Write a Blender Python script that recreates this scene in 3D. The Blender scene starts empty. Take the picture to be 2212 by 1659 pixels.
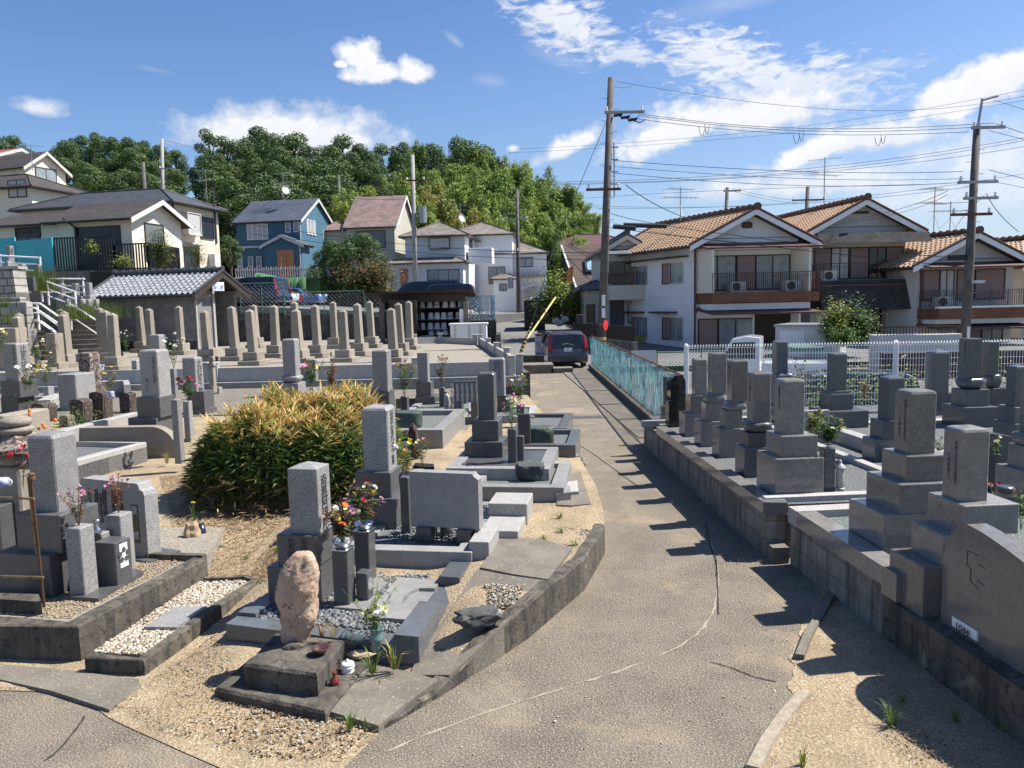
import bpy,bmesh,math,random
from mathutils import Vector,Matrix
R=math.radians
rnd=random.Random(7)
sc=bpy.context.scene
COL=sc.collection
H=2.75;PITCH=R(6.0);ROLL=R(1.3)
cam_d=bpy.data.cameras.new('camera');cam=bpy.data.objects.new('camera',cam_d);COL.objects.link(cam)
cam_d.sensor_width=36;cam_d.lens=36*770/1024;cam_d.clip_end=6000;cam_d.clip_start=0.1
M=Matrix.Rotation(R(90)-PITCH,4,'X') @ Matrix.Rotation(-ROLL,4,'Z')
cam.rotation_euler=M.to_euler();cam.location=(0,0,H)
sc.camera=cam
SUN=Vector((.71,.17,1.0)).normalized()
ELEV=math.asin(SUN.z);AZ=math.atan2(SUN.x,SUN.y)
sd=bpy.data.lights.new('sun','SUN');sd.energy=5.0;sd.angle=R(.55);sd.color=(1,.95,.87)
so=bpy.data.objects.new('sun',sd);COL.objects.link(so)
so.rotation_euler=(-SUN).to_track_quat('-Z','Y').to_euler()
sc.view_settings.view_transform='Standard';sc.view_settings.look='None'
sc.view_settings.gamma=1;sc.view_settings.exposure=0.85
F_=770*2212/1024.
ZR={0:(0,0,4032,2212),1:(0,450,1344,2212),2:(1000,700,2400,2212),3:(2200,700,4032,2212),4:(0,1400,1300,2157),5:(0,2000,1500,2212),
 6:(900,1300,2300,2212),7:(800,2000,2300,2212),8:(2500,1300,4032,2212),9:(2800,1900,4032,1818),10:(2000,0,4032,2212),11:(0,800,700,1659),
 12:(0,1300,700,1659),13:(1400,1300,2100,1659),14:(3200,1250,4032,1624),15:(1900,1150,2600,1659),16:(3000,700,4032,2140),17:(0,0,2200,2212),
 18:(0,1700,500,1659),19:(1500,1100,2000,1659),20:(2000,1700,2500,1659)}
def q(r,x,y):
    x0,y0,x1,w=ZR[r];k=(x1-x0)/w
    return ((x0+x*k)/1.82278,(y0+y*k)/1.82278)
def ray(u,v):
    x=(u-1106)/F_;y=-(v-829.5)/F_
    xr=x*math.cos(ROLL)+y*math.sin(ROLL);yr=-x*math.sin(ROLL)+y*math.cos(ROLL)
    return Vector((xr,math.cos(PITCH)+yr*math.sin(PITCH),-math.sin(PITCH)+yr*math.cos(PITCH)))
def W(u,v,z=0.,Y=None):
    d=ray(u,v);t=(Y/d.y) if Y is not None else (z-H)/d.z
    return Vector((d.x*t,d.y*t,H+d.z*t))
def Wq(r,x,y,z=0.,Y=None):return W(*q(r,x,y),z=z,Y=Y)
def ss(t):
    t=max(0.,min(1.,t));return t*t*(3-2*t)
def hL(x,y):
    t=ss((x+1.0)/.8)
    return .27*(t*ss((y-4.5)/1.9)+(1-t)*ss((y-5.3-1.5*ss((-x-2.3)/.5))/3.2))+.33*ss((-x-3.2)/2.5)*ss((y-12.7)/1.5)
def WL(u,v):
    z=.2
    for _ in range(6):
        p=W(u,v,z);z=hL(p.x,p.y)
    return W(u,v,z)
MAT={}
def nd(t,ty,**k):
    n=t.nodes.new(ty)
    for a,b in k.items():setattr(n,a,b)
    return n
def mix(t,fac,a,b,mode='MIX'):
    n=t.nodes.new('ShaderNodeMix');n.data_type='RGBA';n.blend_type=mode
    for ix,val in ((0,fac),(6,a),(7,b)):
        s=n.inputs[ix]
        if hasattr(val,'links'):t.links.new(val,s)
        elif isinstance(val,(int,float)):s.default_value=val if ix==0 else (val,val,val,1)
        else:s.default_value=(*val[:3],1)
    return n.outputs[2]
def ramp(t,src,a,b):
    n=t.nodes.new('ShaderNodeMapRange');n.inputs[1].default_value=a;n.inputs[2].default_value=b
    t.links.new(src,n.inputs[0]);return n.outputs[0]
def noise(t,co,scale,detail=3,rough=.55,dist=0):
    n=t.nodes.new('ShaderNodeTexNoise');n.inputs['Scale'].default_value=scale;n.inputs['Detail'].default_value=detail
    n.inputs['Roughness'].default_value=rough;n.inputs['Distortion'].default_value=dist
    t.links.new(co,n.inputs['Vector']);return n.outputs[0]
DK=set('granite granite_white path seam white_paint granite_dark granite_blue old_granite sand concrete old_concrete blockwall gravel gravel_grey gravel_tan gravel_green asphalt boulder mottled_stone block_light white_pebble bark'.split())
def pm(name,c,c2=None,sc1=3,speck=None,sps=120,spa=(.5,.62),speck2=None,stain=None,sts=1.2,sta=(.5,.7),rough=.8,metal=0,bump=0,bs=60,
       var=0,brick=None,vstreak=None,alpha=None,trans=0,emit=None,coat=0,lines=None,spec=None,mirror=0):
    k_=.74 if name in DK else 1;c=tuple(v_*k_ for v_ in c);c2=c2 and tuple(v_*k_ for v_ in c2)
    m=bpy.data.materials.new(name);m.use_nodes=True;t=m.node_tree
    b=t.nodes['Principled BSDF'];tc=t.nodes.new('ShaderNodeTexCoord');co=tc.outputs['Object']
    col=c
    if c2:col=mix(t,ramp(t,noise(t,co,sc1,5,.6),.35,.65),c,c2)
    if speck:
        vv=noise(t,co,sps,2,.6)
        col=mix(t,ramp(t,vv,*spa),col,speck)
    if speck2:col=mix(t,ramp(t,noise(t,co,speck2[1],3,.65),*speck2[2]),col,speck2[0])
    if stain:col=mix(t,ramp(t,noise(t,co,sts,6,.7,.3),*sta),col,stain)
    if vstreak:
        mp=t.nodes.new('ShaderNodeMapping');mp.inputs['Scale'].default_value=(7,7,.8);t.links.new(co,mp.inputs[0])
        col=mix(t,ramp(t,noise(t,mp.outputs[0],1,5,.65),.46,.66),col,vstreak)
    bh=None
    if brick:
        sx=t.nodes.new('ShaderNodeSeparateXYZ');t.links.new(co,sx.inputs[0])
        cx=t.nodes.new('ShaderNodeCombineXYZ');t.links.new(sx.outputs[brick[4] if len(brick)>4 else 0],cx.inputs[0]);t.links.new(sx.outputs[brick[5] if len(brick)>5 else 2],cx.inputs[1])
        bt=t.nodes.new('ShaderNodeTexBrick');t.links.new(cx.outputs[0],bt.inputs['Vector'])
        bt.inputs['Scale'].default_value=1;bt.inputs['Brick Width'].default_value=brick[0];bt.inputs['Row Height'].default_value=brick[1]
        bt.inputs['Mortar Size'].default_value=brick[2];bt.inputs['Mortar Smooth'].default_value=.3
        bt.inputs['Color1'].default_value=(1,1,1,1);bt.inputs['Color2'].default_value=(.72,.72,.72,1);bt.inputs['Mortar'].default_value=(*brick[3],1)
        col=mix(t,1,col,bt.outputs[0],'MULTIPLY');bh=bt.outputs[1]
    if lines:
        sx=t.nodes.new('ShaderNodeSeparateXYZ');t.links.new(co,sx.inputs[0])
        mu=nd(t,'ShaderNodeMath',operation='MULTIPLY');t.links.new(sx.outputs[lines[0]],mu.inputs[0]);mu.inputs[1].default_value=1/lines[1]
        fr=nd(t,'ShaderNodeMath',operation='FRACT');t.links.new(mu.outputs[0],fr.inputs[0])
        col=mix(t,ramp(t,fr.outputs[0],.82,.9),col,mix(t,1,col,lines[2],'MULTIPLY'))
    if var:
        oi=t.nodes.new('ShaderNodeObjectInfo')
        col=mix(t,1,col,mix(t,oi.outputs['Random'],(1-var,)*3,(1+var,)*3),'MULTIPLY')
    if hasattr(col,'links'):t.links.new(col,b.inputs['Base Color'])
    else:b.inputs['Base Color'].default_value=(*col,1)
    b.inputs['Roughness'].default_value=rough;b.inputs['Metallic'].default_value=metal
    if spec is not None:b.inputs['Specular IOR Level'].default_value=spec
    if coat:b.inputs['Coat Weight'].default_value=coat;b.inputs['Coat Roughness'].default_value=.05
    if trans:b.inputs['Transmission Weight'].default_value=trans
    if alpha is not None:b.inputs['Alpha'].default_value=alpha
    if emit:b.inputs['Emission Color'].default_value=(*emit,1);b.inputs['Emission Strength'].default_value=1
    if bump or bh:
        bn=t.nodes.new('ShaderNodeBump');bn.inputs['Strength'].default_value=bump or .4;bn.inputs['Distance'].default_value=.02
        t.links.new(noise(t,co,bs,4,.6),bn.inputs['Height']);out=bn.outputs[0]
        if bh:
            b2=t.nodes.new('ShaderNodeBump');b2.inputs['Strength'].default_value=.5;b2.inputs['Distance'].default_value=.01;b2.invert=True
            t.links.new(bh,b2.inputs['Height']);t.links.new(out,b2.inputs['Normal']);out=b2.outputs[0]
        t.links.new(out,b.inputs['Normal'])
    MAT[name]=m;return m
pm('granite',(.46,.45,.43),(.36,.355,.34),6,stain=(.25,.245,.23),sts=3.5,sta=(.58,.8),speck=(.08,.08,.085),sps=130,rough=.5,var=.14,bump=.06,bs=160)
pm('granite_white',(.62,.59,.55),(.52,.5,.47),6,speck=(.18,.18,.18),sps=110,rough=.6,var=.1,bump=.06)
pm('granite_dark',(.15,.15,.148),(.11,.112,.115),9,speck=(.055,.055,.06),sps=140,rough=.28,var=.15)
pm('granite_polished',(.24,.225,.205),(.175,.168,.158),14,speck=(.08,.075,.07),sps=190,rough=.13,var=.22)
pm('granite_blue',(.17,.18,.19),(.13,.14,.152),8,speck=(.07,.075,.085),sps=150,rough=.2,var=.15)
pm('black_granite',(.02,.022,.024),(.012,.014,.015),10,rough=.06)
pm('old_granite',(.44,.385,.305),(.34,.3,.24),3,speck=(.2,.18,.15),sps=60,stain=(.2,.175,.14),sts=2.2,sta=(.5,.75),rough=.9,var=.14,bump=.25,bs=70)
pm('mottled_stone',(.4,.33,.28),(.3,.24,.2),4,speck=(.07,.05,.045),sps=16,spa=(.48,.56),rough=.95,bump=.3,bs=50)
pm('brown_stone',(.085,.058,.05),(.05,.036,.034),5,speck=(.22,.19,.16),sps=14,spa=(.6,.66),rough=.95,bump=.4,bs=40)
pm('boulder',(.62,.45,.33),(.44,.3,.21),5,speck=(.13,.07,.05),sps=26,spa=(.62,.68),stain=(.3,.19,.13),sts=7,sta=(.55,.7),rough=.85,bump=1,bs=14)
pm('path',(.28,.235,.175),(.172,.144,.108),1.7,speck=(.44,.38,.3),sps=85,spa=(.53,.66),speck2=((.05,.043,.035),115,(.55,.65)),stain=(.42,.33,.21),sts=.6,sta=(.54,.78),rough=.93,bump=1,bs=55)
pm('concrete',(.26,.23,.182),(.18,.158,.126),3,speck=(.12,.105,.085),sps=75,spa=(.52,.7),speck2=((.42,.37,.3),55,(.6,.7)),stain=(.1,.09,.075),sts=2.2,sta=(.55,.72),rough=.92,bump=.3,bs=70)
pm('old_concrete',(.2,.172,.132),(.1,.088,.07),4,speck2=((.035,.03,.026),14,(.52,.66)),speck=(.07,.064,.055),sps=110,spa=(.5,.75),stain=(.27,.23,.165),sts=3,sta=(.58,.7),rough=.95,bump=.5,bs=45,vstreak=(.035,.032,.028))
pm('blockwall',(.4,.37,.32),(.3,.28,.24),4,stain=(.13,.12,.1),sts=2.4,sta=(.54,.76),rough=.92,bump=.4,bs=60,brick=(.4,.2,.007,(.55,.53,.5)),vstreak=(.09,.082,.07))
pm('blockwall_dark',(.12,.115,.11),(.08,.078,.075),4,rough=.92,bump=.3,bs=40,brick=(.4,.2,.012,(.5,.5,.5)),vstreak=(.03,.03,.03))
pm('sand',(.5,.39,.245),(.33,.25,.155),2.2,speck=(.2,.145,.09),sps=42,spa=(.54,.64),speck2=((.66,.55,.38),70,(.56,.66)),stain=(.25,.195,.13),sts=1.1,sta=(.5,.78),rough=.97,bump=1,bs=45)
pm('gravel',(.33,.32,.3),(.22,.215,.205),25,speck=(.09,.09,.09),sps=45,spa=(.48,.6),rough=.95,bump=1,bs=40)
pm('gravel_grey',(.27,.28,.28),(.15,.16,.165),30,speck=(.05,.055,.06),sps=50,spa=(.48,.58),rough=.9,bump=1,bs=45)
pm('gravel_tan',(.46,.4,.31),(.34,.3,.24),18,speck=(.14,.13,.11),sps=30,spa=(.5,.62),stain=(.25,.24,.22),sts=.5,rough=.95,bump=1,bs=26)
pm('gravel_green',(.27,.3,.26),(.17,.2,.185),30,speck=(.06,.07,.065),sps=55,spa=(.5,.6),rough=.9,bump=1,bs=50)
pm('asphalt',(.19,.185,.18),(.15,.147,.143),.6,speck=(.24,.235,.22),sps=40,stain=(.11,.108,.105),sts=.3,rough=.9,bump=.2,bs=60)
pm('soil',(.17,.15,.09),(.1,.11,.05),.4,rough=1)
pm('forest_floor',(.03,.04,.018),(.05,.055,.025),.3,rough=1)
pm('letter',(.025,.025,.028),rough=.6)
pm('letter_faint',(.09,.09,.092),rough=.7)
pm('block_light',(.36,.355,.34),(.3,.295,.285),1.2,stain=(.2,.19,.18),sts=1.5,rough=.92,bump=.2,brick=(.4,.2,.008,(.7,.69,.67)))
pm('letter_white',(.62,.63,.62),rough=.6)
pm('white_paint',(.8,.8,.78),(.7,.7,.69),3,rough=.35)
pm('white_bright',(.82,.82,.82),rough=.4)
pm('steel',(.6,.6,.6),rough=.25,metal=1)
pm('galv',(.38,.39,.39),(.3,.3,.3),8,rough=.45,metal=.6)
pm('rust',(.16,.075,.04),(.08,.045,.03),12,rough=.9,bump=.3)
pm('brass_pipe',(.3,.22,.1),(.12,.08,.05),9,rough=.5,metal=.5)
pm('dark_metal',(.03,.028,.027),rough=.45)
pm('black',(.012,.012,.014),rough=.5)
pm('rubber',(.02,.02,.02),rough=.8)
pm('green_fence',(.09,.2,.14),rough=.5)
pm('teal_net',(.2,.5,.5),(.36,.66,.64),3,rough=.6)
pm('pole',(.14,.125,.115),(.085,.075,.07),3,rough=.85,bump=.2)
pm('pole_light',(.36,.35,.33),(.28,.27,.26),3,rough=.85)
pm('wire',(.04,.045,.055),rough=.6)
pm('wire_light',(.22,.25,.3),rough=.6)
pm('yellow',(.5,.38,.08),rough=.5)
pm('plaster_white',(.84,.84,.83),(.76,.76,.75),.7,rough=.9,vstreak=(.77,.77,.76))
pm('plaster_grey',(.62,.6,.56),(.53,.51,.48),.8,rough=.9,vstreak=(.52,.5,.48))
pm('cream_siding',(.74,.64,.52),(.68,.59,.48),.8,rough=.85,brick=(2.7,.45,.008,(.75,.72,.7)))
pm('cream_wall',(.78,.71,.58),(.72,.65,.53),.7,rough=.85)
pm('blue_wall',(.055,.145,.21),(.048,.128,.19),.6,rough=.8)
pm('olive_wall',(.46,.45,.36),(.4,.39,.31),.7,rough=.85,lines=(2,.3,.8))
pm('grey_siding',(.68,.69,.7),(.58,.59,.6),.7,rough=.85,lines=(2,.3,.8))
pm('beige_wall',(.6,.54,.44),(.53,.48,.39),.8,rough=.88)
pm('slate',(.075,.078,.09),(.05,.053,.062),2,rough=.6,brick=(.45,.22,.012,(.35,.35,.35),0,1))
pm('slate_brown',(.075,.062,.055),(.05,.042,.038),2,rough=.75,brick=(.45,.22,.012,(.4,.4,.4),0,1))
pm('slate_blue',(.1,.115,.15),(.075,.088,.12),2,rough=.55,brick=(.45,.22,.012,(.4,.4,.4),0,1))
pm('slate_pink',(.3,.2,.18),(.22,.155,.14),1.2,rough=.75,stain=(.16,.13,.12),brick=(.45,.22,.012,(.55,.55,.55),0,1))
pm('slate_worn',(.17,.145,.125),(.26,.23,.2),1.4,rough=.8,stain=(.08,.075,.07),sts=.8,brick=(.45,.22,.012,(.55,.55,.55),0,1))
pm('tile_silver',(.33,.34,.36),(.22,.23,.25),3,rough=.3,spec=.8)
pm('tile_dark',(.05,.052,.058),rough=.4)
pm('tile_orange',(.56,.37,.22),(.44,.28,.165),2.2,rough=.6,stain=(.24,.13,.08),sts=1.5,sta=(.55,.75))
pm('tile_brown',(.11,.055,.035),rough=.6)
pm('tile_grey',(.16,.165,.18),(.1,.105,.115),2,rough=.5)
pm('red_roof',(.3,.06,.05),rough=.6)
pm('brown_trim',(.1,.045,.04),rough=.5)
pm('maroon_roof',(.12,.05,.045),(.08,.035,.035),3,rough=.6)
pm('brick_brown',(.28,.12,.06),(.2,.085,.045),2,rough=.8,brick=(.22,.07,.008,(.5,.45,.4)))
pm('shingle_dark',(.05,.05,.052),(.03,.03,.032),2.5,rough=.9,stain=(.09,.085,.08),brick=(.35,.18,.01,(.4,.4,.4)))
pm('shutter',(.3,.19,.18),(.26,.165,.16),2,rough=.5,lines=(2,.06,.6))
pm('shutter_dark',(.012,.016,.03),rough=.4,lines=(2,.06,.6))
pm('shutter_grey',(.16,.17,.18),rough=.4,lines=(2,.06,.6))
pm('wood_dark',(.045,.03,.022),(.028,.02,.015),5,rough=.8)
pm('wood_door',(.45,.2,.1),(.38,.16,.08),4,rough=.5)
pm('window_frame',(.035,.03,.028),rough=.4)
pm('alu',(.45,.45,.45),rough=.35,metal=.5)
pm('glass_dark',(.02,.025,.03),rough=.06)
pm('curtain',(.3,.33,.35),(.2,.23,.25),3,rough=.12)
pm('curtain_white',(.5,.5,.5),(.38,.37,.36),6,rough=.2)
pm('clear_glass',(.85,.95,.92),rough=.02,trans=.92)
pm('car_purple',(.055,.045,.06),rough=.25,coat=1)
pm('car_navy',(.015,.02,.05),rough=.2,coat=1)
pm('car_red',(.45,.02,.02),rough=.25,coat=1)
pm('car_silver',(.5,.52,.54),rough=.25,coat=1)
pm('car_white',(.8,.8,.8),rough=.3,coat=1)
pm('car_blue',(.04,.12,.3),rough=.25,coat=1)
pm('lamp_red',(.3,.008,.01),rough=.15,coat=1)
pm('lamp_clear',(.8,.8,.78),rough=.1,coat=1)
pm('sign_white',(.8,.8,.8),rough=.4)
pm('sign_red',(.6,.03,.03),rough=.4)
pm('sign_blue',(.03,.12,.45),rough=.4)
pm('tarp_green',(.06,.17,.07),(.05,.13,.055),2,rough=.7,bump=.6,bs=3)
pm('bucket_grey',(.6,.6,.57),(.52,.52,.5),3,rough=.5,var=.15)
pm('bucket_blue',(.25,.42,.42),rough=.5)
pm('teal_panel',(.06,.42,.47),(.05,.37,.42),1,rough=.6)
pm('orange_cloth',(.75,.25,.04),rough=.7)
pm('stone_wall',(.42,.4,.36),(.33,.31,.28),3,rough=.9,bump=.6,bs=14,brick=(.42,.3,.03,(.3,.3,.3)))
for n_,a_,b_ in (('leaf_dark',(.035,.065,.02),(.055,.1,.028)),('leaf_mid',(.075,.135,.03),(.1,.17,.04)),('leaf_light',(.12,.2,.04),(.16,.24,.05)),
                   ('bamboo_leaf',(.26,.36,.07),(.38,.46,.12)),('bamboo_dark',(.1,.18,.04),(.15,.24,.055)),('leaf_tan',(.5,.3,.09),(.62,.44,.17)),('leaf_yellow',(.3,.34,.06),(.42,.42,.09)),
                   ('straw',(.4,.28,.14),(.52,.39,.22)),('dry_brown',(.16,.075,.035),(.24,.12,.05)),('leaf_brown',(.18,.12,.06),(.26,.17,.08))):
    m_=pm(n_,a_,b_,4,rough=.6)
    t_=m_.node_tree;bs_=t_.nodes['Principled BSDF'];out_=t_.nodes['Material Output']
    tr_=t_.nodes.new('ShaderNodeBsdfTranslucent');mx_=t_.nodes.new('ShaderNodeMixShader');mx_.inputs[0].default_value=.28
    t_.links.new(bs_.inputs['Base Color'].links[0].from_socket,tr_.inputs[0]);t_.links.new(bs_.outputs[0],mx_.inputs[1]);t_.links.new(tr_.outputs[0],mx_.inputs[2]);t_.links.new(mx_.outputs[0],out_.inputs[0])
for n_,c_ in (('petal_white',(.75,.75,.68)),('petal_yellow',(.75,.55,.06)),('petal_pink',(.62,.22,.4)),('petal_red',(.42,.02,.05)),('petal_purple',(.22,.1,.42)),
               ('petal_orange',(.8,.2,.03)),('petal_cream',(.75,.7,.35)),('petal_dry',(.4,.2,.12)),('petal_dustypink',(.5,.28,.28))):
    pm(n_,c_,rough=.7)
pm('bark',(.12,.095,.075),(.07,.055,.045),4,rough=.95,bump=.5,bs=12)
pm('river_pebble',(.14,.15,.15),(.07,.075,.08),30,rough=.55)
pm('pebble_mid',(.3,.3,.29),rough=.7)
pm('white_pebble',(.68,.63,.54),(.55,.47,.37),40,rough=.8)
pm('ceramic_white',(.8,.8,.8),rough=.2)
pm('ceramic_red',(.16,.02,.015),rough=.12,coat=1)
pm('ceramic_brown',(.07,.03,.03),rough=.3)
pm('ceramic_blue',(.75,.78,.82),(.04,.08,.4),25,rough=.15)
pm('rock_dark',(.08,.085,.08),(.04,.045,.042),5,speck=(.3,.3,.27),sps=9,spa=(.64,.7),rough=.8,bump=.8,bs=9)
pm('rock_green',(.075,.1,.085),(.04,.055,.048),4,rough=.5,bump=.5,bs=8)
pm('rock_tan',(.42,.32,.2),(.3,.22,.14),6,rough=.9,bump=.6,bs=14)
class MB:
    def __init__(s):s.v=[];s.f=[];s.mi=[];s.M=None;s.k=0
    def add(s,vs,fs,k=None):
        o=len(s.v)
        if s.M is not None:vs=[tuple(s.M @ Vector(p)) for p in vs]
        s.v+=[tuple(p) for p in vs];s.f+=[tuple(i+o for i in f) for f in fs];s.mi+=[s.k if k is None else k]*len(fs);return s
    def box(s,x0,y0,z0,x1,y1,z1,k=None):
        return s.add([(x0,y0,z0),(x1,y0,z0),(x1,y1,z0),(x0,y1,z0),(x0,y0,z1),(x1,y0,z1),(x1,y1,z1),(x0,y1,z1)],
                     [(0,3,2,1),(4,5,6,7),(0,1,5,4),(1,2,6,5),(2,3,7,6),(3,0,4,7)],k)
    def cbox(s,cx,cy,z0,sx,sy,z1,c=.012,ct=None,k=None,dome=0,tap=1.0):
        ct=c if ct is None else ct
        def ring(hx,hy,cc,z):return [(cx-hx+cc,cy-hy,z),(cx+hx-cc,cy-hy,z),(cx+hx,cy-hy+cc,z),(cx+hx,cy+hy-cc,z),(cx+hx-cc,cy+hy,z),(cx-hx+cc,cy+hy,z),(cx-hx,cy+hy-cc,z),(cx-hx,cy-hy+cc,z)]
        hx,hy=sx/2,sy/2;hx2,hy2=hx*tap,hy*tap
        vs=ring(hx,hy,c,z0)+ring(hx2,hy2,c,z1-ct)+ring(hx2-ct*.35,hy2-ct*.35,c,z1-ct*.35)+ring(hx2-ct,hy2-ct,c,z1)
        fs=[tuple(reversed(range(8)))]
        for r in range(3):
            for i in range(8):fs.append((r*8+i,r*8+(i+1)% 8,(r+1)*8+(i+1)% 8,(r+1)*8+i))
        if dome:
            vs.append((cx,cy,z1+dome));fs+=[(24+i,24+(i+1)% 8,32) for i in range(8)]
        else:fs.append(tuple(range(24,32)))
        return s.add(vs,fs,k)
    def prism(s,poly,z0,z1,k=None):
        a=sum(poly[i][0]*poly[(i+1)% len(poly)][1]-poly[(i+1)% len(poly)][0]*poly[i][1] for i in range(len(poly)))
        if a<0:poly=poly[::-1]
        n=len(poly)
        return s.add([(p[0],p[1],z0) for p in poly]+[(p[0],p[1],z1) for p in poly],
                     [tuple(reversed(range(n))),tuple(range(n,2*n))]+[(i,(i+1)% n,n+(i+1)% n,n+i) for i in range(n)],k)
    def extr(s,prof,a,b,axis='y',k=None):
        n=len(prof)
        P=(lambda p,t:(p[0],t,p[1])) if axis=='y' else (lambda p,t:(t,p[0],p[1]))
        ar=sum(prof[i][0]*prof[(i+1)% n][1]-prof[(i+1)% n][0]*prof[i][1] for i in range(n))
        if (ar<0)==(axis=='y'):prof=prof[::-1]
        return s.add([P(p,a) for p in prof]+[P(p,b) for p in prof],
                     [tuple(range(n)),tuple(reversed(range(n,2*n)))]+[(i,n+i,n+(i+1)% n,(i+1)% n) for i in range(n)],k)
    def tube(s,pts,r,n=6,k=None,cap=True):
        pts=[Vector(p) for p in pts];m=len(pts)
        rs=r if isinstance(r,(list,tuple)) else [r]*m
        vs=[];fs=[]
        for i,p in enumerate(pts):
            d=(pts[min(i+1,m-1)]-pts[max(i-1,0)]).normalized()
            a=d.cross(Vector((0,0,1)));a=a.normalized() if a.length>1e-3 else Vector((1,0,0))
            b=a.cross(d)
            for j in range(n):
                t=2*math.pi*j/n+math.pi/n;vs.append(p+(a*math.cos(t)+b*math.sin(t))*rs[i])
        for i in range(m-1):
            for j in range(n):fs.append((i*n+j,(i+1)*n+j,(i+1)*n+(j+1)% n,i*n+(j+1)% n))
        if cap:fs+=[tuple(range(n)),tuple(reversed(range((m-1)*n,m*n)))]
        return s.add(vs,fs,k)
    def lathe(s,cx,cy,prof,n=16,k=None,sq=0):
        vs=[];fs=[]
        for r,z in prof:
            for j in range(n):
                t=2*math.pi*(j+.5)/n;c,d=math.cos(t),math.sin(t)
                if sq:
                    m=(abs(c)**(2+sq*8)+abs(d)**(2+sq*8))**(-1/(2+sq*8));c*=m;d*=m
                vs.append((cx+r*c,cy+r*d,z))
        for i in range(len(prof)-1):
            for j in range(n):fs.append((i*n+j,i*n+(j+1)% n,(i+1)*n+(j+1)% n,(i+1)*n+j))
        fs+=[tuple(reversed(range(n))),tuple(range((len(prof)-1)*n,len(prof)*n))]
        return s.add(vs,fs,k)
    def quad(s,a,b,c,d,k=None):return s.add([a,b,c,d],[(0,1,2,3)],k)
    def build(s,name,mats,parent=None,smooth=False,local=False,loc=None,rotz=0):
        me=bpy.data.meshes.new(name)
        vs=s.v
        if parent is not None and not local:
            inv=parent.matrix_basis.inverted()
            if parent.parent is not None:inv=(parent.parent.matrix_basis @ parent.matrix_basis).inverted()
            vs=[tuple(inv @ Vector(p)) for p in vs]
        me.from_pydata(vs,[],s.f)
        for m in (mats if isinstance(mats,(list,tuple)) else [mats]):me.materials.append(MAT[m])
        if any(s.mi):me.polygons.foreach_set('material_index',s.mi)
        if smooth:me.polygons.foreach_set('use_smooth',[True]*len(me.polygons))
        me.update()
        o=bpy.data.objects.new(name,me);COL.objects.link(o)
        if parent is not None:o.parent=parent
        if loc is not None:o.location=loc
        if rotz:o.rotation_euler[2]=rotz
        return o
def tag(o,label,cat=None,group=None,kind=None):
    if label:o['label']=label
    if cat:o['category']=cat
    if group:o['group']=group
    if kind:o['kind']=kind
    return o
def empty(name,loc,rotz=0,label=None,cat=None,group=None,parent=None):
    e=bpy.data.objects.new(name,None);COL.objects.link(e);e.location=loc;e.rotation_euler[2]=rotz;e.empty_display_size=.1
    e.parent=parent
    bpy_upd=Matrix.Translation(loc) @ Matrix.Rotation(rotz,4,'Z');e.matrix_basis=bpy_upd
    return tag(e,label,cat,group)
def dup(root,loc=None,rotz=None,scale=None,label=None,group=None):
    r=root.copy();COL.objects.link(r)
    if loc is not None:r.location=loc
    if rotz is not None:r.rotation_euler[2]=rotz
    if scale is not None:r.scale=scale if isinstance(scale,(tuple,list)) else (scale,)*3
    if label:r['label']=label
    if group:r['group']=group
    for ch in list(root.children):
        c=ch.copy();COL.objects.link(c);c.parent=r
        for g in list(ch.children):
            d=g.copy();COL.objects.link(d);d.parent=c
    return r
def text(s,parent,loc,face,size,mat='letter',wx=1.0,line=.78,name='inscription',ext=.0015,tilt=None):
    """vertical text: one character per line; face = angle about z of the outward normal"""
    cu=bpy.data.curves.new(name,'FONT');cu.body=s;cu.size=size;cu.align_x='CENTER';cu.align_y='TOP'
    cu.space_line=line;cu.extrude=ext;cu.resolution_u=2;cu.materials.append(MAT[mat])
    o=bpy.data.objects.new(name,cu);COL.objects.link(o)
    o.parent=parent
    wm=Matrix.Translation(loc) @ Matrix.Rotation(face+R(90),4,'Z') @ Matrix.Rotation(R(90) if tilt is None else tilt,4,'X') @ Matrix.Diagonal((wx,1,1,1))
    if parent is not None:
        pm_=parent.matrix_basis if parent.parent is None else parent.parent.matrix_basis @ parent.matrix_basis
        wm=pm_.inverted() @ wm
    o.matrix_basis=wm
    return o
V=lambda s:'\n'.join(s)
w=bpy.data.worlds.new('World');sc.world=w;w.use_nodes=True;t=w.node_tree
bg=t.nodes['Background'];sky=t.nodes.new('ShaderNodeTexSky');sky.sky_type='NISHITA';sky.sun_disc=False
sky.sun_elevation=ELEV;sky.sun_rotation=AZ;sky.air_density=1.0;sky.dust_density=.6;sky.ozone_density=2.0
hs=t.nodes.new('ShaderNodeHueSaturation');hs.inputs['Saturation'].default_value=1.15;t.links.new(sky.outputs[0],hs.inputs['Color'])
t.links.new(mix(t,1,hs.outputs[0],(.95,.98,1.12),'MULTIPLY'),bg.inputs[0]);bg.inputs[1].default_value=.075
tc=t.nodes.new('ShaderNodeTexCoord');sx=t.nodes.new('ShaderNodeSeparateXYZ');t.links.new(tc.outputs['Generated'],sx.inputs[0])
def mth(op,a,b=None,c=None,clamp=False):
    n=t.nodes.new('ShaderNodeMath');n.operation=op;n.use_clamp=clamp
    for i,v_ in enumerate((a,b,c)):
        if v_ is None:continue
        if hasattr(v_,'links'):t.links.new(v_,n.inputs[i])
        else:n.inputs[i].default_value=v_
    return n.outputs[0]
az=mth('ARCTAN2',sx.outputs[0],sx.outputs[1]);el=mth('ARCSINE',sx.outputs[2])
cxy=t.nodes.new('ShaderNodeCombineXYZ');t.links.new(az,cxy.inputs[0]);t.links.new(el,cxy.inputs[1])
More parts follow.
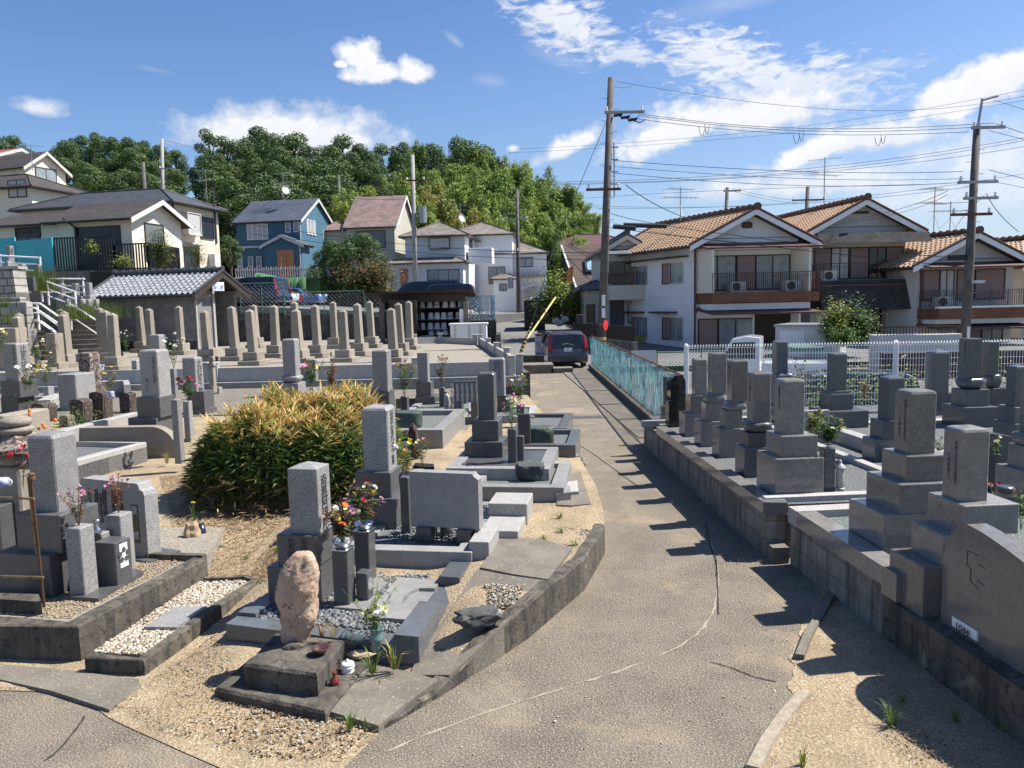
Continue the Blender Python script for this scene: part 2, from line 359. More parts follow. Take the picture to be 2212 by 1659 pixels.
def wn(scale,det,rough=.6,sxy=(1,1),rot=0,dist=0):
    mp=t.nodes.new('ShaderNodeMapping');mp.inputs['Scale'].default_value=(*sxy,1);mp.inputs['Rotation'].default_value=(0,0,rot)
    t.links.new(cxy.outputs[0],mp.inputs[0]);return noise(t,mp.outputs[0],scale,det,rough,dist)
n1=wn(9,8,.62,(1,1.5));n2=wn(34,6,.6,(1,1.2));nf=wn(70,5,.6,(.55,1.5),.5,.6);nw=wn(14,4,.5,(.5,2),.4)
def aed(u,v):
    d=ray(u,v).normalized();return math.atan2(d.x,d.y),math.asin(d.z)
def cloud(u,v,ru,rv,soft=.25,amp=.9,n=None,tilt=0,cap=1,flat=True):
    a0,e0=aed(u,v);ra=ru/F_;re=rv/F_
    dx=mth('SUBTRACT',az,a0);dy=mth('SUBTRACT',el,e0)
    if tilt:dy=mth('ADD',dy,mth('MULTIPLY',dx,-tilt))
    ex=mth('DIVIDE',dx,ra);ey=mth('DIVIDE',dy,re)
    if flat:
        ey2=mth('MULTIPLY',mth('MINIMUM',ey,0),1.7);ey=mth('ADD',mth('MAXIMUM',ey,0),ey2)
    d=mth('SQRT',mth('ADD',mth('POWER',ex,2),mth('POWER',ey,2)))
    m=mth('ADD',mth('SUBTRACT',1,d),mth('MULTIPLY',mth('SUBTRACT',n if n is not None else n1,.5),amp*2))
    f=mth('MULTIPLY',mth('DIVIDE',m,soft,clamp=True),cap)
    return f,mth('ADD',mth('MULTIPLY',ey,.3),.75,clamp=True)
nmix=mth('ADD',mth('MULTIPLY',n1,.5),mth('MULTIPLY',n2,.62));nmix=mth('SUBTRACT',nmix,.06)
C=[cloud(780,128,55,42,.55,1.35,nmix),cloud(808,160,80,30,.55,1.3,nmix),cloud(890,160,42,38,.55,1.3,nmix),cloud(738,140,20,12,.5,1.2,nmix),
     cloud(620,300,250,76,.5,.8,nmix,0,.95),cloud(85,236,50,24,.8,1.2,nmix,0,.85),
     cloud(1470,285,165,60,.5,1.15,nmix,.3),cloud(1640,245,200,72,.55,1.2,nmix,.0),cloud(1230,318,95,34,.5,1.0,nmix,.4),
     cloud(2130,190,160,60,.35,1.1,nmix,.3),cloud(1900,300,165,48,.5,1.1,nmix,0,.9),cloud(1750,400,320,50,.7,1.2,nmix,0,.85),cloud(2150,350,200,80,.8,1.2,nmix,0,.8),
     cloud(1760,330,90,34,.4,.9,nmix,.3),cloud(2080,430,260,80,.9,1.0,nmix,0,.7),
     cloud(1220,55,120,62,.7,1.5,nf,-.35,.85,False),cloud(1370,115,110,22,.8,1.7,nf,-.2,.7,False),cloud(1560,125,150,62,.7,1.5,nf,-.3,.85,False),cloud(1700,180,210,60,.7,1.5,nf,-.1,.8,False),
     cloud(1840,150,150,16,.9,1.2,nf,.0,.5,False),cloud(1210,125,85,22,1.6,.5,nw,-.3,.3,False),cloud(1560,10,160,26,1.6,.8,nw,.1,.35,False),
     cloud(1060,175,45,15,1.5,.5,nw,-.1,.35,False),cloud(985,90,25,12,1.2,.8,nw,-.6,.35,False),cloud(1108,322,16,10,.8,.6,nmix),cloud(330,150,40,6,1.5,.3,nw,-.1,.2,False)]
fac=None;shd=None
for f,s_ in C:
    if fac is None:fac,shd=f,s_
    else:
        shd=mth('ADD',mth('MULTIPLY',shd,mth('SUBTRACT',1,f)),mth('MULTIPLY',s_,f));fac=mth('MAXIMUM',fac,f)
hz=mth('MULTIPLY',mth('SUBTRACT',1,mth('DIVIDE',el,.33),clamp=True),mth('MINIMUM',mth('ADD',mth('MULTIPLY',az,.75),.34,clamp=True),mth('MULTIPLY',mth('SUBTRACT',1.25,az),2.5,clamp=True)))
shade_n=mth('MULTIPLY',mth('SUBTRACT',n2,.5),.5)
br=mth('ADD',mth('MULTIPLY',shd,.55),mth('ADD',shade_n,.42),clamp=True)
ccol=mix(t,br,(.56,.62,.74),(.97,.98,1.0))
b2=t.nodes.new('ShaderNodeBackground');t.links.new(ccol,b2.inputs[0]);b2.inputs[1].default_value=.58
b3=t.nodes.new('ShaderNodeBackground');b3.inputs[0].default_value=(.62,.76,.95,1);b3.inputs[1].default_value=.45
ms0=t.nodes.new('ShaderNodeMixShader');t.links.new(mth('MULTIPLY',hz,.75),ms0.inputs[0]);t.links.new(bg.outputs[0],ms0.inputs[1]);t.links.new(b3.outputs[0],ms0.inputs[2])
ms=t.nodes.new('ShaderNodeMixShader');t.links.new(fac,ms.inputs[0]);t.links.new(ms0.outputs[0],ms.inputs[1]);t.links.new(b2.outputs[0],ms.inputs[2])
t.links.new(ms.outputs[0],t.nodes['World Output'].inputs[0])
w.cycles.sampling_method='MANUAL';w.cycles.sample_map_resolution=512
sc.cycles.max_bounces=6;sc.cycles.transparent_max_bounces=12;sc.cycles.diffuse_bounces=2;sc.cycles.glossy_bounces=3;sc.cycles.transmission_bounces=4
sc.cycles.use_adaptive_sampling=True;sc.cycles.adaptive_threshold=.02;sc.cycles.use_denoising=True
def lerp_pts(pts,y):
    pts=sorted(pts,key=lambda p:p[1])
    if y<=pts[0][1]:return pts[0][0]
    for a,b in zip(pts,pts[1:]):
        if y<=b[1]:return a[0]+(b[0]-a[0])*(y-a[1])/(b[1]-a[1])
    return pts[-1][0]
def nz(x,y):
    return math.sin(x*2.1+1.3)*math.sin(y*1.7)*.5+math.sin(x*5.3+y*3.1)*.25+math.sin(x*11.7-y*9.3)*.12
tag(MB().prism([(-3000,-200),(3000,-200),(3000,3500),(-3000,3500)],-.7,-.45).build('ground','soil'),None,kind='structure')
path=MB().prism([(-8,-3),(3.6,-3),(3.6,3),(3.5,14.2),(3.4,33.2),(-.6,33.2),(-1.2,22),(-8,10)],-.4,0)
tag(path.build('path','path'),None,kind='structure')
KERB=[W(826,1578),W(960,1500),W(1138,1382),W(1262,1276),W(1307,1196),Vector((1.06,9.1,0)),Vector((1.1,10.3,0)),Vector((1.03,12.9,0)),Vector((.66,17.5,0)),Vector((.33,21.6,0))]
xr_pts=[(-1.15,4.1)]+[(p.x,p.y) for p in KERB]
xl_pts=[(-1.35,4.1),(-2.1,4.55),(-2.75,4.95),(-3.25,5.35),(-6,5.6),(-17,6.4)]
g=MB();ny,nx=220,90
for j in range(ny+1):
    y=4.1+(21.7-4.1)*(j/ny)**1.35;a,b=lerp_pts(xl_pts,y),lerp_pts(xr_pts,y)
    for i in range(nx+1):
        x=b+(a-b)*(i/nx)**1.5;e=min(1,(b-x)/.15,(x-a)/.4 if y<6 else 1)
        g.v.append((x,y,hL(x,y)+max(.006,.016*e+nz(x,y)*.022*e*ss((y-4.1)/.8))))
for j in range(ny):
    for i in range(nx):k=j*(nx+1)+i;g.f.append((k+1,k,k+nx+1,k+nx+2));g.mi.append(0)
tag(g.build('sandy_ground','sand',smooth=True),None,kind='structure')
def kerbwall(name,label,pts,zt,zb,t,mat,cat='kerb',side=1):
    m=MB();L,Rr=[],[]
    for i,p in enumerate(pts):
        d=(pts[min(i+1,len(pts)-1)]-pts[max(i-1,0)]);d.z=0;d.normalize();n=Vector((-d.y,d.x,0))*t*side
        L.append(p);Rr.append(p+n)
    n=len(pts);vs=[]
    for i in range(n):
        z=zt(i) if callable(zt) else zt;zz=zb(i) if callable(zb) else zb
        for P,Z in ((L[i],zz),(L[i],z-.012),(L[i].lerp(Rr[i],.12),z),(Rr[i].lerp(L[i],.1),z+.003),(Rr[i],zz)):vs.append((P.x,P.y,Z))
    fs=[]
    for i in range(n-1):
        for j in range(5):fs.append((i*5+j,i*5+(j+1)% 5,(i+1)*5+(j+1)% 5,(i+1)*5+j))
    fs+=[tuple(range(5)),tuple(range((n-1)*5,n*5))]
    m.add(vs,fs);o=m.build(name,mat)
    bm=bmesh.new();bm.from_mesh(o.data);bmesh.ops.recalc_face_normals(bm,faces=bm.faces);bm.to_mesh(o.data);bm.free()
    return tag(o,label,cat)
KP=[]
for a,b in zip(KERB,KERB[1:]):
    for k in range(8):KP.append(a.lerp(b,k/8))
KP.append(KERB[-1])
kerbwall('path_kerb','stained concrete kerb wall curving along the left edge of the path',KP[:34],lambda i:hL(KP[i].x-.1,KP[i].y)+.035+(.008*math.sin(i*1.7)),-.1,.13,'old_concrete')
kerbwall('path_kerb','low worn kerb along the path beside the farther left graves',KP[35:],lambda i:.10,-.1,.1,'concrete')
def slab(name,label,pts,z=None,th=.03,mat='concrete',cat='slab',kind=None,bulge=0):
    P=[(WL(*p) if z is None else W(*p,z)) for p in pts]
    n=len(P);m=MB()
    m.add([(p.x,p.y,p.z-.3) for p in P]+[(p.x,p.y,p.z+th) for p in P]+[(sum(p.x for p in P)/n,sum(p.y for p in P)/n,sum(p.z for p in P)/n+th+bulge)],
          [(i,(i+1)% n,n+(i+1)% n,n+i) for i in range(n)]+[(n+i,n+(i+1)% n,2*n) for i in range(n)])
    o=m.build(name,mat)
    bm=bmesh.new();bm.from_mesh(o.data);bmesh.ops.recalc_face_normals(bm,faces=bm.faces);bm.to_mesh(o.data);bm.free()
    return tag(o,label,cat,kind=kind)
slab('concrete_slab','brushed concrete slab sloping between the second grave kerb and the path',[q(7,1610,375),q(7,1720,195),q(7,1960,205),q(7,2140,265),q(7,2000,445),q(7,1800,415)],th=.05,cat='slab',bulge=.03)
slab('concrete_slab','worn concrete apron with a dark stone between the pebble grave and the kerb',[q(7,1240,905),q(7,1590,380),q(7,1800,420),q(7,2010,448),q(7,1865,585),q(7,1690,765),q(7,1430,1000),q(7,1200,1000)],th=.04,mat='concrete',cat='slab')
slab('concrete_slab','cracked concrete patch in front of the kerb beside the boulder plinth',[q(7,735,1225),q(7,920,985),q(7,1010,955),q(7,1190,990),q(7,1370,1040),q(7,1180,1180),q(7,1020,1310)],th=.055,cat='slab')
slab('concrete_slab','flat concrete apron at the lower left below the white gravel plot',[(-160,1400),(0,1442),(100,1450),(300,1475),(306,1492),(236,1541),(110,1500),(-160,1440)],z=.0,th=.03,cat='slab')
slab('concrete_slab','concrete slab with a white stone tile on it beside the path',[q(20,640,640),q(20,945,545),q(20,1085,975),q(20,830,1000),q(20,640,990)],th=.035,cat='slab')
slab('concrete_slab','grey concrete pad in front of the far graves between two kerbs',[q(13,815,885),q(13,1060,885),q(13,1000,1160),q(13,790,1160)],th=.012,cat='slab')
def ribbon(name,px,w,z,mat,label=None,cat=None,kind='structure',jit=.3):
    P=[W(*p) for p in px];Q=[]
    for i in range(len(P)-1):
        a,b,c,d=P[max(i-1,0)],P[i],P[i+1],P[min(i+2,len(P)-1)]
        for k in range(7):
            s=k/7;Q.append(.5*((2*b)+(-a+c)*s+(2*a-5*b+4*c-d)*s*s+(-a+3*b-3*c+d)*s**3))
    Q.append(P[-1]);m=MB();vs=[]
    r_=random.Random(len(px))
    for i,p in enumerate(Q):
        d=Q[min(i+1,len(Q)-1)]-Q[max(i-1,0)];d.z=0;d.normalize();n=Vector((-d.y,d.x,0))*w*.5*(1+r_.uniform(-jit,jit));of=Vector((-d.y,d.x,0))*w*r_.uniform(-jit,jit)*.5
        vs+=[p+n+of+Vector((0,0,z)),p-n+of+Vector((0,0,z))]
    m.add(vs,[(2*i,2*i+1,2*i+3,2*i+2) for i in range(len(Q)-1)])
    return tag(m.build(name,mat),label,cat,kind=kind)
pm('seam',(.5,.43,.33),(.36,.3,.23),20,rough=.9,bump=.5)
pm('crack',(.035,.03,.025),rough=1)
ribbon('path_joint',[(800,1640),(960,1572),(1200,1492),(1330,1452),(1450,1405),(1520,1355),(1548,1290),(1546,1200),(1530,1165)],.016,.003,'seam',jit=.9)
ribbon('path_joint',[q(5,960,1355),q(5,1150,1395),q(5,1330,1445),q(5,1480,1500)],.016,.003,'seam',jit=.9)
ribbon('path_crack',[q(9,25,420),q(9,35,520),q(9,38,640),q(9,42,770)],.012,.006,'crack')
ribbon('path_crack',[q(8,400,1100),q(8,430,1230),q(8,462,1330),q(8,462,1400)],.012,.006,'crack')
ribbon('path_crack',[q(15,820,762),q(15,1010,950),q(15,1200,1140),q(15,1350,1290),q(15,1475,1412)],.035,.006,'crack',jit=.1)
ribbon('path_crack',[q(15,870,1410),q(15,1000,1490),q(15,1190,1625),q(8,30,900)],.012,.006,'crack')
ribbon('path_crack',[q(5,260,1470),q(5,350,1400),q(5,470,1250),q(5,490,1210)],.012,.006,'crack')
ribbon('path_crack',[q(9,0,1045),q(9,120,1080),q(9,250,1130),q(9,380,1160)],.01,.006,'crack')
ribbon('path_crack',[q(15,385,1215),q(15,800,1255),q(15,1120,1225)],.02,.006,'crack')
for i,(ya,yb) in enumerate(((15.2,17.6),(17.7,20.2),(20.3,23.4),(23.5,27.2),(27.3,31.2))):
    xa=lambda y:2.42+.0*y
    tag(MB().prism([(lerp_pts([(2.55,14),(1.95,31)],ya),ya),(3.14,ya),(3.14,yb),(lerp_pts([(2.55,14),(1.95,31)],yb),yb)],-.05,.018+.003*i).build('gutter_cover','concrete'),
        'flat concrete gutter cover number %s from the near end beside the netted fence'% ('one','two','three','four','five')[i],'gutter cover','concrete gutter covers beside the fence')
gr=MB();a,b=Wq(15,550,1178),Wq(15,1125,1172)
for k in range(46):x=a.x+(b.x-a.x)*k/45;gr.box(x-.006,a.y-.16,-.01,x+.006,a.y+.16,.012)
for yy in (-.16,0,.16):gr.box(a.x,a.y+yy-.008,-.01,b.x,a.y+yy+.008,.014)
gp=empty('drain_grate',(a.x,a.y,0),label='rusty steel grating laid across the path',cat='grate');gr.build('bars','galv',gp)
MB().box(a.x,a.y-.17,-.02,b.x,a.y+.17,.004).build('channel','crack',gp)
rs=[(1618,1662),(1660,1590),(1712,1500),(1708,1450),(1715,1400),(1740,1345),(1768,1290),(1750,1240)]
RS=[W(*p) for p in rs]
g=MB();poly=[(p.x,p.y) for p in RS];n=110
for j in range(n+1):
    y=3.0+(RS[-1].y-3.0)*j/n;a=lerp_pts([(p.x,p.y) for p in RS]+[(RS[0].x-.35,3.0)],y);a+=.025*math.sin(y*13)+.012*math.sin(y*31)
    for i in range(51):
        x=a+(5.6-a)*(i/50)**1.3;e=min(1,(x-a)/.15)
        g.v.append((x,y,max(.006,e*.016+nz(x*1.3,y*1.4)*.02*e)))
for j in range(n):
    for i in range(50):k=j*51+i;g.f.append((k,k+1,k+52,k+51));g.mi.append(0)
tag(g.build('sandy_verge','sand',smooth=True),None,kind='structure')
kerbwall('edging_strip','pale broken concrete edging beside the sandy verge at the bottom right',[W(*p) for p in ((1608,1662),(1640,1600),(1680,1545),(1722,1497))],.035,-.02,.1,'seam',cat='edging',side=-1)
kerbwall('edging_strip','short curved grey edging stone in the shade near the block wall',[W(*p) for p in ((1715,1425),(1735,1375),(1765,1330),(1785,1290),(1775,1255))],.05,-.02,.08,'concrete',cat='edging',side=-1)
XA,XB=(2.46,14.3),(2.64,7.95)
def strip_obj(p0,p1,th,z0,z1,name,mat,parent=None,side=1):
    d=Vector((p1[0]-p0[0],p1[1]-p0[1]));L=d.length;a=math.atan2(d.y,d.x)
    m=MB().box(0,min(0,side*th),z0,L,max(0,side*th),z1)
    return m.build(name,mat,parent,loc=(p0[0],p0[1],0),rotz=a,local=True)
bw=empty('block_wall',(XA[0],XA[1],0),label='long weathered concrete block wall carrying the right hand graves along the path',cat='wall')
def wall_strip(parent,p0,p1,th,z0,z1,name,mat,side=1):
    o=strip_obj(p0,p1,th,z0,z1,name,mat,None,side);o.parent=parent
    o.location=(p0[0]-parent.location[0],p0[1]-parent.location[1],-parent.location[2]);return o
wall_strip(bw,XA,XB,.14,-.1,.47,'blocks','blockwall')
wall_strip(bw,XB,(2.9,7.9),.14,-.1,.47,'blocks','blockwall')
wall_strip(bw,(XA[0]-.012,XA[1]-1.3),(XB[0]-.012,XB[1]-.012),.17,.474,.6,'coping','granite_polished')
wall_strip(bw,(XB[0]-.018,XB[1]-.018),(2.86,7.89),.17,.47,.603,'coping','granite_polished')
XC,XD,XE=(2.835,7.72),(2.93,5.95),(3.12,3.2)
bw2=empty('block_wall',(XC[0],XC[1],0),label='stained concrete block wall of the nearer right hand grave terrace',cat='wall')
wall_strip(bw2,XC,XD,.14,-.1,.44,'blocks','blockwall');wall_strip(bw2,(XC[0]-.012,XC[1]+.012),(XD[0]-.012,XD[1]),.2,.444,.6,'coping','granite_polished')
wall_strip(bw2,XC,(4,7.8),.14,-.1,.44,'blocks','blockwall',side=-1)
wall_strip(bw2,(XC[0]-.02,XC[1]+.03),(6.5,8.08),.2,.44,.604,'coping','granite_white',side=-1)
wall_strip(bw2,XD,XE,.26,-.1,.36,'low_wall','old_concrete')
wall_strip(bw2,(XD[0]-.012,XD[1]+.001),(4.6,6.1),.2,.374,.6,'coping','granite_polished',side=-1)
st=Wq(8,800,1330);tag(MB().box(2.66,7.74,-.05,2.83,7.99,.17).build('step_block','concrete'),'small concrete step block in the gap between the two block walls','step')
tag(MB().prism([(2.55,14.4),(2.74,7.98),(14,8.6),(14,15.2),(3.3,15.2)],-.4,.56).build('grave_terrace','gravel_grey'),None,kind='structure')
tag(MB().prism([(2.95,7.75),(3.05,6.15),(12,6.8),(12,8.5)],-.4,.53).build('grave_terrace','gravel_green'),None,kind='structure')
tag(MB().prism([(3.18,5.95),(3.4,2.5),(9,2.5),(9,6.7)],-.4,.34).build('grave_terrace','gravel_grey'),None,kind='structure')
tag(MB().prism([(3.5,14.4),(40,15.2),(60,44),(3.45,31.5)],-.5,-.25).build('parking_ground','asphalt'),None,kind='structure')
g=MB()
def rz(y):return 0 if y<38 else 2.0*ss((y-38)/44)
xs=[-3.6,-1.2,0,3,6,10,16,45]
for j in range(61):
    y=32.0+60*j/60
    for x in xs:g.v.append((x,y,rz(y)-.012))
for j in range(60):
    for i in range(len(xs)-1):k=j*len(xs)+i;g.f.append((k,k+1,k+len(xs)+1,k+len(xs)));g.mi.append(0)
tag(g.build('road','asphalt',smooth=True),None,kind='structure')
def mesh_fence():
    e=empty('white_mesh_fence',(3.3,14.8,.6),label='white steel mesh fence with looped top behind the right hand graves',cat='fence')
    A,B=Vector((3.36,14.75,0)),Vector((11.5,13.95,0));d=(B-A);L=d.length;d.normalize()
    m=MB();n=int(L/.052)
    for k in range(n+1):
        p=A+d*(L*k/n);m.tube([(p.x,p.y,.6),(p.x,p.y,1.84),(p.x,p.y-.03,1.875),(p.x,p.y-.06,1.84)],.0055,4,cap=False)
    for z in [.66+.128*i for i in range(9)]+[1.81]:
        m.tube([(A.x,A.y-.006,z),(B.x,B.y-.006,z)],.0062,4)
    m.build('mesh_panel','white_bright',e)
    for s in (0,3.86,7.9):
        p=A+d*s;MB().cbox(p.x,p.y+.03,.5,.075,.075,1.9,.01,.03,dome=.03).build('post','white_bright',e)
mesh_fence()
def chain(name,label,A,B,z0,z1,posts,netmat=None,wiremat='green_fence',pitch=.075,rail='rust',rad=.006,postmat='rust',nr=1):
    e=empty(name,(A[0],A[1],z0),label=label,cat='fence');A,B=Vector((*A,0)),Vector((*B,0));d=B-A;L=d.length;d.normalize();h=z1-z0
    m=MB()
    s=-h
    while s<L:
        for sg in (1,-1):
            a0,a1=(s,s+h) if sg>0 else (s+h,s)
            z_a,z_b=z0,z1
            def clip(t0,t1):
                za,zb=z_a,z_b
                if t0<0:za=z0+(0-t0)/(t1-t0)*h;t0=0
                if t0>L:za=z0+(L-t0)/(t1-t0)*h;t0=L
                if t1<0:zb=z0+(0-t0)/(t1-t0)*(z1-za)+za-z0;t1=0
                if t1>L:zb=za+(L-t0)/(t1-t0)*(z1-za);t1=L
                return t0,za,t1,zb
            if not ((a0<0 and a1<0) or (a0>L and a1>L)) and abs(a1-a0)>1e-6:
                c0,za,c1,zb=clip(a0,a1)
                if abs(c0-c1)>.01:m.tube([A+d*c0+Vector((0,0,za)),A+d*c1+Vector((0,0,zb))],rad,3,cap=False)
        s+=pitch
    m.build('wire_mesh',wiremat,e)
    pr=MB()
    for k in range(posts+1):
        p=A+d*(L*k/posts);MB().tube([p+Vector((0,0,z0-.1)),p+Vector((0,0,z1+.02))],.022,6).build('post',postmat,e)
    MB().tube([A+Vector((0,0,z1)),B+Vector((0,0,z1))],.02,6).build('top_rail',rail,e);MB().tube([A+Vector((0,0,z0+.02)),B+Vector((0,0,z0+.02))],.012,6).build('bottom_rail',rail,e)
    if netmat:
        nm=MB();r_=random.Random(3);k=0;s=0;n=Vector((-d.y,d.x,0))
        while s<L:
            if r_.random()<.93:
                zt=z1-r_.uniform(.01,.08);zz=z0+r_.uniform(0,.12);pts=[]
                for i in range(6):
                    z=zz+(zt-zz)*i/5;o_=(.02*math.sin(s*3+z*4)+r_.uniform(-.012,.012));pts.append(A+d*min(L,max(0,s+r_.uniform(-.02,.02)))+n*(-.045+o_)+Vector((0,0,z)))
                nm.tube(pts,r_.choice((.003,.004,.005,.008))*nr,3,cap=False)
            s+=r_.uniform(.03,.085)
        nm.build('netting',netmat,e)
    return e
F0,F1=(3.27,31.2),(3.12,14.0)
chain('netted_fence','rusty railed chain link fence with teal netting along the right of the path',F0,F1,.2,1.36,8,'teal_net','galv',.12,rad=.003)
lw=empty('fence_footing',(3.2,31.2,0),label='low dark concrete footing wall under the teal netted fence',cat='wall')
wall_strip(lw,(3.14,31.3),(2.98,14.1),.3,-.4,.2,'footing','old_concrete',side=1)
chain('chain_link_fence','dark green chain link fence beyond the netted fence by the parked truck',(3.5,26.5),(9.6,26.5),-.2,.95,4,None,'green_fence',.12,'green_fence',postmat='green_fence')
tag(MB().box(4.1,26.3,.55,4.95,26.33,1.03).build('white_board','white_paint'),'plain white board hung on the dark green chain link fence','board')
ZT=.9
rp=[Wq(13,1527,225,1.36),Wq(13,1410,165,1.36),Wq(13,1313,117,1.36),Wq(13,1235,77,1.36),Wq(13,1163,42,1.36)]
rp2=[Wq(13,790,32,1.36)]
tp=[(-20,rp[0].y-.05),(rp[0].x,rp[0].y)]+[(p.x,p.y) for p in rp[1:]]+[(rp[4].x,46),(-26,46),(-26,24)]
tag(MB().prism(tp,-.3,ZT).build('pillar_terrace','gravel_tan'),None,kind='structure')
fy=rp[0].y-.08
rw=empty('retaining_wall',(0,fy,0),label='grey stone retaining wall below the terrace of pointed pillars',cat='wall')
MB().box(-20,-.28,-.2,rp[0].x+.1,-.002,.52).build('rough_course','old_concrete',rw,local=True)
MB().box(-20,-.34,.524,rp[0].x+.16,-.002,.8).build('ledge','granite',rw,local=True)
sr=[Vector((rp[0].x+.08,fy,0)),Vector((rp[4].x+.1,rp[4].y,0))]
d_=sr[1]-sr[0]
wall_strip(rw,(sr[0].x,sr[0].y-.2),(sr[1].x,sr[1].y),.2,-.3,.88,'side_wall','old_concrete',side=-1)
rl=empty('stone_railing',(rp[0].x,fy,ZT),label='low pale granite railing with square posts round the pillar terrace',cat='railing')
def rail_run(pts,zt,zb=ZT-.1,t=.1,capend=True):
    for i in range(len(pts)-1):
        a,b=pts[i],pts[i+1];d=(b-a);L=math.hypot(d.x,d.y);ang=math.atan2(d.y,d.x)
        o=MB().box(.1,-t/2,zb,L-.1,t/2,zt-.12).build('panel','granite_white',None,loc=(a.x,a.y,0),rotz=ang,local=True)
        o.parent=rl;o.location=(a.x-rl.location[0],a.y-rl.location[1],-rl.location[2])
    for p in pts:
        MB().cbox(p.x,p.y,zb,.2,.2,zt,.012,.02).cbox(p.x,p.y,zt,.23,.23,zt+.05,.012,.02).build('post','granite_white',rl)
rail_run([Vector((p.x,p.y,0)) for p in rp],1.33)
front=[Vector((rp[0].x,fy,0))]+[Vector((x,fy,0)) for x in (-8.15,-10.5)]
rail_run([Vector((-8.05,fy,0)),Vector((-5.4,fy,0)),Vector((-2.6,fy,0)),Vector((rp[0].x-.21,fy,0))][:4],1.3)
rail_run([Vector((-16,fy,0)),Vector((-11.2,fy,0)),Vector((-8.3,fy,0))],1.3)
rail_run([Vector((rp2[0].x-1.2,rp2[0].y-.5,0)),Vector((rp2[0].x,rp2[0].y,0)),Vector((rp[4].x-.25,rp[4].y+.1,0))],1.33)
tag(MB().prism([(-14,14.9),(-5.2,15.4),(-4.9,21.2),(-15,21.2)],.1,.645).build('grave_paving','concrete'),None,kind='structure')
tag(MB().prism([(-4.88,16),(-3.0,16.2),(-2.8,18.4),(-.9,18.6),(-.6,21.2),(-4.88,21.2)],.1,.52).build('grave_paving','concrete'),None,kind='structure')
tag(MB().box(-12.5,20.75,.2,-6.2,20.95,.72).build('low_wall','old_concrete'),'low stained brown wall in the dark recess under the terrace railing','wall')
def obelisk():
    e=empty('pointed_pillar',(0,0,0),label='x',cat='grave pillar')
    MB().cbox(0,0,0,.78,.78,.16,.02).build('lower_step','old_granite',e,local=True)
    MB().cbox(0,0,.16,.52,.52,.44,.015).build('upper_step','old_granite',e,local=True)
    m=MB();m.cbox(0,0,.44,.27,.27,1.78,.008,.004,tap=.87)
    vs=[(-.115,-.115,1.78),(.115,-.115,1.78),(.115,.115,1.78),(-.115,.115,1.78),(0,0,1.87)]
    m.add(vs,[(0,1,4),(1,2,4),(2,3,4),(3,0,4)]);m.build('shaft','old_granite',e,local=True)
    for s_ in (-1,1):pass
    return e
ob=obelisk();first=True
OB=[(392,659.6,767,'alone against the grey storeroom wall'),(450,669.6,781,'just right of the storeroom wall corner'),(510,660,780,'next to the storeroom doorway'),
 (555,657,752,'in the back row behind the second from the storeroom'),(550,667,790,'front row, third right of the storeroom'),(597,658,773,'below the silver car, between two front ones'),
 (640,650,764,'half hidden behind another below the red car'),(648,667,784,'front row below the red car'),(687,657,773,'below the tall fence post, middle row'),
 (724,650,754,'back row below the middle of the green fence'),(746,668,783,'front row, last before the three by the shelter'),(778,654,769,'middle row left of the bucket shelter'),
 (804,649,752,'back row touching the bucket shelter edge'),(851,664,783,'front of the three standing before the bucket shelter'),(867,653,769,'middle of the three before the bucket shelter'),(886,649,756,'rearmost of the three before the bucket shelter'),
 (250,675,801,'frontmost of the trio left of the storeroom'),(236,669,791,'middle of the trio left of the storeroom'),(226,663,778,'rearmost of the trio left of the storeroom'),
 (146,677,795,'front one of the trio in front of the stairs'),(147,671,783,'middle one of the trio in front of the stairs'),(141,666,772,'rear one of the trio in front of the stairs'),
 (50,681,800,'front one of the three at the far left'),(49,675,788,'middle one of the three at the far left'),(61,670,778,'rear one of the three at the far left'),
 (329,665,771,'right one of the pair before the storeroom wall'),(309,660,762,'grey left one of the pair before the storeroom wall')]
for u,vt,vb,lab in OB:
    p=W(u,vb,ZT);zt=W(u,vt,Y=p.y+.1).z;sca=(zt-ZT)/1.87
    y=p.y+.39
    lb='weathered pointed granite pillar on two steps, '+lab
    lb=' '.join(lb.split()[:16])
    kw=dict(loc=(p.x*y/p.y,y,ZT),rotz=R(-10+rnd.uniform(-4,4)),scale=(1,1,sca),label=lb,group='pointed pillars on the gravel terrace')
    o=dup(ob,**kw);o.rotation_euler[0]=R(rnd.uniform(-1.2,1.2));o.rotation_euler[1]=R(rnd.uniform(-2.2,.6))
for c in list(ob.children):bpy.data.objects.remove(c)
bpy.data.objects.remove(ob)
def corners(xc,yc,w,d,rot):
    c,s=math.cos(rot),math.sin(rot)
    return [(xc+a*w/2*c-b*d/2*s,yc+a*w/2*s+b*d/2*c) for a in (-1,1) for b in (-1,1)]
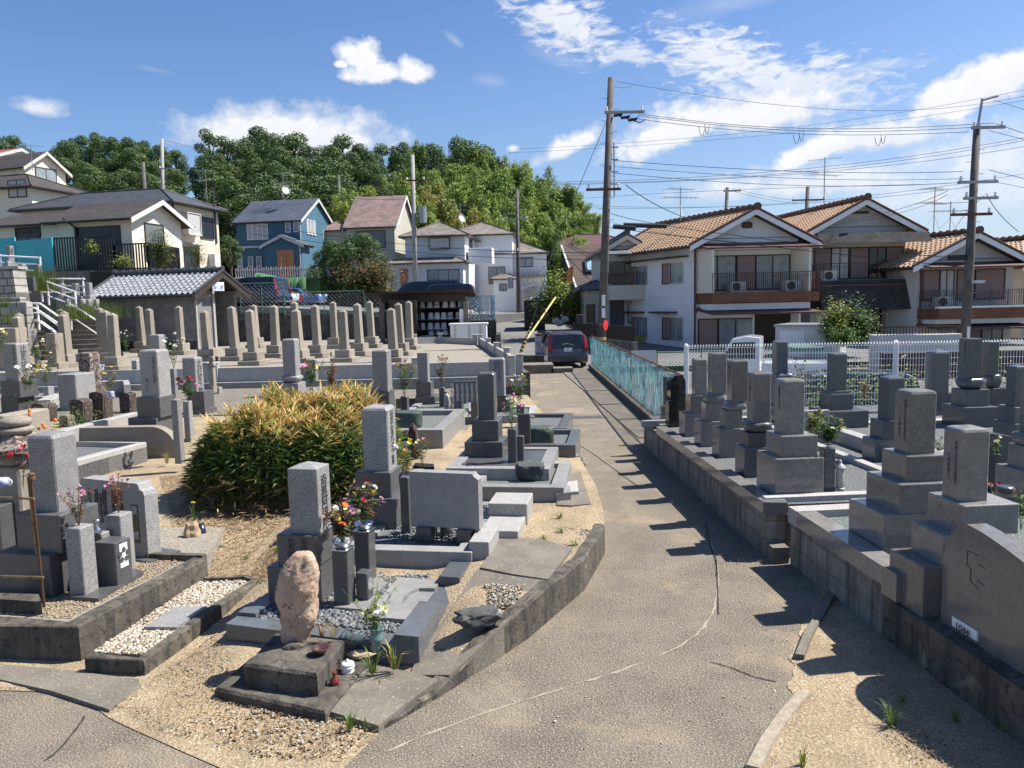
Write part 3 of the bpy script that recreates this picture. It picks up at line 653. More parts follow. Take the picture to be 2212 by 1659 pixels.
def tomb(label,reg,vb,tiers,z0,mat='granite',rot=0,dr=1.0,cat='gravestone',name='gravestone',group=None,topdome=.0,yc=None):
    """tiers bottom->top: (xL, xR, yTop, kind) silhouette in region pixels; vb = y of lowest front corner"""
    x0,x1=tiers[0][0],tiers[0][1]
    ul,v_=q(reg,x0,vb);ur,_=q(reg,x1,vb)
    P=W((ul+ur)/2,v_,z0);Yf=P.y
    e=None;zprev=z0;out=[]
    for i,tr in enumerate(tiers):
        xl,xr,yt,kind=tr[:4];mt=tr[4] if len(tr)>4 and tr[4] else mat;ddr=tr[5] if len(tr)>5 else dr
        vm=q(reg,0,(yt+(vb if i==0 else tiers[i-1][2]))/2)[1]
        a,b=ray(q(reg,xl,0)[0],vm),ray(q(reg,xr,0)[0],vm);sl,sr_=a.x/a.y,b.x/b.y
        w=(sr_-sl)*(Yf if yc is None else yc);yy=(Yf+w/2) if yc is None else yc;xc=(sl+sr_)/2*yy
        for _ in range(8):
            cs=corners(xc,yy,w,w*ddr,rot);s=[c[0]/c[1] for c in cs];mn,mx=min(s),max(s)
            w*=(sr_-sl)/(mx-mn);xc+=((sl+sr_)/2-(mn+mx)/2)*yy
            if i==0 and yc is None:yy=Yf+(yy-min(c[1] for c in corners(xc,yy,w,w*ddr,rot)))
        if yc is None:yc=yy
        c_,s_=math.cos(rot),math.sin(rot)
        fx,fy=xc+w*ddr/2*s_,yy-w*ddr/2*c_
        if kind=='lotus' or kind=='slab':fy=yy-w*.45
        vt=q(reg,0,yt)[1];uf=1106+F_*fx/fy
        zt=W(uf,vt,Y=fy).z
        if e is None:
            e=empty(name,(xc,yy,z0),rot,label,cat,group)
        lx,ly=(e.matrix_basis.inverted() @ Vector((xc,yy,0))).xy
        zb=zprev-z0-(.02 if i==0 else 0);zz=zt-z0;m=MB();h=zz-zb
        if kind=='b':m.cbox(lx,ly,zb,w,w*ddr,zz,.008,.01);nm='base_block'
        elif kind=='p':m.cbox(lx,ly,zb,w,w*ddr,zz,.006,.008);nm='plinth'
        elif kind=='t':m.cbox(lx,ly,zb,w,w*ddr,zz,.012,min(.035,w*.12),dome=topdome);nm='shaft'
        elif kind=='tf':m.cbox(lx,ly,zb,w,w*ddr,zz,.006,.008,dome=topdome);nm='shaft'
        elif kind=='pyr':m.cbox(lx,ly,zb,w,w*ddr,zz,.006,.004,dome=w*.16);nm='shaft'
        elif kind=='lotus':
            nm='lotus_base';n=32;vs=[];fs=[]
            prof=[(.62,0),(.8,.12),(.97,.5),(1.0,.8),(.9,.93),(.86,1)]
            for k,(rr,hh) in enumerate(prof):
                for j in range(n):
                    t_=2*math.pi*j/n;pet=1+.07*abs(math.sin(t_*4+.4))*(1 if 0<k<4 else 0);c1,s1=math.cos(t_),math.sin(t_)
                    mm=(abs(c1)**5+abs(s1)**5)**(-1/5);vs.append((lx+w/2*rr*pet*c1*mm*.98,ly+w/2*rr*pet*s1*mm*.98,zb+h*(hh+(.1*abs(math.sin(t_*4+.4)) if k==3 else 0))))
            for k in range(len(prof)-1):
                for j in range(n):fs.append((k*n+j,k*n+(j+1)% n,(k+1)*n+(j+1)% n,(k+1)*n+j))
            fs+=[tuple(reversed(range(n))),tuple(range((len(prof)-1)*n,len(prof)*n))];m.add(vs,fs)
        elif kind=='slab':
            nm='curved_slab';m.lathe(lx,ly,[(w*.42,zb),(w*.49,zb+h*.15),(w*.5,zb+h*.4),(w*.47,zb+h*.7),(w*.4,zb+h*.85),(w*.38,zz)],40,sq=1)
        elif kind=='arch':
            nm='shaft';d2=w*ddr/2;pr=[(lx-w/2,zb),(lx+w/2,zb),(lx+w/2,zz-h*.3)]+[(lx+w/2*math.cos(t_),zz-h*.3+h*.3*math.sin(t_)) for t_ in [R(a_) for a_ in range(10,171,10)]]+[(lx-w/2,zz-h*.3)]
            m.extr(pr,ly-d2,ly+d2)
        o=m.build(nm,mt,e,local=True,smooth=kind in ('lotus','slab'))
        out.append((o,xc,yy,w,w*ddr,zb+z0,zz+z0));zprev=zt
    return e,out
def face_text(t_,tier,face,s,size,dz=.04,off=0,mat='letter',wx=1.,line=.78,rot=None,name='inscription'):
    """face: 'f','r','l' of tier tuple (o,xc,yc,w,d,z0,z1)"""
    e,(o,xc,yc,w,d,z0,z1)=t_,tier;r_=e.rotation_euler[2]
    lx,ly=(e.matrix_basis.inverted() @ Vector((xc,yc,0))).xy
    if face=='f':lp=(lx+off,ly-d/2-.002);fa=-R(90)
    elif face=='r':lp=(lx+w/2+.002,ly+off);fa=0
    else:lp=(lx-w/2-.002,ly-off);fa=R(180)
    p=e.matrix_basis @ Vector((lp[0],lp[1],0))
    return text(V(s),e,(p.x,p.y,z1-dz),fa+r_,size,mat,wx,line,name)
def child_box(e,name,cx,cy,z0,sx,sy,z1,mat,c=.008,world_rot=True,**k):
    """box in local coords of e (z relative)"""
    return MB().cbox(cx,cy,z0,sx,sy,z1,c,**k).build(name,mat,e,local=True)
def pxbox(name,label,r,x0,x1,y0,y1,Y,dep,mat,cat,zb=None,rot=0):
    a,b=Wq(r,x0,y1,Y=Y),Wq(r,x1,y1,Y=Y);zt=Wq(r,(x0+x1)/2,y0,Y=Y).z;z0=a.z if zb is None else zb
    return tag(MB().cbox(0,0,0,b.x-a.x,dep,zt-z0,.02).build(name,mat,loc=((a.x+b.x)/2,Y+dep/2,z0),rotz=rot),label,cat)
FAINT='平成十五年八月吉日建之'
RG='polished granite gravestones on the right terrace'
ZR_=.58
g6,t6=tomb('grey gravestone on wide two step base beside a green flower vase, sixth along the right wall',8,950,[(690,1075,728,'b'),(743,1040,600,'b'),(790,967,280,'t')],ZR_,'granite_polished',R(4),group=RG)
face_text(g6,t6[2],'l','昭和四十年八月',.042,.08,.02,'letter_faint',line=.9)
g5,t5=tomb('grey gravestone on a dark carved lotus seat beside the right block wall',8,828,[(568,770,668,'b','granite_blue'),(595,770,585,'b','granite_dark'),(597,790,527,'lotus','granite_dark'),(635,775,240,'t')],ZR_,'granite_polished',R(4),group=RG)
face_text(g5,t5[3],'l','平成十四年秋建之',.038,.08,0,'letter_faint',line=.9)
g4,t4=tomb('tall grey gravestone on a smooth rounded slab, fourth along the right wall',8,718,[(437,600,560,'b'),(480,612,455,'b'),(482,642,408,'slab'),(520,645,170,'t')],ZR_,'granite_polished',R(4),group=RG)
g3,t3=tomb('slender grey gravestone on a rounded slab, third along the right wall',8,655,[(336,500,520,'b'),(376,497,413,'b'),(379,520,360,'slab'),(412,524,128,'t')],ZR_,'granite_polished',R(4),group=RG)
g2,t2=tomb('plain grey gravestone on two blocks next to the black rounded one',8,598,[(250,402,475,'b'),(288,415,371,'b'),(322,412,163,'t')],ZR_,'granite_polished',R(4),group=RG)
for gg,tt in ((g4,t4[3]),(g3,t3[3]),(g2,t2[2])):face_text(gg,tt,'l','昭和五十年三月建之',.038,.06,0,'letter_faint',line=.9)
g1,t1=tomb('glossy black round topped gravestone at the end of the right row',8,545,[(172,290,402,'b','black_granite'),(184,288,255,'arch','black_granite')],ZR_,'black_granite',R(4),dr=.8,group=RG)
g0,t0=tomb('small pale gravestone partly hidden behind the black rounded one',8,520,[(140,190,430,'b'),(158,188,262,'t')],ZR_,'granite_polished',R(4),group=RG)
g7,t7=tomb('dark grey gravestone on a rounded slab in front of the white truck',8,540,[(740,915,430,'b'),(768,900,275,'b'),(768,908,246,'slab'),(778,872,62,'t')],ZR_,'granite_blue',R(4),group=RG)
g8,t8=tomb('blue grey gravestone with stepped base between the truck and the white fence post',8,603,[(985,1330,460,'b'),(1050,1242,362,'b'),(1068,1222,345,'b'),(1090,1208,132,'t')],ZR_,'granite_blue',R(4),group=RG)
g9,t9=tomb('blue grey gravestone in front of the middle white fence post',8,740,[(1290,1500,620,'b'),(1335,1540,513,'b'),(1380,1536,268,'t')],ZR_,'granite_blue',R(4),group=RG,topdome=.03)
g10,t10=tomb('big brownish polished gravestone on a stepped base and plinth in the right foreground',8,1268,[(1212,1790,1045,'p'),(1312,1850,870,'b'),(1400,1790,712,'b'),(1472,1715,345,'t')],ZR_-.02,'granite_polished',R(4),group=RG)
face_text(g10,t10[3],'l',FAINT,.036,.08,.05,'letter_faint',line=.92);face_text(g10,t10[3],'l','三上昭建之',.04,.2,-.03,'letter_faint',line=1.1)
g11,t11=tomb('dark gravestone with low pointed top against the white mesh fence',8,480,[(1640,1800,455,'b'),(1665,1800,358,'b'),(1648,1790,122,'t')],ZR_,'granite_blue',R(4),group=RG,topdome=.05)
g12,t12=tomb('tall grey gravestone on a carved lotus seat and wide base below the right pole',8,600,[(1743,2065,437,'b'),(1795,2015,337,'b'),(1806,2010,275,'lotus'),(1838,1976,48,'tf')],ZR_,'granite_blue',R(4),group=RG)
face_text(g12,t12[3],'l','昭和五十三年秋',.045,.06,.04,'letter_faint',line=.92)
g13,t13=tomb('dark gravestone glinting in the sun behind the lotus seated one',8,460,[(1960,2110,330,'b'),(1975,2095,255,'lotus'),(1973,2070,66,'tf')],ZR_,'granite_dark',R(4),group=RG)
g14,t14=tomb('big dark polished gravestone nearest the camera above the arched memorial stone',9,800,[(1030,1560,483,'p'),(1157,1640,300,'b'),(1252,1790,128,'b'),(1342,1618,-312,'t')],.34,'granite_polished',R(4),group=RG)
face_text(g14,t14[3],'l',FAINT,.032,.1,.05,'letter_faint',line=.92);face_text(g14,t14[3],'l','三好昭建之',.035,.2,-.03,'letter_faint',line=1.1)
g17,t17=tomb('tall polished gravestone at the right edge, upper one beside the lotus stand',8,705,[(2030,2330,530,'b'),(2058,2300,437,'b'),(2105,2240,205,'t')],ZR_,'granite_blue',R(4),group=RG,topdome=.02)
g18,t18=tomb('gravestone on a small lotus seat cut by the right edge of the picture',8,1050,[(2040,2480,805,'b'),(2115,2400,665,'b'),(2120,2340,590,'lotus'),(2185,2330,255,'t')],ZR_-.04,'granite_polished',R(4),group=RG)
def arched(label,A,B,z0,hts,th,mat,crest=False):
    """thin upright stone from A to B, top curve heights along its length"""
    A,B=Vector((*A,0)),Vector((*B,0));d=B-A;L=d.length;ang=math.atan2(d.y,d.x)
    e=empty('memorial_tablet',(A.x,A.y,z0),ang,label,'memorial stone')
    prof=[(0,0),(L,0)]+[(L*k/16,hts(k/16)) for k in range(16,-1,-1)]
    MB().extr(prof,0,th).build('tablet',mat,e,local=True)
    return e,L
a15,L15=arched('large dark arched memorial stone with a thin carved emblem at the right edge',(3.1,5.42),(3.2,4.15),.36,lambda t_:(.5+.3*min(1,t_/.16)**.5)*(1-.42*max(0,t_-.2)**1.5),.14,'granite_polished')
em=MB()
def seg(x0,z0,x1,z1):em.tube([(x0,-.001,z0),(x1,-.001,z1)],.0028,4)
cx_,cz_=.36,.52;s_=.1
seg(cx_-s_,cz_+s_,cx_,cz_+s_);seg(cx_-s_,cz_,cx_-s_,cz_+s_);seg(cx_-s_,cz_,cx_-s_*.5,cz_-s_*.2);seg(cx_-s_*.6,cz_-s_,cx_-s_*.6,cz_-s_*.2);seg(cx_-s_*.6,cz_-s_,cx_+.02,cz_-s_*1.3)
seg(cx_+.02,cz_+s_*.4,cx_+.08,cz_+s_*.3);seg(cx_+.01,cz_-s_*.7,cx_+.08,cz_-s_*.9)
em.build('emblem','letter',a15,local=True)
MB().box(.14,-.012,.03,.4,.0,.1).build('nameplate','white_bright',a15,local=True)
text('1044',a15,(3.095,5.15,.452),a15.rotation_euler[2]-R(90),.075,'letter',line=1,name='number')
a16,_=arched('pale rounded memorial stone behind the big brownish gravestone',(4.98,8.4),(6.0,8.3),.5,lambda t_:.72*(1-.35*t_**2),.2,'granite_blue')
ms_,mt_=tomb('inscribed grey family tablet behind the dry green bouquet on the right terrace',8,640,[(950,1105,455,'b')],ZR_,'granite',R(4),dr=.2,cat='memorial stone',name='memorial_tablet')
face_text(ms_,mt_[0],'f','木村家',.09,.06,.05)
def kerbrect(label,cx,cy,rot,sx,sy,z0,z1,t,mat='granite',fill=None,fz=None,gaps=(),name='grave_kerb',group=None,cat='grave kerb'):
    e=empty(name,(cx,cy,0),rot,label,cat,group);ch=.006
    for nm,(a,b,c,d) in (('f',(0,0,sx,t)),('b',(0,sy-t,sx,sy)),('l',(0,t+.002,t,sy-t-.002)),('r',(sx-t,t+.002,sx,sy-t-.002))):
        if nm in gaps:continue
        MB().cbox((a+c)/2,(b+d)/2,z0,c-a,d-b,z1,ch).build('kerb_stone',mat,e,local=True)
    if fill:MB().box(t*.6,t*.6,z0,sx-t*.6,sy-t*.6,fz).build('gravel_bed',fill,e,local=True)['kind']='stuff'
    return e
kerbrect('long granite kerb round the row of graves along the right wall',2.68,8.05,R(4),2.0,5.6,.5,.62,.13,'granite_white',gaps=('l',))
kerbrect('granite kerb round the blue grey graves before the white mesh fence',5.0,9.6,R(4),3.4,2.6,.5,.74,.2,'granite_white','gravel_grey',.7)
kerbrect('dark granite kerb round the lotus seated gravestone',8.6,10.6,R(4),3.2,2.2,.5,.7,.2,'granite','gravel_grey',.66)
def stand(label,reg,xl,xr,yb,yt,z0,mat='granite',rot=0,dr=1):
    return tomb(label,reg,yb,[(xl,xr,yt,'b')],z0,mat,rot,dr,'flower stand','flower_stand')
s6,st6=stand('tall granite flower stand beside the sixth right gravestone',8,1045,1140,925,672,ZR_,'granite_blue',R(4))
ln=Wq(8,1163,912,.6);lt=empty('stone_lantern',ln,label='small white cylindrical lantern beside the tall flower stand on the right',cat='lantern')
MB().lathe(0,0,[(.055,0),(.055,.03),(.04,.04)],12).build('foot','granite_white',lt,local=True)
MB().lathe(0,0,[(.042,.04),(.045,.1),(.045,.24),(.04,.25)],12).build('lamp_body','granite_white',lt,local=True,smooth=True)
MB().lathe(0,0,[(.065,.25),(.06,.265),(.03,.3),(.015,.31),(.02,.335),(.005,.35)],12).build('cap','granite_white',lt,local=True,smooth=True)
LG='granite gravestones on the left side of the path'
l1,u1=tomb('large granite gravestone with blank front at the far left foreground on a polished base',4,1592,[(-20,655,1300,'p','granite_dark'),(108,660,1040,'b','granite_dark'),(190,520,520,'t')],.24,'granite',R(-14),dr=.95,group=LG)
l2,u2=tomb('granite gravestone with a shallow pyramid top carved with a six character prayer',7,580,[(375,770,350,'p','granite_dark'),(428,760,160,'b','granite_dark'),(497,742,-225,'pyr')],.18,'granite',R(-12),dr=.9,group=LG)
face_text(l2,u2[2],'r','南無阿弥陀佛',.118,.07,0,wx=1.05,line=.82)
face_text(l2,u2[1],'f','平成六年',.075,.03,.07,line=.8);face_text(l2,u2[1],'f','北方家',.075,.03,-.05,line=.8)
l3,u3=tomb('tall granite gravestone carved with six characters behind the wide blank slab',6,1258,[(700,1150,1058,'p','granite_dark'),(787,1082,885,'b','granite_dark'),(832,1044,482,'t')],.3,'granite',R(-9),group=LG)
face_text(l3,u3[2],'r','田中家代々之墓',.105,.05,0,wx=1.1,line=.82)
l4,u4=tomb('dark granite gravestone on three blocks beside pink flowers near the path',13,1268,[(1018,1425,1045,'b','granite_dark'),(1085,1372,845,'b','granite_dark'),(1140,1318,400,'t','granite_dark')],.42,'granite_dark',R(-8),group=LG)
l5,u5=tomb('plain grey gravestone to the left of the yellow and purple bouquet',13,920,[(120,400,760,'p','granite_dark'),(140,368,565,'b','granite_dark'),(155,340,185,'t')],.5,'granite',R(-8),group=LG)
l6,u6=tomb('small grey gravestone with a wide base beside a dry bouquet near the terrace wall',13,742,[(558,780,617,'p','granite_dark'),(562,733,482,'b','granite_dark'),(577,692,212,'tf')],.3,'granite',R(-6),group=LG)
l7,u7=tomb('tall grey gravestone with faint inscription at the corner of the terrace wall',13,800,[(1290,1480,770,'p','granite_dark'),(1320,1452,612,'b','granite_dark'),(1245,1400,262,'t')],.3,'granite',R(-6),dr=.8,group=LG)
face_text(l7,u7[2],'f','昭和五十年八月吉日',.065,.06,.06,'letter_faint');face_text(l7,u7[2],'f','経塚建立',.065,.06,-.02,'letter_faint')
l8,u8=tomb('gravestone on a carved lotus seat just above the bamboo bush',6,480,[(290,500,430,'p'),(313,482,330,'b'),(318,475,287,'lotus'),(335,445,55,'t')],.4,'granite',R(-6),group=LG)
l9,u9=tomb('narrow grey gravestone beside the pink and yellow bouquet under the terrace railing',6,420,[(478,565,395,'b'),(482,562,182,'t')],.35,'granite',R(-6),group=LG)
l10,u10=tomb('tall gravestone with faint date behind the curved granite wall',12,985,[(1197,1640,822,'p','granite_dark'),(1275,1640,627,'b','granite_dark'),(1305,1592,185,'t')],.6,'granite',R(-10),group=LG)
face_text(l10,u10[2],'f','平成二年八月吉日',.07,.12,.1,'letter_faint',line=.8)
face_text(l10,u10[2],'f','安一之',.09,.5,-.05,'letter_faint',line=.9)
l11,u11=tomb('square topped gravestone half hidden behind the tall one with faint date',12,420,[(1370,1600,380,'b'),(1395,1552,42,'t')],.6,'granite',R(-8),group=LG)
l12,u12=tomb('gravestone with five carved characters at the left of the bamboo bush',4,400,[(1215,1420,350,'b','granite_dark'),(1225,1400,235,'b','granite_dark'),(1193,1330,12,'t')],.6,'granite',R(-10),group=LG)
face_text(l12,u12[2],'r','北村家之墓',.18,.06,0,wx=1.0,line=.82)
l13,u13=tomb('gravestone at the far left carved with seven characters, flowers in front',12,795,[(10,330,630,'p','granite_dark'),(5,358,475,'b','granite_dark'),(35,285,122,'t')],.62,'granite',R(-12),group=LG)
face_text(l13,u13[2],'r','辻家先祖代々',.15,.05,0,wx=1.1,line=.8)
face_text(l13,u13[2],'f','平成十二年二月',.06,.12,.1,'letter_faint')
l14,u14=tomb('gravestone with five carved characters behind the far left one',11,1560,[(200,470,1500,'b'),(155,360,1175,'tf')],.65,'granite',R(-12),dr=.8,group=LG)
face_text(l14,u14[1],'r','吉崎家之墓',.2,.08,0,wx=.9,line=.85)
l15,u15=tomb('beige gravestone between the far left ones and the pointed pillars',11,1620,[(425,665,1490,'b'),(432,600,1215,'tf')],.65,'old_granite',R(-12),group=LG)
l16,u16=tomb('old mottled brown and cream gravestone on a dark block',12,660,[(700,1010,515,'b','brown_stone'),(732,942,210,'t')],.62,'mottled_stone',R(-14),group=LG)
face_text(l16,u16[1],'r','先祖代々墓',.16,.06,0,'brown_stone',wx=1.1)
l20,u20=tomb('slim granite post stone behind the five character gravestone',12,560,[(1225,1312,525,'b'),(1232,1312,282,'t')],.6,'granite',R(-8),group=LG)
l21,u21=tomb('lower grey gravestone at the left picture edge under the stone wall',11,1180,[(-60,105,1120,'b'),(-40,50,1000,'b')],.9,'granite',R(-12),group=LG)
def marker(label,reg,xl,xr,yb,yt,z0,rot,lean=0,dr=.8,mat='brown_stone'):
    e,o=tomb(label,reg,yb,[(xl,xr,yt,'b')],z0,mat,rot,dr,'old grave marker','grave_marker','small old brown grave markers')
    ob_,xc,yc,w_,d_,za,zb=o[0];h=zb-za;bpy.data.objects.remove(ob_)
    n=8;prof=[(-w_/2,-.02),(w_/2,-.02)]+[(w_/2*math.cos(t_),h-.12*w_-.0+.18*w_*math.sin(t_)) for t_ in [R(180*k/n) for k in range(n+1)]]
    MB().extr(prof,-d_/2,d_/2).build('stone',mat,e,local=True)
    pr2=[(d_*.36*a,b) for a,b in ((-1,.05),(1,.05),(1,h*.72),(.75,h*.8),(-.75,h*.8),(-1,h*.72))]
    e2=MB().extr(pr2,w_/2-.01,w_/2+.012,axis='x').build('carved_panel',mat,e,local=True)
    e.rotation_euler[1]=lean
    return e
marker('squat brown round topped marker in the middle of the old marker group',12,645,860,870,665,.62,R(-14),R(4))
marker('tallest brown round topped marker beside the mottled gravestone',12,830,1050,840,595,.62,R(-14),R(2))
marker('dark brown marker at the right of the old group above the curved wall',12,1115,1275,785,602,.62,R(-14))
marker('broad low brown marker behind orange lantern plants at the left',12,280,528,860,705,.62,R(-14),R(8))
marker('small pale brown marker behind the green shrub at the left',12,560,708,960,815,.5,R(-14),R(-3),mat='mottled_stone')
pl=W(*q(12,190,1600),.3);pl=Wq(12,195,1500,Y=8.0)
px_,py_=pl.x,8.0
def zof(y_,Y=8.0,x=195):return Wq(12,x,y_,Y=Y).z
sl_=empty('stone_lantern',(px_,py_,.3),R(-14),'weathered onion topped stone lantern at the left edge','lantern')
def lz(v_):return zof(v_)-.3
MB().cbox(0,0,-.02,.42,.42,lz(1240),.02).build('lamp_block','old_granite',sl_,local=True)
MB().lathe(0,0,[(.17,lz(1240)),(.2,lz(1215)),(.16,lz(1140))],20).build('neck','old_granite',sl_,local=True,smooth=True)
m=MB();A_=.43
hz_=[(A_,lz(1140)),(A_+.02,lz(1095)),(A_*.72,lz(1040)),(A_*.5,lz(1000)),(A_*.4,lz(965))]
vs=[]
for k,(rr,zz) in enumerate(hz_):
    for j in range(8):
        a_=j*math.pi/4+math.pi/4;r2=rr*(1.0 if j% 2==0 else .74);up=(.05 if (j% 2==0 and k<2) else 0);vs.append((r2*math.cos(a_),r2*math.sin(a_),zz+up))
m.add(vs,[tuple(reversed(range(8)))]+[(k*8+j,k*8+(j+1)% 8,k*8+8+(j+1)% 8,k*8+8+j) for k in range(4) for j in range(8)]+[tuple(range(32,40))]);m.build('roof','mottled_stone',sl_,local=True)
MB().lathe(0,0,[(.13,lz(968)),(.175,lz(940)),(.18,lz(915)),(.14,lz(895))],20).lathe(0,0,[(.12,lz(898)),(.165,lz(865)),(.15,lz(825)),(.08,lz(803)),(.01,lz(785))],20).build('finial','old_granite',sl_,local=True,smooth=True)
gk=[Wq(12,560,1255,.63),Wq(12,1010,1150,.6),Wq(12,1365,1037,.63),Wq(12,560,1032,.63)]
GKP=[Vector((p.x,p.y,0)) for p in gk]
LK=[Wq(12,560,945,.85),Wq(12,1285,768,.85),Wq(12,1659,745,.85)];LK=[Vector((p.x,p.y,0)) for p in LK]
pa=Wq(12,790,912,Y=12.8);pb=Wq(12,1655,1245,Y=12.75)
La=Vector((pa.x-.35,pa.y,0));Lb=Vector((pb.x,pb.y,0));d_=Lb-La;L_=d_.length;ang=math.atan2(d_.y,d_.x);zt_=pa.z
cw=empty('curved_grave_wall',(La.x,La.y,0),ang,'smooth tan granite wall curving down at its right end beside the bamboo bush','wall')
rr_=.42;prof=[(0,.2),(L_,.2),(L_,zt_-rr_)]+[(L_-rr_+rr_*math.cos(R(a_)),zt_-rr_+rr_*math.sin(R(a_))) for a_ in range(10,91,10)]+[(0,zt_)]
MB().extr(prof,0,.2).build('wall_body','old_granite',cw,local=True)
P2=Wq(7,130,672,.19);P2.z=0;r2=R(-15);k2=empty('grave_kerb',(P2.x,P2.y,0),r2,'blue grey granite kerb with a stepped entrance round the dark river pebbles','grave kerb')
Mi=k2.matrix_basis.inverted()
cR_=Wq(7,1250,748,.28);bR_=Wq(7,1592,255,.28)
lc=Mi @ Vector((cR_.x,cR_.y,0));lb=Mi @ Vector((bR_.x,bR_.y,0))
WX,DY=lc.x,1.95;y0_=lc.y
sk=(lb.x-lc.x)/(lb.y-lc.y)
def pr(pts,z0,z1,nm,mt='granite'):return MB().prism(pts,z0,z1).build(nm,mt,k2,local=True)
sx_=lambda y,o=0:WX+sk*(y-y0_)-o
pr([(0,0),(sx_(0,.2)+.0,y0_*.9),(sx_(.18,.2),y0_+.17),(.0,.17)],-.1,.19,'kerb_stone','granite_blue')
def seg2(ya,yb,z1,o0=0,o1=.2):return pr([(sx_(y0_+ya,o1),y0_+ya),(sx_(y0_+ya,o0),y0_+ya),(sx_(y0_+yb,o0),y0_+yb),(sx_(y0_+yb,o1),y0_+yb)],.0,z1,'kerb_stone','granite_blue')
seg2(0,.66,.28);seg2(.662,1.25,.19,0,.2);seg2(1.252,lb.y-y0_+.1,.28)
YB=lb.y-.1
pr([(0,.172),(.17,.172),(.17,YB),(0,YB)],0,.22,'kerb_stone','granite_blue')
pr([(.12,.12),(sx_(.3,.15),.12),(sx_(YB-.02,.15),YB+.2),(.12,YB+.2)],0,.17,'gravel_bed','gravel_grey')
ys,ye=y0_+.42,y0_+1.32
m=MB();notch=[(sx_(ys,.202),ys),(sx_(ys,.202),ys+.2)]
notch+=[(sx_(ys+.2,.2)-.22+.22*math.cos(R(a_))*1,ys+.42-.22*math.sin(R(a_))) for a_ in range(80,9,-14)]
inn=[(sx_(ys,.62),ys),(sx_(ys,.202),ys),(sx_(ys+.2,.202),ys+.2),(sx_(ys+.2,.34),ys+.22),(sx_(ys+.3,.4),ys+.32),(sx_(ys+.45,.42),ys+.45),(sx_(ys+.6,.4),ys+.58),(sx_(ys+.7,.34),ys+.68),(sx_(ys+.7,.202),ys+.7),(sx_(ye,.202),ye),(sx_(ye,.62),ye)]
m.prism(inn,.16,.215);m.build('entry_slab','granite',k2,local=True)
pr([(sx_(ys+.2,.4),ys+.22),(sx_(ys+.2,.2),ys+.2),(sx_(ys+.7,.2),ys+.7),(sx_(ys+.7,.4),ys+.68)],.14,.185,'entry_floor','granite')
def ico():
    bm=bmesh.new();bmesh.ops.create_icosphere(bm,subdivisions=1,radius=1)
    v=[tuple(x.co) for x in bm.verts];f=[tuple(x.index for x in p.verts) for p in bm.faces];bm.free();return v,f
IV,IF=ico()
def pebbles(name,label,poly,z,n,size,flat,mats,seed=1,parent=None,zf=None,cat=None,weights=None):
    r_=random.Random(seed);xs_=[p[0] for p in poly];ys_=[p[1] for p in poly];m=MB();c=0
    def inside(x,y):
        ins=False;j=len(poly)-1
        for i in range(len(poly)):
            xi,yi=poly[i][0],poly[i][1];xj,yj=poly[j][0],poly[j][1]
            if (yi>y)!=(yj>y) and x<(xj-xi)*(y-yi)/(yj-yi)+xi:ins=not ins
            j=i
        return ins
    tries=0
    while c<n and tries<n*30:
        tries+=1
        x,y=r_.uniform(min(xs_),max(xs_)),r_.uniform(min(ys_),max(ys_))
        if not inside(x,y):continue
        s=size*math.exp(r_.gauss(0,.3));a=r_.uniform(0,6.28);ca,sa=math.cos(a),math.sin(a);e=r_.uniform(.6,.9);tl=r_.uniform(-.4,.4)
        zz=(zf(x,y) if zf else z)+r_.uniform(0,size*.5)
        vs=[]
        for (px,py,pz) in IV:
            X,Y_,Z=px*s,py*s*e,pz*s*flat;vs.append((x+X*ca-Y_*sa,y+X*sa+Y_*ca,zz+Z+X*tl*.5))
        m.add(vs,IF,r_.choices(range(len(mats)),weights)[0] if weights else r_.randrange(len(mats)));c+=1
    o=m.build(name,mats,parent,local=parent is not None,smooth=True)
    if parent is None:tag(o,label,cat,kind='stuff')
    else:o['kind']='stuff'
    return o
pm('river_pebble_light',(.24,.25,.25),(.16,.17,.17),30,rough=.6)
pebbles('river_pebbles',None,[(.17,.17),(sx_(.4,.2),.17),(sx_(ys,.2),ys),(sx_(ys,.62),ys),(sx_(ye,.62),ye),(sx_(ye,.2),ye),(sx_(YB,.2),YB+.1),(.17,YB+.1)],.172,6200,.0165,.55,['river_pebble','river_pebble','river_pebble_light'],2,parent=k2)
kw_=lambda lab,pts,z,t=.16,mt='granite_white':kerbwall('grave_kerb',lab,[Vector((q_.x,q_.y,0)) for q_ in pts],z,.1,t,mt,'grave kerb',1)
kw_('pale granite kerb left of the mottled gravestone',[Wq(12,470,650,.82),Wq(12,705,548,.82)],.82,.3)
kw_('pale granite kerb right of the mottled gravestone',[Wq(12,945,478,.95),Wq(12,1145,470,.95),Wq(12,1160,560,.82)],.95)
kw_('low granite step in front of the gravel bed kerb',[Wq(12,560,1420,.36),Wq(12,1028,1275,.36)],.36,.45)
pxbox('grave_block','pale stained granite block right of the dry bouquet stand',12,545,745,412,518,16.6,.6,'granite','grave block',.55,R(-12))
pxbox('grave_block','broad old granite block at the left edge above the lantern roof',12,-60,118,800,960,10.5,.8,'old_granite','grave block',.3,R(-12))
pxbox('grave_block','pale stone slab at the left edge behind the lantern',12,-60,48,925,1140,9.3,.3,'mottled_stone','grave block',.2,R(-12))
pxbox('grave_block','pale base block beneath the lantern roof at the left edge',12,-60,70,1140,1250,9.0,.4,'old_granite','grave block',.2,R(-12))
kerbwall('grave_kerb','long pale granite kerb behind the curved wall below the old brown markers',LK,.85,.3,.16,'granite_white','grave kerb',1)
barw=kerbwall('grave_kerb','pale granite kerb round a gravel bed between the tablet and the curved wall',GKP+[GKP[0]],.62,.1,.16,'granite_white','grave kerb',1)
tag(MB().prism([(p.x,p.y) for p in GKP],.1,.54).build('grave_bed','gravel_grey'),None,kind='structure')
KT=.3
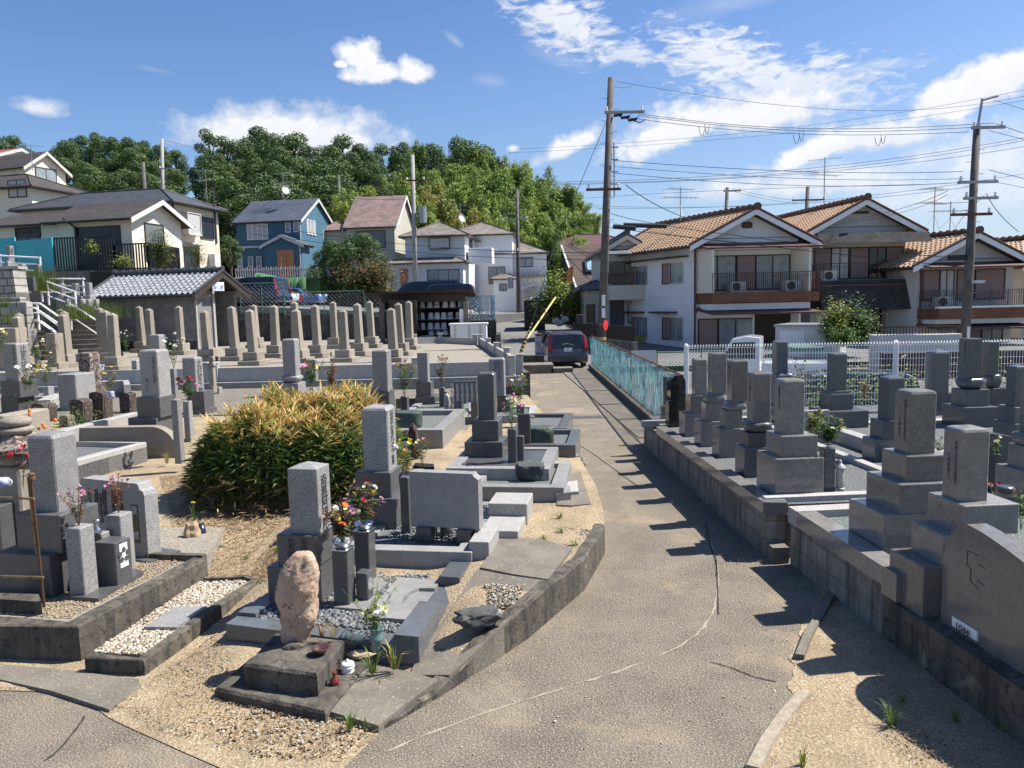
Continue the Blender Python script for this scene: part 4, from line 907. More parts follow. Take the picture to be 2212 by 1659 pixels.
kz=lambda i:KT
def barwall(label,pts,z0,z1,t,mat='old_concrete',name='concrete_kerb',cat='kerb',side=1):
    return kerbwall(name,label,[Vector((p.x,p.y,0)) for p in pts],z1,z0,t,mat,cat,side)
c1=[Wq(5,-160,675,.3),Wq(5,0,680,.3),Wq(5,455,686,.3),Wq(5,1200,288,.31)]
barwall('tall stained concrete kerb around the far left foreground grave',c1,-.05,.3,.17,side=1)
barwall('back edge of the stained concrete kerb below the crested incense box',[Wq(5,1200,262,.3),Wq(5,955,255,.3),Wq(5,880,250,.3)],.0,.3,.1,side=1)
pebbles('tan_gravel','coarse tan gravel in the far left foreground grave',[(p.x,p.y) for p in (Wq(5,0,610,.25),Wq(5,400,640,.25),Wq(5,1130,270,.25),Wq(5,960,260,.25),Wq(5,400,480,.25),Wq(5,0,500,.25))],.242,4500,.0085,.7,['sand','gravel_tan','sand','rock_tan','sand'],5)
bc1=[c1[1].lerp(c1[2],.3),c1[2],c1[3]];bd_=Vector((-.06,.06,0))
tag(MB().prism([(-7.5,bc1[0].y+.1)]+[((p+bd_).x,(p+bd_).y) for p in bc1[1:]]+[(bc1[2].x-.3,bc1[2].y+1.3),(-7.5,bc1[2].y+1.6)],-.1,.24).build('grave_bed','gravel_tan'),None,kind='structure')
wo=[Wq(5,x,y,.14) for x,y in ((490,868),(835,885),(1262,575),(1510,415),(1440,385),(1195,395))]
barwall('low stained concrete kerb round the white pebble plot',wo,-.05,.14,.085)
wpoly=[(p.x,p.y) for p in (Wq(5,540,835,.11),Wq(5,850,850,.11),Wq(5,1460,420,.11),Wq(5,1190,400,.11))]
tag(MB().prism(wpoly,-.05,.1).build('pebble_bed','gravel_tan'),None,kind='structure')
pebbles('white_pebbles','white and cream pebbles filling the small concrete plot',wpoly,.105,4200,.0125,.7,['white_pebble','white_pebble','sand'],4)
tp_=[Wq(5,835,690,.14),Wq(5,1025,692,.14),Wq(5,1205,568,.14),Wq(5,1020,573,.14)]
tag(MB().prism([(p.x,p.y) for p in tp_],.1,.14).build('stone_slab','granite'),'square grey granite paving slab lying on the white pebbles','slab')
tag(MB().prism([(p.x,p.y) for p in (Wq(5,-100,515,.36),Wq(5,0,530,.36),Wq(5,240,545,.36),Wq(5,225,500,.36),Wq(5,-100,490,.36))],.1,.36).build('concrete_block','old_concrete'),'stained concrete block at the left edge behind the steel posts','block')
s1,st1=stand('tall granite flower stand left of the crested incense box',4,437,635,1588,1130,.25,'granite',R(-14))
s2,st2=stand('tall granite flower stand right of the crested incense box',4,700,882,1440,1045,.25,'granite',R(-14))
ib,ibt=tomb('dark granite incense box with a white flower crest',4,1505,[(622,866,1225,'b')],.28,'granite_dark',R(-14),.9,'incense box','incense_box')
o_,xc,yc,w_,d_,z0_,z1_=ibt[0]
m=MB().box(w_/2-.004,-d_*.24,(z1_-z0_)*.35,w_/2+.004,d_*.24,(z1_-z0_)*.88);m.build('crest_panel','white_bright',ib,local=True)
m=MB()
cy0,cz0=0,(z1_-z0_)*.62
for k in range(5):
    a_=math.pi/2+k*2*math.pi/5;m.M=Matrix.Translation((w_/2+.004,cy0+.048*math.cos(a_),cz0+.048*math.sin(a_))) @ Matrix.Rotation(R(90),4,'Y')
    m.lathe(0,0,[(.026,0),(.026,.003)],12)
m.M=None;m.build('flower_crest','granite_dark',ib,local=True)
sh_,_=tomb('low granite altar shelf with scroll ends between the two flower stands',4,1450,[(600,740,1165,'b')],.28,'granite',R(-14),1,'altar shelf','altar_shelf')
pv=Wq(4,637,1168,Y=6.95);z_=pv.z
tag(MB().lathe(pv.x,pv.y,[(.03,z_),(.038,z_+.02),(.038,z_+.05),(.022,z_+.065),(.02,z_+.11),(.03,z_+.14)],14).build('incense_cup','steel',smooth=True),'small metal cup on the altar shelf by the crested box','cup')
fp=[Wq(5,410,515,.28),Wq(5,570,525,.28),Wq(5,835,368,.28),Wq(5,760,345,.28)]
tag(MB().prism([(p.x,p.y) for p in fp],.2,.28).build('stone_slab','granite_dark'),'thin dark granite slab under the crested incense box','slab')
qb=Wq(4,900,1320,.26);q1,q2=Wq(4,520,1100,Y=qb.y+.38),Wq(4,965,1240,Y=qb.y-.02);e2=Vector((q2.x-q1.x,q2.y-q1.y,0));Lt=e2.length
tb=empty('memorial_tablet',(q1.x,q1.y,.26),math.atan2(e2.y,e2.x),'grey memorial tablet with notched corners and columns of characters beside the left grave','memorial stone')
ht=Wq(4,740,815,Y=qb.y+.2).z-.26
n_=.06;prof=[(0,0),(Lt,0),(Lt,ht-2*n_),(Lt-n_*.2,ht-n_*1.3),(Lt-n_,ht-n_),(Lt-n_*1.3,ht-.01),(Lt-n_*1.6,ht),(n_*1.6,ht),(n_*1.3,ht-.01),(n_,ht-n_),(n_*.2,ht-n_*1.3),(0,ht-2*n_)]
MB().extr(prof,0,.16).build('tablet','granite',tb,local=True)
MB().box(-.03,-.08,-.06,Lt+.12,.3,.0).build('plinth','granite_dark',tb,local=True)
fa=tb.rotation_euler[2]-R(90)
def on_tab(x,z,s,size,mat='letter',line=.78):
    p=tb.matrix_basis @ Vector((x,-.003,z));return text(V(s),tb,p,fa,size,mat,1,line)
on_tab(Lt*.3,ht-.1,'春嶽軒隆道',.07);on_tab(Lt*.42,ht-.1,'誠純院大徳',.07);on_tab(Lt*.2,ht-.1,'平成十年四月五日',.05);on_tab(Lt*.36,ht-.14,'平成九年五月八日',.05);on_tab(Lt*.66,ht-.1,'院春嶽道忠居士',.075);on_tab(Lt*.55,ht-.1,'常照院妙光大姉',.06)
MB().box(Lt*.8,-.004,ht-.62,Lt*.9,.002,ht-.22).build('name_panel','black_granite',tb,local=True)
pp_=tb.matrix_basis @ Vector((Lt*.85,-.006,ht-.24));text('霊',tb,pp_,fa,.09,'letter_white');pp_=tb.matrix_basis @ Vector((Lt*.85,-.006,ht-.5));text('標',tb,pp_,fa,.09,'letter_white')
s3,st3=stand('front granite flower stand with steel bowl at the prayer gravestone',7,752,885,578,252,.18,'granite_dark',R(-14))
s4,st4=stand('rear granite flower stand with steel bowl at the prayer gravestone',7,878,1005,440,143,.18,'granite_dark',R(-14))
i2,it2=tomb('low dark granite incense box with round crest between the two bowl stands',7,545,[(885,990,380,'b')],.19,'granite_dark',R(-14),1.1,'incense box','incense_box')
o_,xc,yc,w_,d_,z0_,z1_=it2[0]
m=MB();m.M=Matrix.Translation((w_/2,0,(z1_-z0_)*.5)) @ Matrix.Rotation(R(90),4,'Y');m.lathe(0,0,[(.055,0),(.055,.004),(.045,.004),(.045,.001)],20);m.build('crest_ring','granite',i2,local=True)
fp=[Wq(7,760,575,.2),Wq(7,940,590,.2),Wq(7,1065,430,.2),Wq(7,1005,400,.2)]
tag(MB().prism([(p.x,p.y) for p in fp],.1,.2).build('stone_slab','granite'),'narrow granite footing slab at the river pebbles','slab')
for lab,st in (('shallow steel flower bowl on the front stand of the prayer grave',st3),('shallow steel flower bowl on the rear stand of the prayer grave',st4)):
    o,xc,yc,w_,d_,z0_,z1_=st[0]
    e=empty('flower_bowl',(xc,yc,z1_),R(-14),lab,'bowl')
    MB().cbox(0,0,.001,w_*1.12,w_*1.12,.012,.004).build('tray','steel',e,local=True)
    MB().lathe(0,0,[(.05,.012),(.062,.02),(.082,.06),(.09,.075),(.083,.075),(.07,.05)],24).build('bowl','steel',e,local=True,smooth=True)
sA,sB=Wq(6,1135,1225,Y=7.75),Wq(6,1560,1228,Y=7.55);dd=Vector((sB.x-sA.x,sB.y-sA.y,0));Ls=dd.length;zb_=Wq(6,1340,1228,Y=7.65).z;zt_=Wq(6,1340,888,Y=7.65).z
bs_=empty('memorial_slab',(sA.x,sA.y,zb_),math.atan2(dd.y,dd.x),'wide blank granite slab standing on two short legs in front of the tall carved gravestone','memorial stone')
h_=zt_-zb_;prof=[(0,0),(Ls,0),(Ls,h_-.06),(Ls-.02,h_-.045),(Ls-.05,h_-.02),(Ls-.06,h_),(0,h_)]
MB().extr(prof,0,.13).build('slab','granite',bs_,local=True)
for x_ in (.13*Ls,.72*Ls):MB().cbox(x_+.05,.06,-(zb_-.34),.16,.2,.0,.008).build('leg','granite_dark',bs_,local=True)
k3a,k3b=Wq(6,1555,1345,.42),Wq(6,1680,1160,.5)
kerbrect('granite kerb of the third grave with small dark pebbles',k3a.x-1.35,k3a.y+.18,R(-9),1.3,1.9,.1,.37,.17,'granite','gravel_grey',.33)
ke=empty('grave_kerb',(k3a.x,k3a.y,0),R(-9),'pale granite kerb end in three rising blocks right of the wide blank slab','grave kerb')
MB().cbox(.0,.3,.05,.2,.56,.46,.008).cbox(.1,.87,.05,.4,.56,.4,.008).cbox(.1,1.4,.05,.44,.5,.54,.008).build('kerb_stone','granite_white',ke,local=True)
vp=Wq(6,1352,1288,.35);tag(MB().lathe(vp.x,vp.y+.1,[(.07,.35),(.068,.42),(.055,.47),(.075,.5),(.072,.52)],16).build('stone_cup','granite_dark',smooth=True),'small round granite cup under the wide blank slab','cup')
pebbles('dark_pebbles','small dark pebbles under the wide blank slab',[(-1.35,7.8),(-.3,7.6),(-.15,8.9),(-1.1,9.1)],.352,1300,.016,.6,['river_pebble','river_pebble_light'],9)
fs_,fst=stand('dark granite flower stand between the carved gravestone and the blank slab',6,1068,1140,1245,915,.4,'granite_dark',R(-9))
kerbrect('granite kerb with greenish gravel and a rock stool beside the path',-.62,9.5,R(-8),1.24,1.6,.1,.47,.17,'granite','gravel_green',.4)
kerbrect('raised granite plinth kerb under the gravestone with pink flowers',-.92,10.2,R(-8),1.4,1.55,.1,.56,.16,'granite','granite_dark',.54)
kerbrect('blue grey granite kerb with a green rock at the bend of the path',-.15,12.25,R(-8),1.15,1.6,.1,.48,.16,'granite_blue','gravel_grey',.4)
kerbrect('angled granite kerb with grey gravel farther along the path',.0,14.1,R(-8),1.0,1.9,.1,.45,.17,'granite_blue','gravel_grey',.38)
kerbrect('tall granite kerb with gravel and a round rock stool left of the concrete pad',-2.5,13.15,R(-5),1.3,2.6,.2,.62,.2,'granite','gravel_green',.52)
kerbrect('low granite kerb round two green vases in front of the far slab',-1.15,15.8,R(-3),1.6,1.6,.1,.42,.14,'granite_white','gravel_grey',.38)
kerbrect('granite kerb of the small grave near the terrace wall',-2.4,16.6,R(-5),1.4,1.6,.2,.46,.16,'granite','gravel_green',.42)
s5,st5=stand('dark granite flower stand with a round hole beside the gravestone with pink flowers',13,1420,1508,1265,925,.5,'granite_dark',R(-8))
i3,it3=tomb('dark granite incense box with a square recess by the pink flowers',13,1245,[(1508,1577,990,'b')],.5,'granite_dark',R(-8),1,'incense box','incense_box')
s7,st7=stand('granite flower stand with a round hole under the yellow and purple bouquet',13,420,502,850,620,.5,'granite_dark',R(-8))
s8,st8=stand('granite flower stand under the tall dry bouquet near the terrace wall',13,780,838,745,535,.35,'granite_dark',R(-5))
s9,st9=stand('small granite stand beside the dry bouquet stand',13,832,872,750,575,.35,'granite_dark',R(-5))
for st in (st5,st7,st8):
    o,xc,yc,w_,d_,z0_,z1_=st[0];e=o.parent
    m=MB();m.M=Matrix.Translation((0,-d_/2-.003,(z1_-z0_)*.62)) @ Matrix.Rotation(R(90),4,'X');m.lathe(0,0,[(.012,-.002),(.012,.002)],10);m.build('hole','black',e,local=True)
ft,ftt=tomb('white lettered grey tablet standing on legs in front of the terrace wall',13,668,[(918,1140,475,'b')],.75,'granite_blue',R(-2),.12,'memorial stone','memorial_tablet')
for k in range(7):face_text(ft,ftt[0],'f','昭和平成年月日俗名行年',.085,.05,.33-.1*k,'letter_white',wx=.8,line=.74)
o,xc,yc,w_,d_,z0_,z1_=ftt[0]
for x_ in (-.32,.35):MB().cbox(x_*w_,0,-.45,.14,.16,-.02,.005).build('leg','granite_dark',ft,local=True)
it,itt=tomb('dark tablet with faint characters behind the pink flowers',15,1450,[(330,450,1138,'b')],.42,'granite_dark',R(-8),.25,'memorial stone','memorial_tablet')
face_text(it,itt[0],'f','霊標先祖代々之諸霊',.05,.06,0,'letter_faint')
for lab,a in (('granite flower stand with white blooms below the far left carved gravestone',(195,322,730,560)),('granite flower stand with yellow blooms below the far left carved gravestone',(395,512,690,528)),
               ('granite flower stand with mixed blooms beside the far left carved gravestone',(325,425,530,370)),('granite flower stand with dry blooms below the beige gravestone',(437,537,460,352)),
               ('granite block stand under the white bouquet beside the slim post stone',(1590,1660,640,360)),):
    stand(lab,12,a[0],a[1],a[2],a[3],.62,'granite',R(-12))
for lab,a in (('granite stand with a notch left of the bamboo bush',(1127,1200,700,290)),('granite stand under the dark red bouquet left of the bamboo bush',(1200,1265,560,300)),('square granite stand right of the five character gravestone',(1318,1392,340,225)),('rear square granite stand right of the five character gravestone',(1400,1455,300,208))):
    stand(lab,4,a[0],a[1],a[2],a[3],.45,'granite',R(-12))
ib4,it4=tomb('granite incense box with swirl crest at the far left carved gravestone',12,700,[(322,480,620,'b')],.62,'granite',R(-12),1,'incense box','incense_box')
tomb('pale cream inscribed pillar with stacked round top behind the left stands',4,240,[(1350,1420,200,'b','old_granite'),(1362,1412,75,'tf','old_granite'),(1358,1415,40,'slab','old_granite'),(1365,1408,5,'slab','old_granite')],.8,'old_granite',R(-8),name='grave_pillar',cat='grave pillar')
tomb('dark granite block at the left picture edge behind the brass post',4,1285,[(-90,105,985,'b','granite_dark')],.36,'granite_dark',R(-14),cat='flower stand',name='stone_block')
tomb('granite stand with a round steel vase at the left picture edge',4,1200,[(95,212,855,'b')],.36,'granite',R(-14),cat='flower stand',name='flower_stand')
tomb('low stepped granite altar with a blue cup at the left picture edge',4,960,[(-120,95,840,'b')],.5,'granite',R(-14),cat='altar',name='altar_shelf')
pf=empty('post_frame',(0,0,0),label='tarnished brass and rust post frame with two rails at the left edge',cat='post frame')
pA,pB=Wq(4,290,1655,.28),Wq(4,200,800,Y=5.9)
MB().tube([(pA.x,pA.y,.3),pB],.012,8).build('post','rust',pf);MB().tube([(pA.x-.03,pA.y+.01,.75),(pB.x-.02,pB.y,pB.z)],.009,8).build('post','brass_pipe',pf)
for y_ in (935,1450):
    a_=Wq(4,225 if y_<1000 else 285,y_,Y=5.85);b_=Wq(4,-200,y_-10 if y_<1000 else y_-10,Y=5.95);MB().tube([a_,b_],.012,4).build('rail','brass_pipe',pf)
kz_=Wq(4,205,790,Y=5.9);MB().lathe(kz_.x,kz_.y,[(.03,kz_.z-.02),(.03,kz_.z),(.015,kz_.z+.005),(.03,kz_.z+.015),(.02,kz_.z+.03)],10).build('finial','rust',pf)
MB().tube([(pA.x+.005,pA.y-.01,pA.z+.5),(pA.x+.005,pA.y-.01,pA.z+.54)],.014,6).build('clamp','black',pf)
from mathutils import noise as mn
def rock(name,label,cx,cy,cz,sx,sy,sz,mat,seed=0,amp=.25,freq=1.6,sub=4,rot=0,cat='rock',box=0.,grp=None,flat=9):
    bm=bmesh.new();bmesh.ops.create_icosphere(bm,subdivisions=sub,radius=1);o3=Vector((seed*7.3,seed*3.1,seed*1.7))
    for v in bm.verts:
        p=v.co.copy()
        if box:p=Vector([math.copysign(abs(c)**(1-box),c) for c in p])
        n=mn.noise(p*freq+o3)*amp+mn.noise(p*freq*2.7+o3)*amp*.45+mn.noise(p*freq*6+o3)*amp*.16
        p=p*(1+n);v.co=Vector((p.x*sx,p.y*sy,(p.z if p.z<flat else flat+(p.z-flat)*.06)*sz))
    me=bpy.data.meshes.new(name);bm.to_mesh(me);bm.free();me.materials.append(MAT[mat]);me.polygons.foreach_set('use_smooth',[True]*len(me.polygons))
    o=bpy.data.objects.new(name,me);COL.objects.link(o);o.location=(cx,cy,cz);o.rotation_euler[2]=rot
    return tag(o,label,cat,grp)
def quadprism(name,label,pts,ztop,zb,mat,cat,bev=.02):
    P=[Vector((*p.xy,0)) for p in pts];c=sum(P,Vector())/len(P);m=MB();n=len(P)
    a=sum(P[i].x*P[(i+1)% n].y-P[(i+1)% n].x*P[i].y for i in range(n))
    if a<0:P=P[::-1]
    Q=[];r_=random.Random(len(label))
    for i in range(n):
        for k in range(10):
            p=P[i].lerp(P[(i+1)% n],k/10);Q.append(p+(p-c).normalized()*r_.uniform(-.006,.004))
    N=len(Q);vs=[(p.x,p.y,zb) for p in Q]+[(p.x,p.y,ztop-bev) for p in Q]+[(*(p+(c-p).normalized()*bev).xy,ztop+r_.uniform(-.003,.003)) for p in Q]+[(c.x,c.y,ztop+.004)]
    fs=[(i,(i+1)% N,N+(i+1)% N,N+i) for i in range(N)]+[(N+i,N+(i+1)% N,2*N+(i+1)% N,2*N+i) for i in range(N)]+[(2*N+i,2*N+(i+1)% N,3*N) for i in range(N)]
    return tag(m.add(vs,fs).build(name,mat),label,cat)
zs=.09;zp=.25
quadprism('plinth_slab','wide stained concrete slab under the boulder plinth',[Wq(5,1240,1045,zs),Wq(5,1890,1185,zs),Wq(5,2140,890,zs),Wq(5,1470,850,zs)],zs,-.1,'old_concrete','slab')
bp=[Wq(5,1415,905,zp),Wq(5,1840,965,zp),Wq(5,2005,765,zp),Wq(5,1600,722,zp)]
quadprism('plinth','square mossy concrete plinth carrying the upright pink boulder',bp,zp,.02,'old_concrete','plinth')
bc=Wq(5,1725,800,zp);by=bc.y+.1
bt=Wq(5,1750,262,Y=by).z;bh=bt-zp
bw_=Wq(5,1640,600,Y=by),Wq(5,1850,600,Y=by)
prof=[(0,1640,1795),(.08,1638,1812),(.2,1645,1838),(.35,1632,1842),(.5,1622,1842),(.65,1612,1845),(.75,1625,1848),(.85,1645,1840),(.93,1665,1828),(.98,1690,1815),(1.0,1705,1805)]
m=MB();n=48;nl=60;vs=[]
def pint(t_):
    for a,b in zip(prof,prof[1:]):
        if t_<=b[0]:
            s=(t_-a[0])/(b[0]-a[0]);return a[1]+(b[1]-a[1])*s,a[2]+(b[2]-a[2])*s
    return prof[-1][1:]
for k in range(nl+1):
    t_=k/nl;a,b=pint(t_);z=zp-.02+(bh+.02)*t_;yy=262+(850-262)*(1-t_)
    x0,x1=Wq(5,a,yy,Y=by).x,Wq(5,b,yy,Y=by).x;rx=(x1-x0)/2;cx=(x0+x1)/2;ry=rx*.85
    for j in range(n):
        A_=2*math.pi*j/n;ca,sa=math.cos(A_),math.sin(A_);mm=(abs(ca)**2.6+abs(sa)**2.6)**(-1/2.6)
        p=Vector((ca*1.1,sa*1.1,t_*4.2));p2=Vector((p.x*2.4,p.y*2.4,p.z*.8));d_=1+.16*mn.noise(p*1.1)+.1*mn.noise(p2)+.04*mn.noise(p*5)+.02*mn.noise(p*12)
        pit=mn.noise(p*9+Vector((5,2,1)));d_-=.2*max(0,pit-.3);cre=abs(mn.noise(Vector((ca*2.2,sa*2.2,t_*2.1+4))));d_-=.09*max(0,.09-cre)/.09
        vs.append((cx+rx*ca*mm*d_,by+ry*sa*mm*d_,z))
fs=[(k*n+j,k*n+(j+1)% n,(k+1)*n+(j+1)% n,(k+1)*n+j) for k in range(nl) for j in range(n)]
vs.append((cx,by,zp-.02+bh+.012));fs+=[(nl*n+j,nl*n+(j+1)% n,len(vs)-1) for j in range(n)]
m.add(vs,fs);tag(m.build('boulder','boulder',smooth=True),'upright weathered pink boulder standing on the mossy concrete plinth','boulder')
rock('mortar_lump','dark mortar lump at the foot of the upright boulder',bc.x-.02,bc.y-.03,zp+.0,.085,.06,.035,'old_concrete',3,cat='mortar')
def pot(name,label,p,prof,mat,n=20,cat='pot'):
    return tag(MB().lathe(p.x,p.y,[(r,p.z+z) for r,z in prof],n).build(name,mat,smooth=True),label,cat)
pot('bowl','small dark brown bowl on the plinth beside the boulder',Wq(5,1862,850,zp),[(.026,0),(.026,.01),(.045,.02),(.066,.055),(.062,.055),(.04,.025),(.01,.02)],'ceramic_brown',cat='bowl')
e=empty('incense_burner',Wq(5,2020,950,zs),label='little white lidded incense burner on the concrete slab',cat='incense burner')
MB().lathe(0,0,[(.045,0),(.048,.008),(.036,.012),(.05,.03),(.052,.045),(.046,.055)],22).build('dish','ceramic_white',e,smooth=True,local=True)
MB().lathe(0,0,[(.05,.055),(.048,.066),(.03,.076),(.008,.08),(.012,.09),(.004,.096)],22).build('lid','ceramic_white',e,smooth=True,local=True)
pot('bottle','tiny dark red ceramic bottle standing on the slab beside the burner',Wq(5,1945,1025,zs),[(.026,0),(.034,.01),(.034,.035),(.02,.05),(.015,.055),(.016,.085),(.019,.095),(.012,.095)],'ceramic_red',cat='bottle')
gj=Wq(7,890,800,.12);m=MB();a_=R(-25)
m.M=Matrix.Translation((gj.x,gj.y,gj.z+.06)) @ Matrix.Rotation(a_,4,'Z') @ Matrix.Rotation(R(90),4,'Y')
m.lathe(0,0,[(.055,-.11),(.062,-.1),(.062,.05),(.045,.075),(.045,.1),(.04,.1),(.04,.07),(.055,.05),(.055,-.09)],20)
tag(m.build('glass_jar','clear_glass',smooth=True),'empty clear glass jar lying on its side by the kerb','jar')
gv=Wq(7,1010,840,.1);vg=empty('flower_vase',gv,label='grey green ribbed vase with pale yellow flowers in front of the kerb',cat='vase')
pm('celadon',(.12,.2,.19),rough=.15,coat=.6)
MB().lathe(0,0,[(.04,0),(.055,.02),(.06,.06),(.05,.09),(.06,.1),(.058,.13),(.042,.15),(.05,.19),(.058,.2),(.05,.2),(.03,.16)],20).build('vase_body','celadon',vg,smooth=True,local=True)
rock('stone','flat tan stone beside the glass jar',*Wq(7,915,850,.12),.1,.06,.025,'rock_tan',4,.3)
rock('rock','jagged black and grey rock lying on the concrete apron',*(Wq(7,1590,645,.3)+Vector((0,0,.02))),.17,.1,.055,'rock_dark',5,.4,1.6,rot=R(25),box=.45)
rock('rock','brown pointed stone standing in the sandy ground below the bamboo bush',*(WL(*q(5,1120,215))+Vector((0,0,.1))),.085,.07,.17,'rock_tan',6,.35)
rock('rock','pale flat stone next to the black plastic vase',*(WL(*q(5,1240,235))+Vector((0,0,.02))),.12,.07,.04,'concrete',7,.3)
vb_=WL(*q(5,1190,190));m=MB();m.M=Matrix.Translation(vb_) @ Matrix.Rotation(R(-14),4,'Y');m.lathe(0,0,[(.03,0),(.04,.01),(.048,.2),(.04,.2),(.03,.05)],14)
tag(m.build('plastic_vase','car_navy',smooth=True),'dark navy plastic vase leaning beside the brown pointed stone','vase')
rs_=Wq(20,295,620,.42);rock('rock_stool','rough dark cylindrical rock on the greenish gravel near the path',rs_.x,rs_.y+.1,.52,.19,.17,.14,'rock_dark',8,.15,1.5,box=.35,flat=.62)
rs_=Wq(13,490,905,.54);rock('rock_stool','flat topped round stone on the gravel of the tall kerb',rs_.x,rs_.y+.15,.66,.24,.21,.25,'rock_green',9,.1,1.5,box=.35,flat=.6)
rs_=Wq(15,545,1420,.4);rock('rock_stool','dark green flat topped rock at the bend of the path',rs_.x,rs_.y+.1,.53,.22,.19,.25,'rock_green',10,.15,1.6,box=.35,flat=.6)
rock('rock','dark brown block of stone at the kerb beside the path',*(Wq(20,855,480,.1)+Vector((0,.1,.05))),.16,.12,.13,'rock_dark',11,.3,box=.4)
rock('rock','tan broken stone beside the dark brown block near the path',*(Wq(20,700,490,.1)+Vector((0,.1,.02))),.2,.14,.07,'rock_tan',12,.4,box=.2)
rock('rock','long flat stone at the front edge of the concrete slab near the path',*(Wq(20,850,1030,.25)),.32,.09,.03,'concrete',13,.3,rot=R(-12))
wt=[Wq(20,640,680,.34),Wq(20,905,640,.34),Wq(20,925,785,.34),Wq(20,640,800,.34)]
tag(MB().prism([(p.x,p.y) for p in wt],.3,.345).build('stone_tile','granite_white'),'bright white granite tile lying on the concrete slab','tile')
wt=[Wq(20,640,820,.34),Wq(20,820,785,.34),Wq(20,830,880,.34),Wq(20,640,900,.34)]
tag(MB().prism([(p.x,p.y+.1) for p in wt],.2,.4).build('stone_block','granite'),'grey cut stone block against the kerb near the white tile','block')
for lab,px_,s,mt in (('narrow white standing stone left of the green vases',(860,810),(.07,.06,.32),'granite_white'),('grey standing stone between the two green vases',(960,810),(.09,.06,.22),'brown_stone')):
    p=Wq(13,*px_,.4);rock('standing_stone',lab,p.x,p.y,.4+s[2]*.6,*s,mt,14,.2,box=.2,cat='stone')
p=Wq(13,490,1180,.3);rock('standing_stone','brown hollowed stone behind the yellow flowers',p.x,p.y+.1,.5,.12,.1,.22,'brown_stone',15,.3,cat='stone')
p=Wq(13,550,1190,.3);rock('standing_stone','slender brown stone behind the yellow flowers',p.x,p.y,.55,.08,.07,.3,'brown_stone',16,.3,cat='stone')
p=Wq(12,345,590,.7);pot('incense_cup','small stone cup on the altar of the far left carved gravestone',p,[(.05,0),(.06,.03),(.045,.06)],'granite_dark',cat='cup')
p=Wq(12,30,1460,Y=6.2);e=empty('tea_cup',p,label='blue and white tea cup at the left picture edge',cat='cup')
MB().lathe(0,0,[(.03,0),(.045,.01),(.05,.07),(.046,.07),(.04,.02)],20).build('cup_body','ceramic_blue',e,smooth=True,local=True)
MB().tube([(.045+.03*math.sin(R(a_)),0,.036+.025*math.cos(R(a_))) for a_ in range(0,181,30)],.006,6).build('handle','ceramic_white',e,local=True)
p=Wq(14,1430,1470,.95);pot('incense_burner','round stone incense burner at the right edge below the red flowers',Vector((4.3,6.6,.98)),[(.04,0),(.07,.03),(.075,.06),(.06,.08)],'granite_dark',cat='incense burner')
sandL=[(p.x,p.y) for p in (W(250,1530),W(350,1585),W(600,1645),W(740,1650),W(820,1590),W(720,1545),W(560,1520),W(480,1400),W(470,1370),W(330,1470))]
pebbles('loose_gravel','loose mixed gravel scattered over the sand in the foreground',sandL,0,1500,.006,.6,['white_pebble','sand','river_pebble','rock_tan','sand'],21,zf=lambda x,y:hL(x,y)+.018,weights=[3,4,2,2,6])
pebbles('loose_gravel','larger chips of stone along the front of the concrete slab',[(p.x,p.y) for p in (W(560,1530),W(700,1560),W(800,1580),W(740,1640),W(560,1640),W(440,1560))],0,300,.011,0.6,['white_pebble','sand','sand','rock_tan'],22,zf=lambda x,y:hL(x,y)+.02)
pebbles('loose_gravel','grey gravel patch by the end of the kerb wall',[(p.x,p.y) for p in (Wq(20,250,1430,.27),Wq(20,560,1260,.27),Wq(20,1100,1300,.27),Wq(20,900,1520,.27),Wq(20,600,1560,.27))],.28,700,.014,.6,['river_pebble_light','gravel_tan','gravel_grey','sand'],23)
pebbles('loose_gravel','loose gravel in the corner of the worn concrete apron',[(p.x,p.y) for p in (Wq(7,1640,440,.29),Wq(7,1880,430,.29),Wq(7,1800,560,.29),Wq(7,1660,570,.29))],.285,450,.011,.6,['gravel_tan','white_pebble','gravel_grey','sand'],25)
sandR=[(2.1,3.0),(2.3,4.6),(2.75,6.0),(2.95,5.6),(3.0,3.0)]
pebbles('loose_gravel','fine grit scattered on the sandy verge at the right',sandR,.012,900,.006,.6,['rock_tan','gravel_tan','sand','dry_brown'],24)
def straws(name,label,poly,n,L,mats,seed,zf,wid=.0016):
    r_=random.Random(seed);xs_=[p[0] for p in poly];ys_=[p[1] for p in poly];m=MB();c=0
    def ins(x,y):
        i_=False;j=len(poly)-1
        for i in range(len(poly)):
            xi,yi=poly[i];xj,yj=poly[j]
            if (yi>y)!=(yj>y) and x<(xj-xi)*(y-yi)/(yj-yi)+xi:i_=not i_
            j=i
        return i_
    while c<n:
        x,y=r_.uniform(min(xs_),max(xs_)),r_.uniform(min(ys_),max(ys_))
        if not ins(x,y):continue
        a=r_.uniform(0,6.28);l=L*r_.uniform(.4,1.4);dx,dy=math.cos(a)*l/2,math.sin(a)*l/2;wx_,wy_=-math.sin(a)*wid,math.cos(a)*wid;z=zf(x,y)+r_.uniform(.014,.03);lf=r_.uniform(0,l*.25)
        m.add([(x-dx-wx_,y-dy-wy_,z),(x-dx+wx_,y-dy+wy_,z),(x+wx_,y+wy_,z+lf*.5+.004),(x-wx_,y-wy_,z+lf*.5+.004),(x+dx,y+dy,z+lf)],[(0,3,2,1),(3,4,2)],r_.randrange(len(mats)));c+=1
    return tag(m.build(name,mats),label,kind='stuff')
straws('dry_straw','short dry straw lying on the foreground sand',sandL,2500,.03,['straw','leaf_brown','straw'],31,hL)
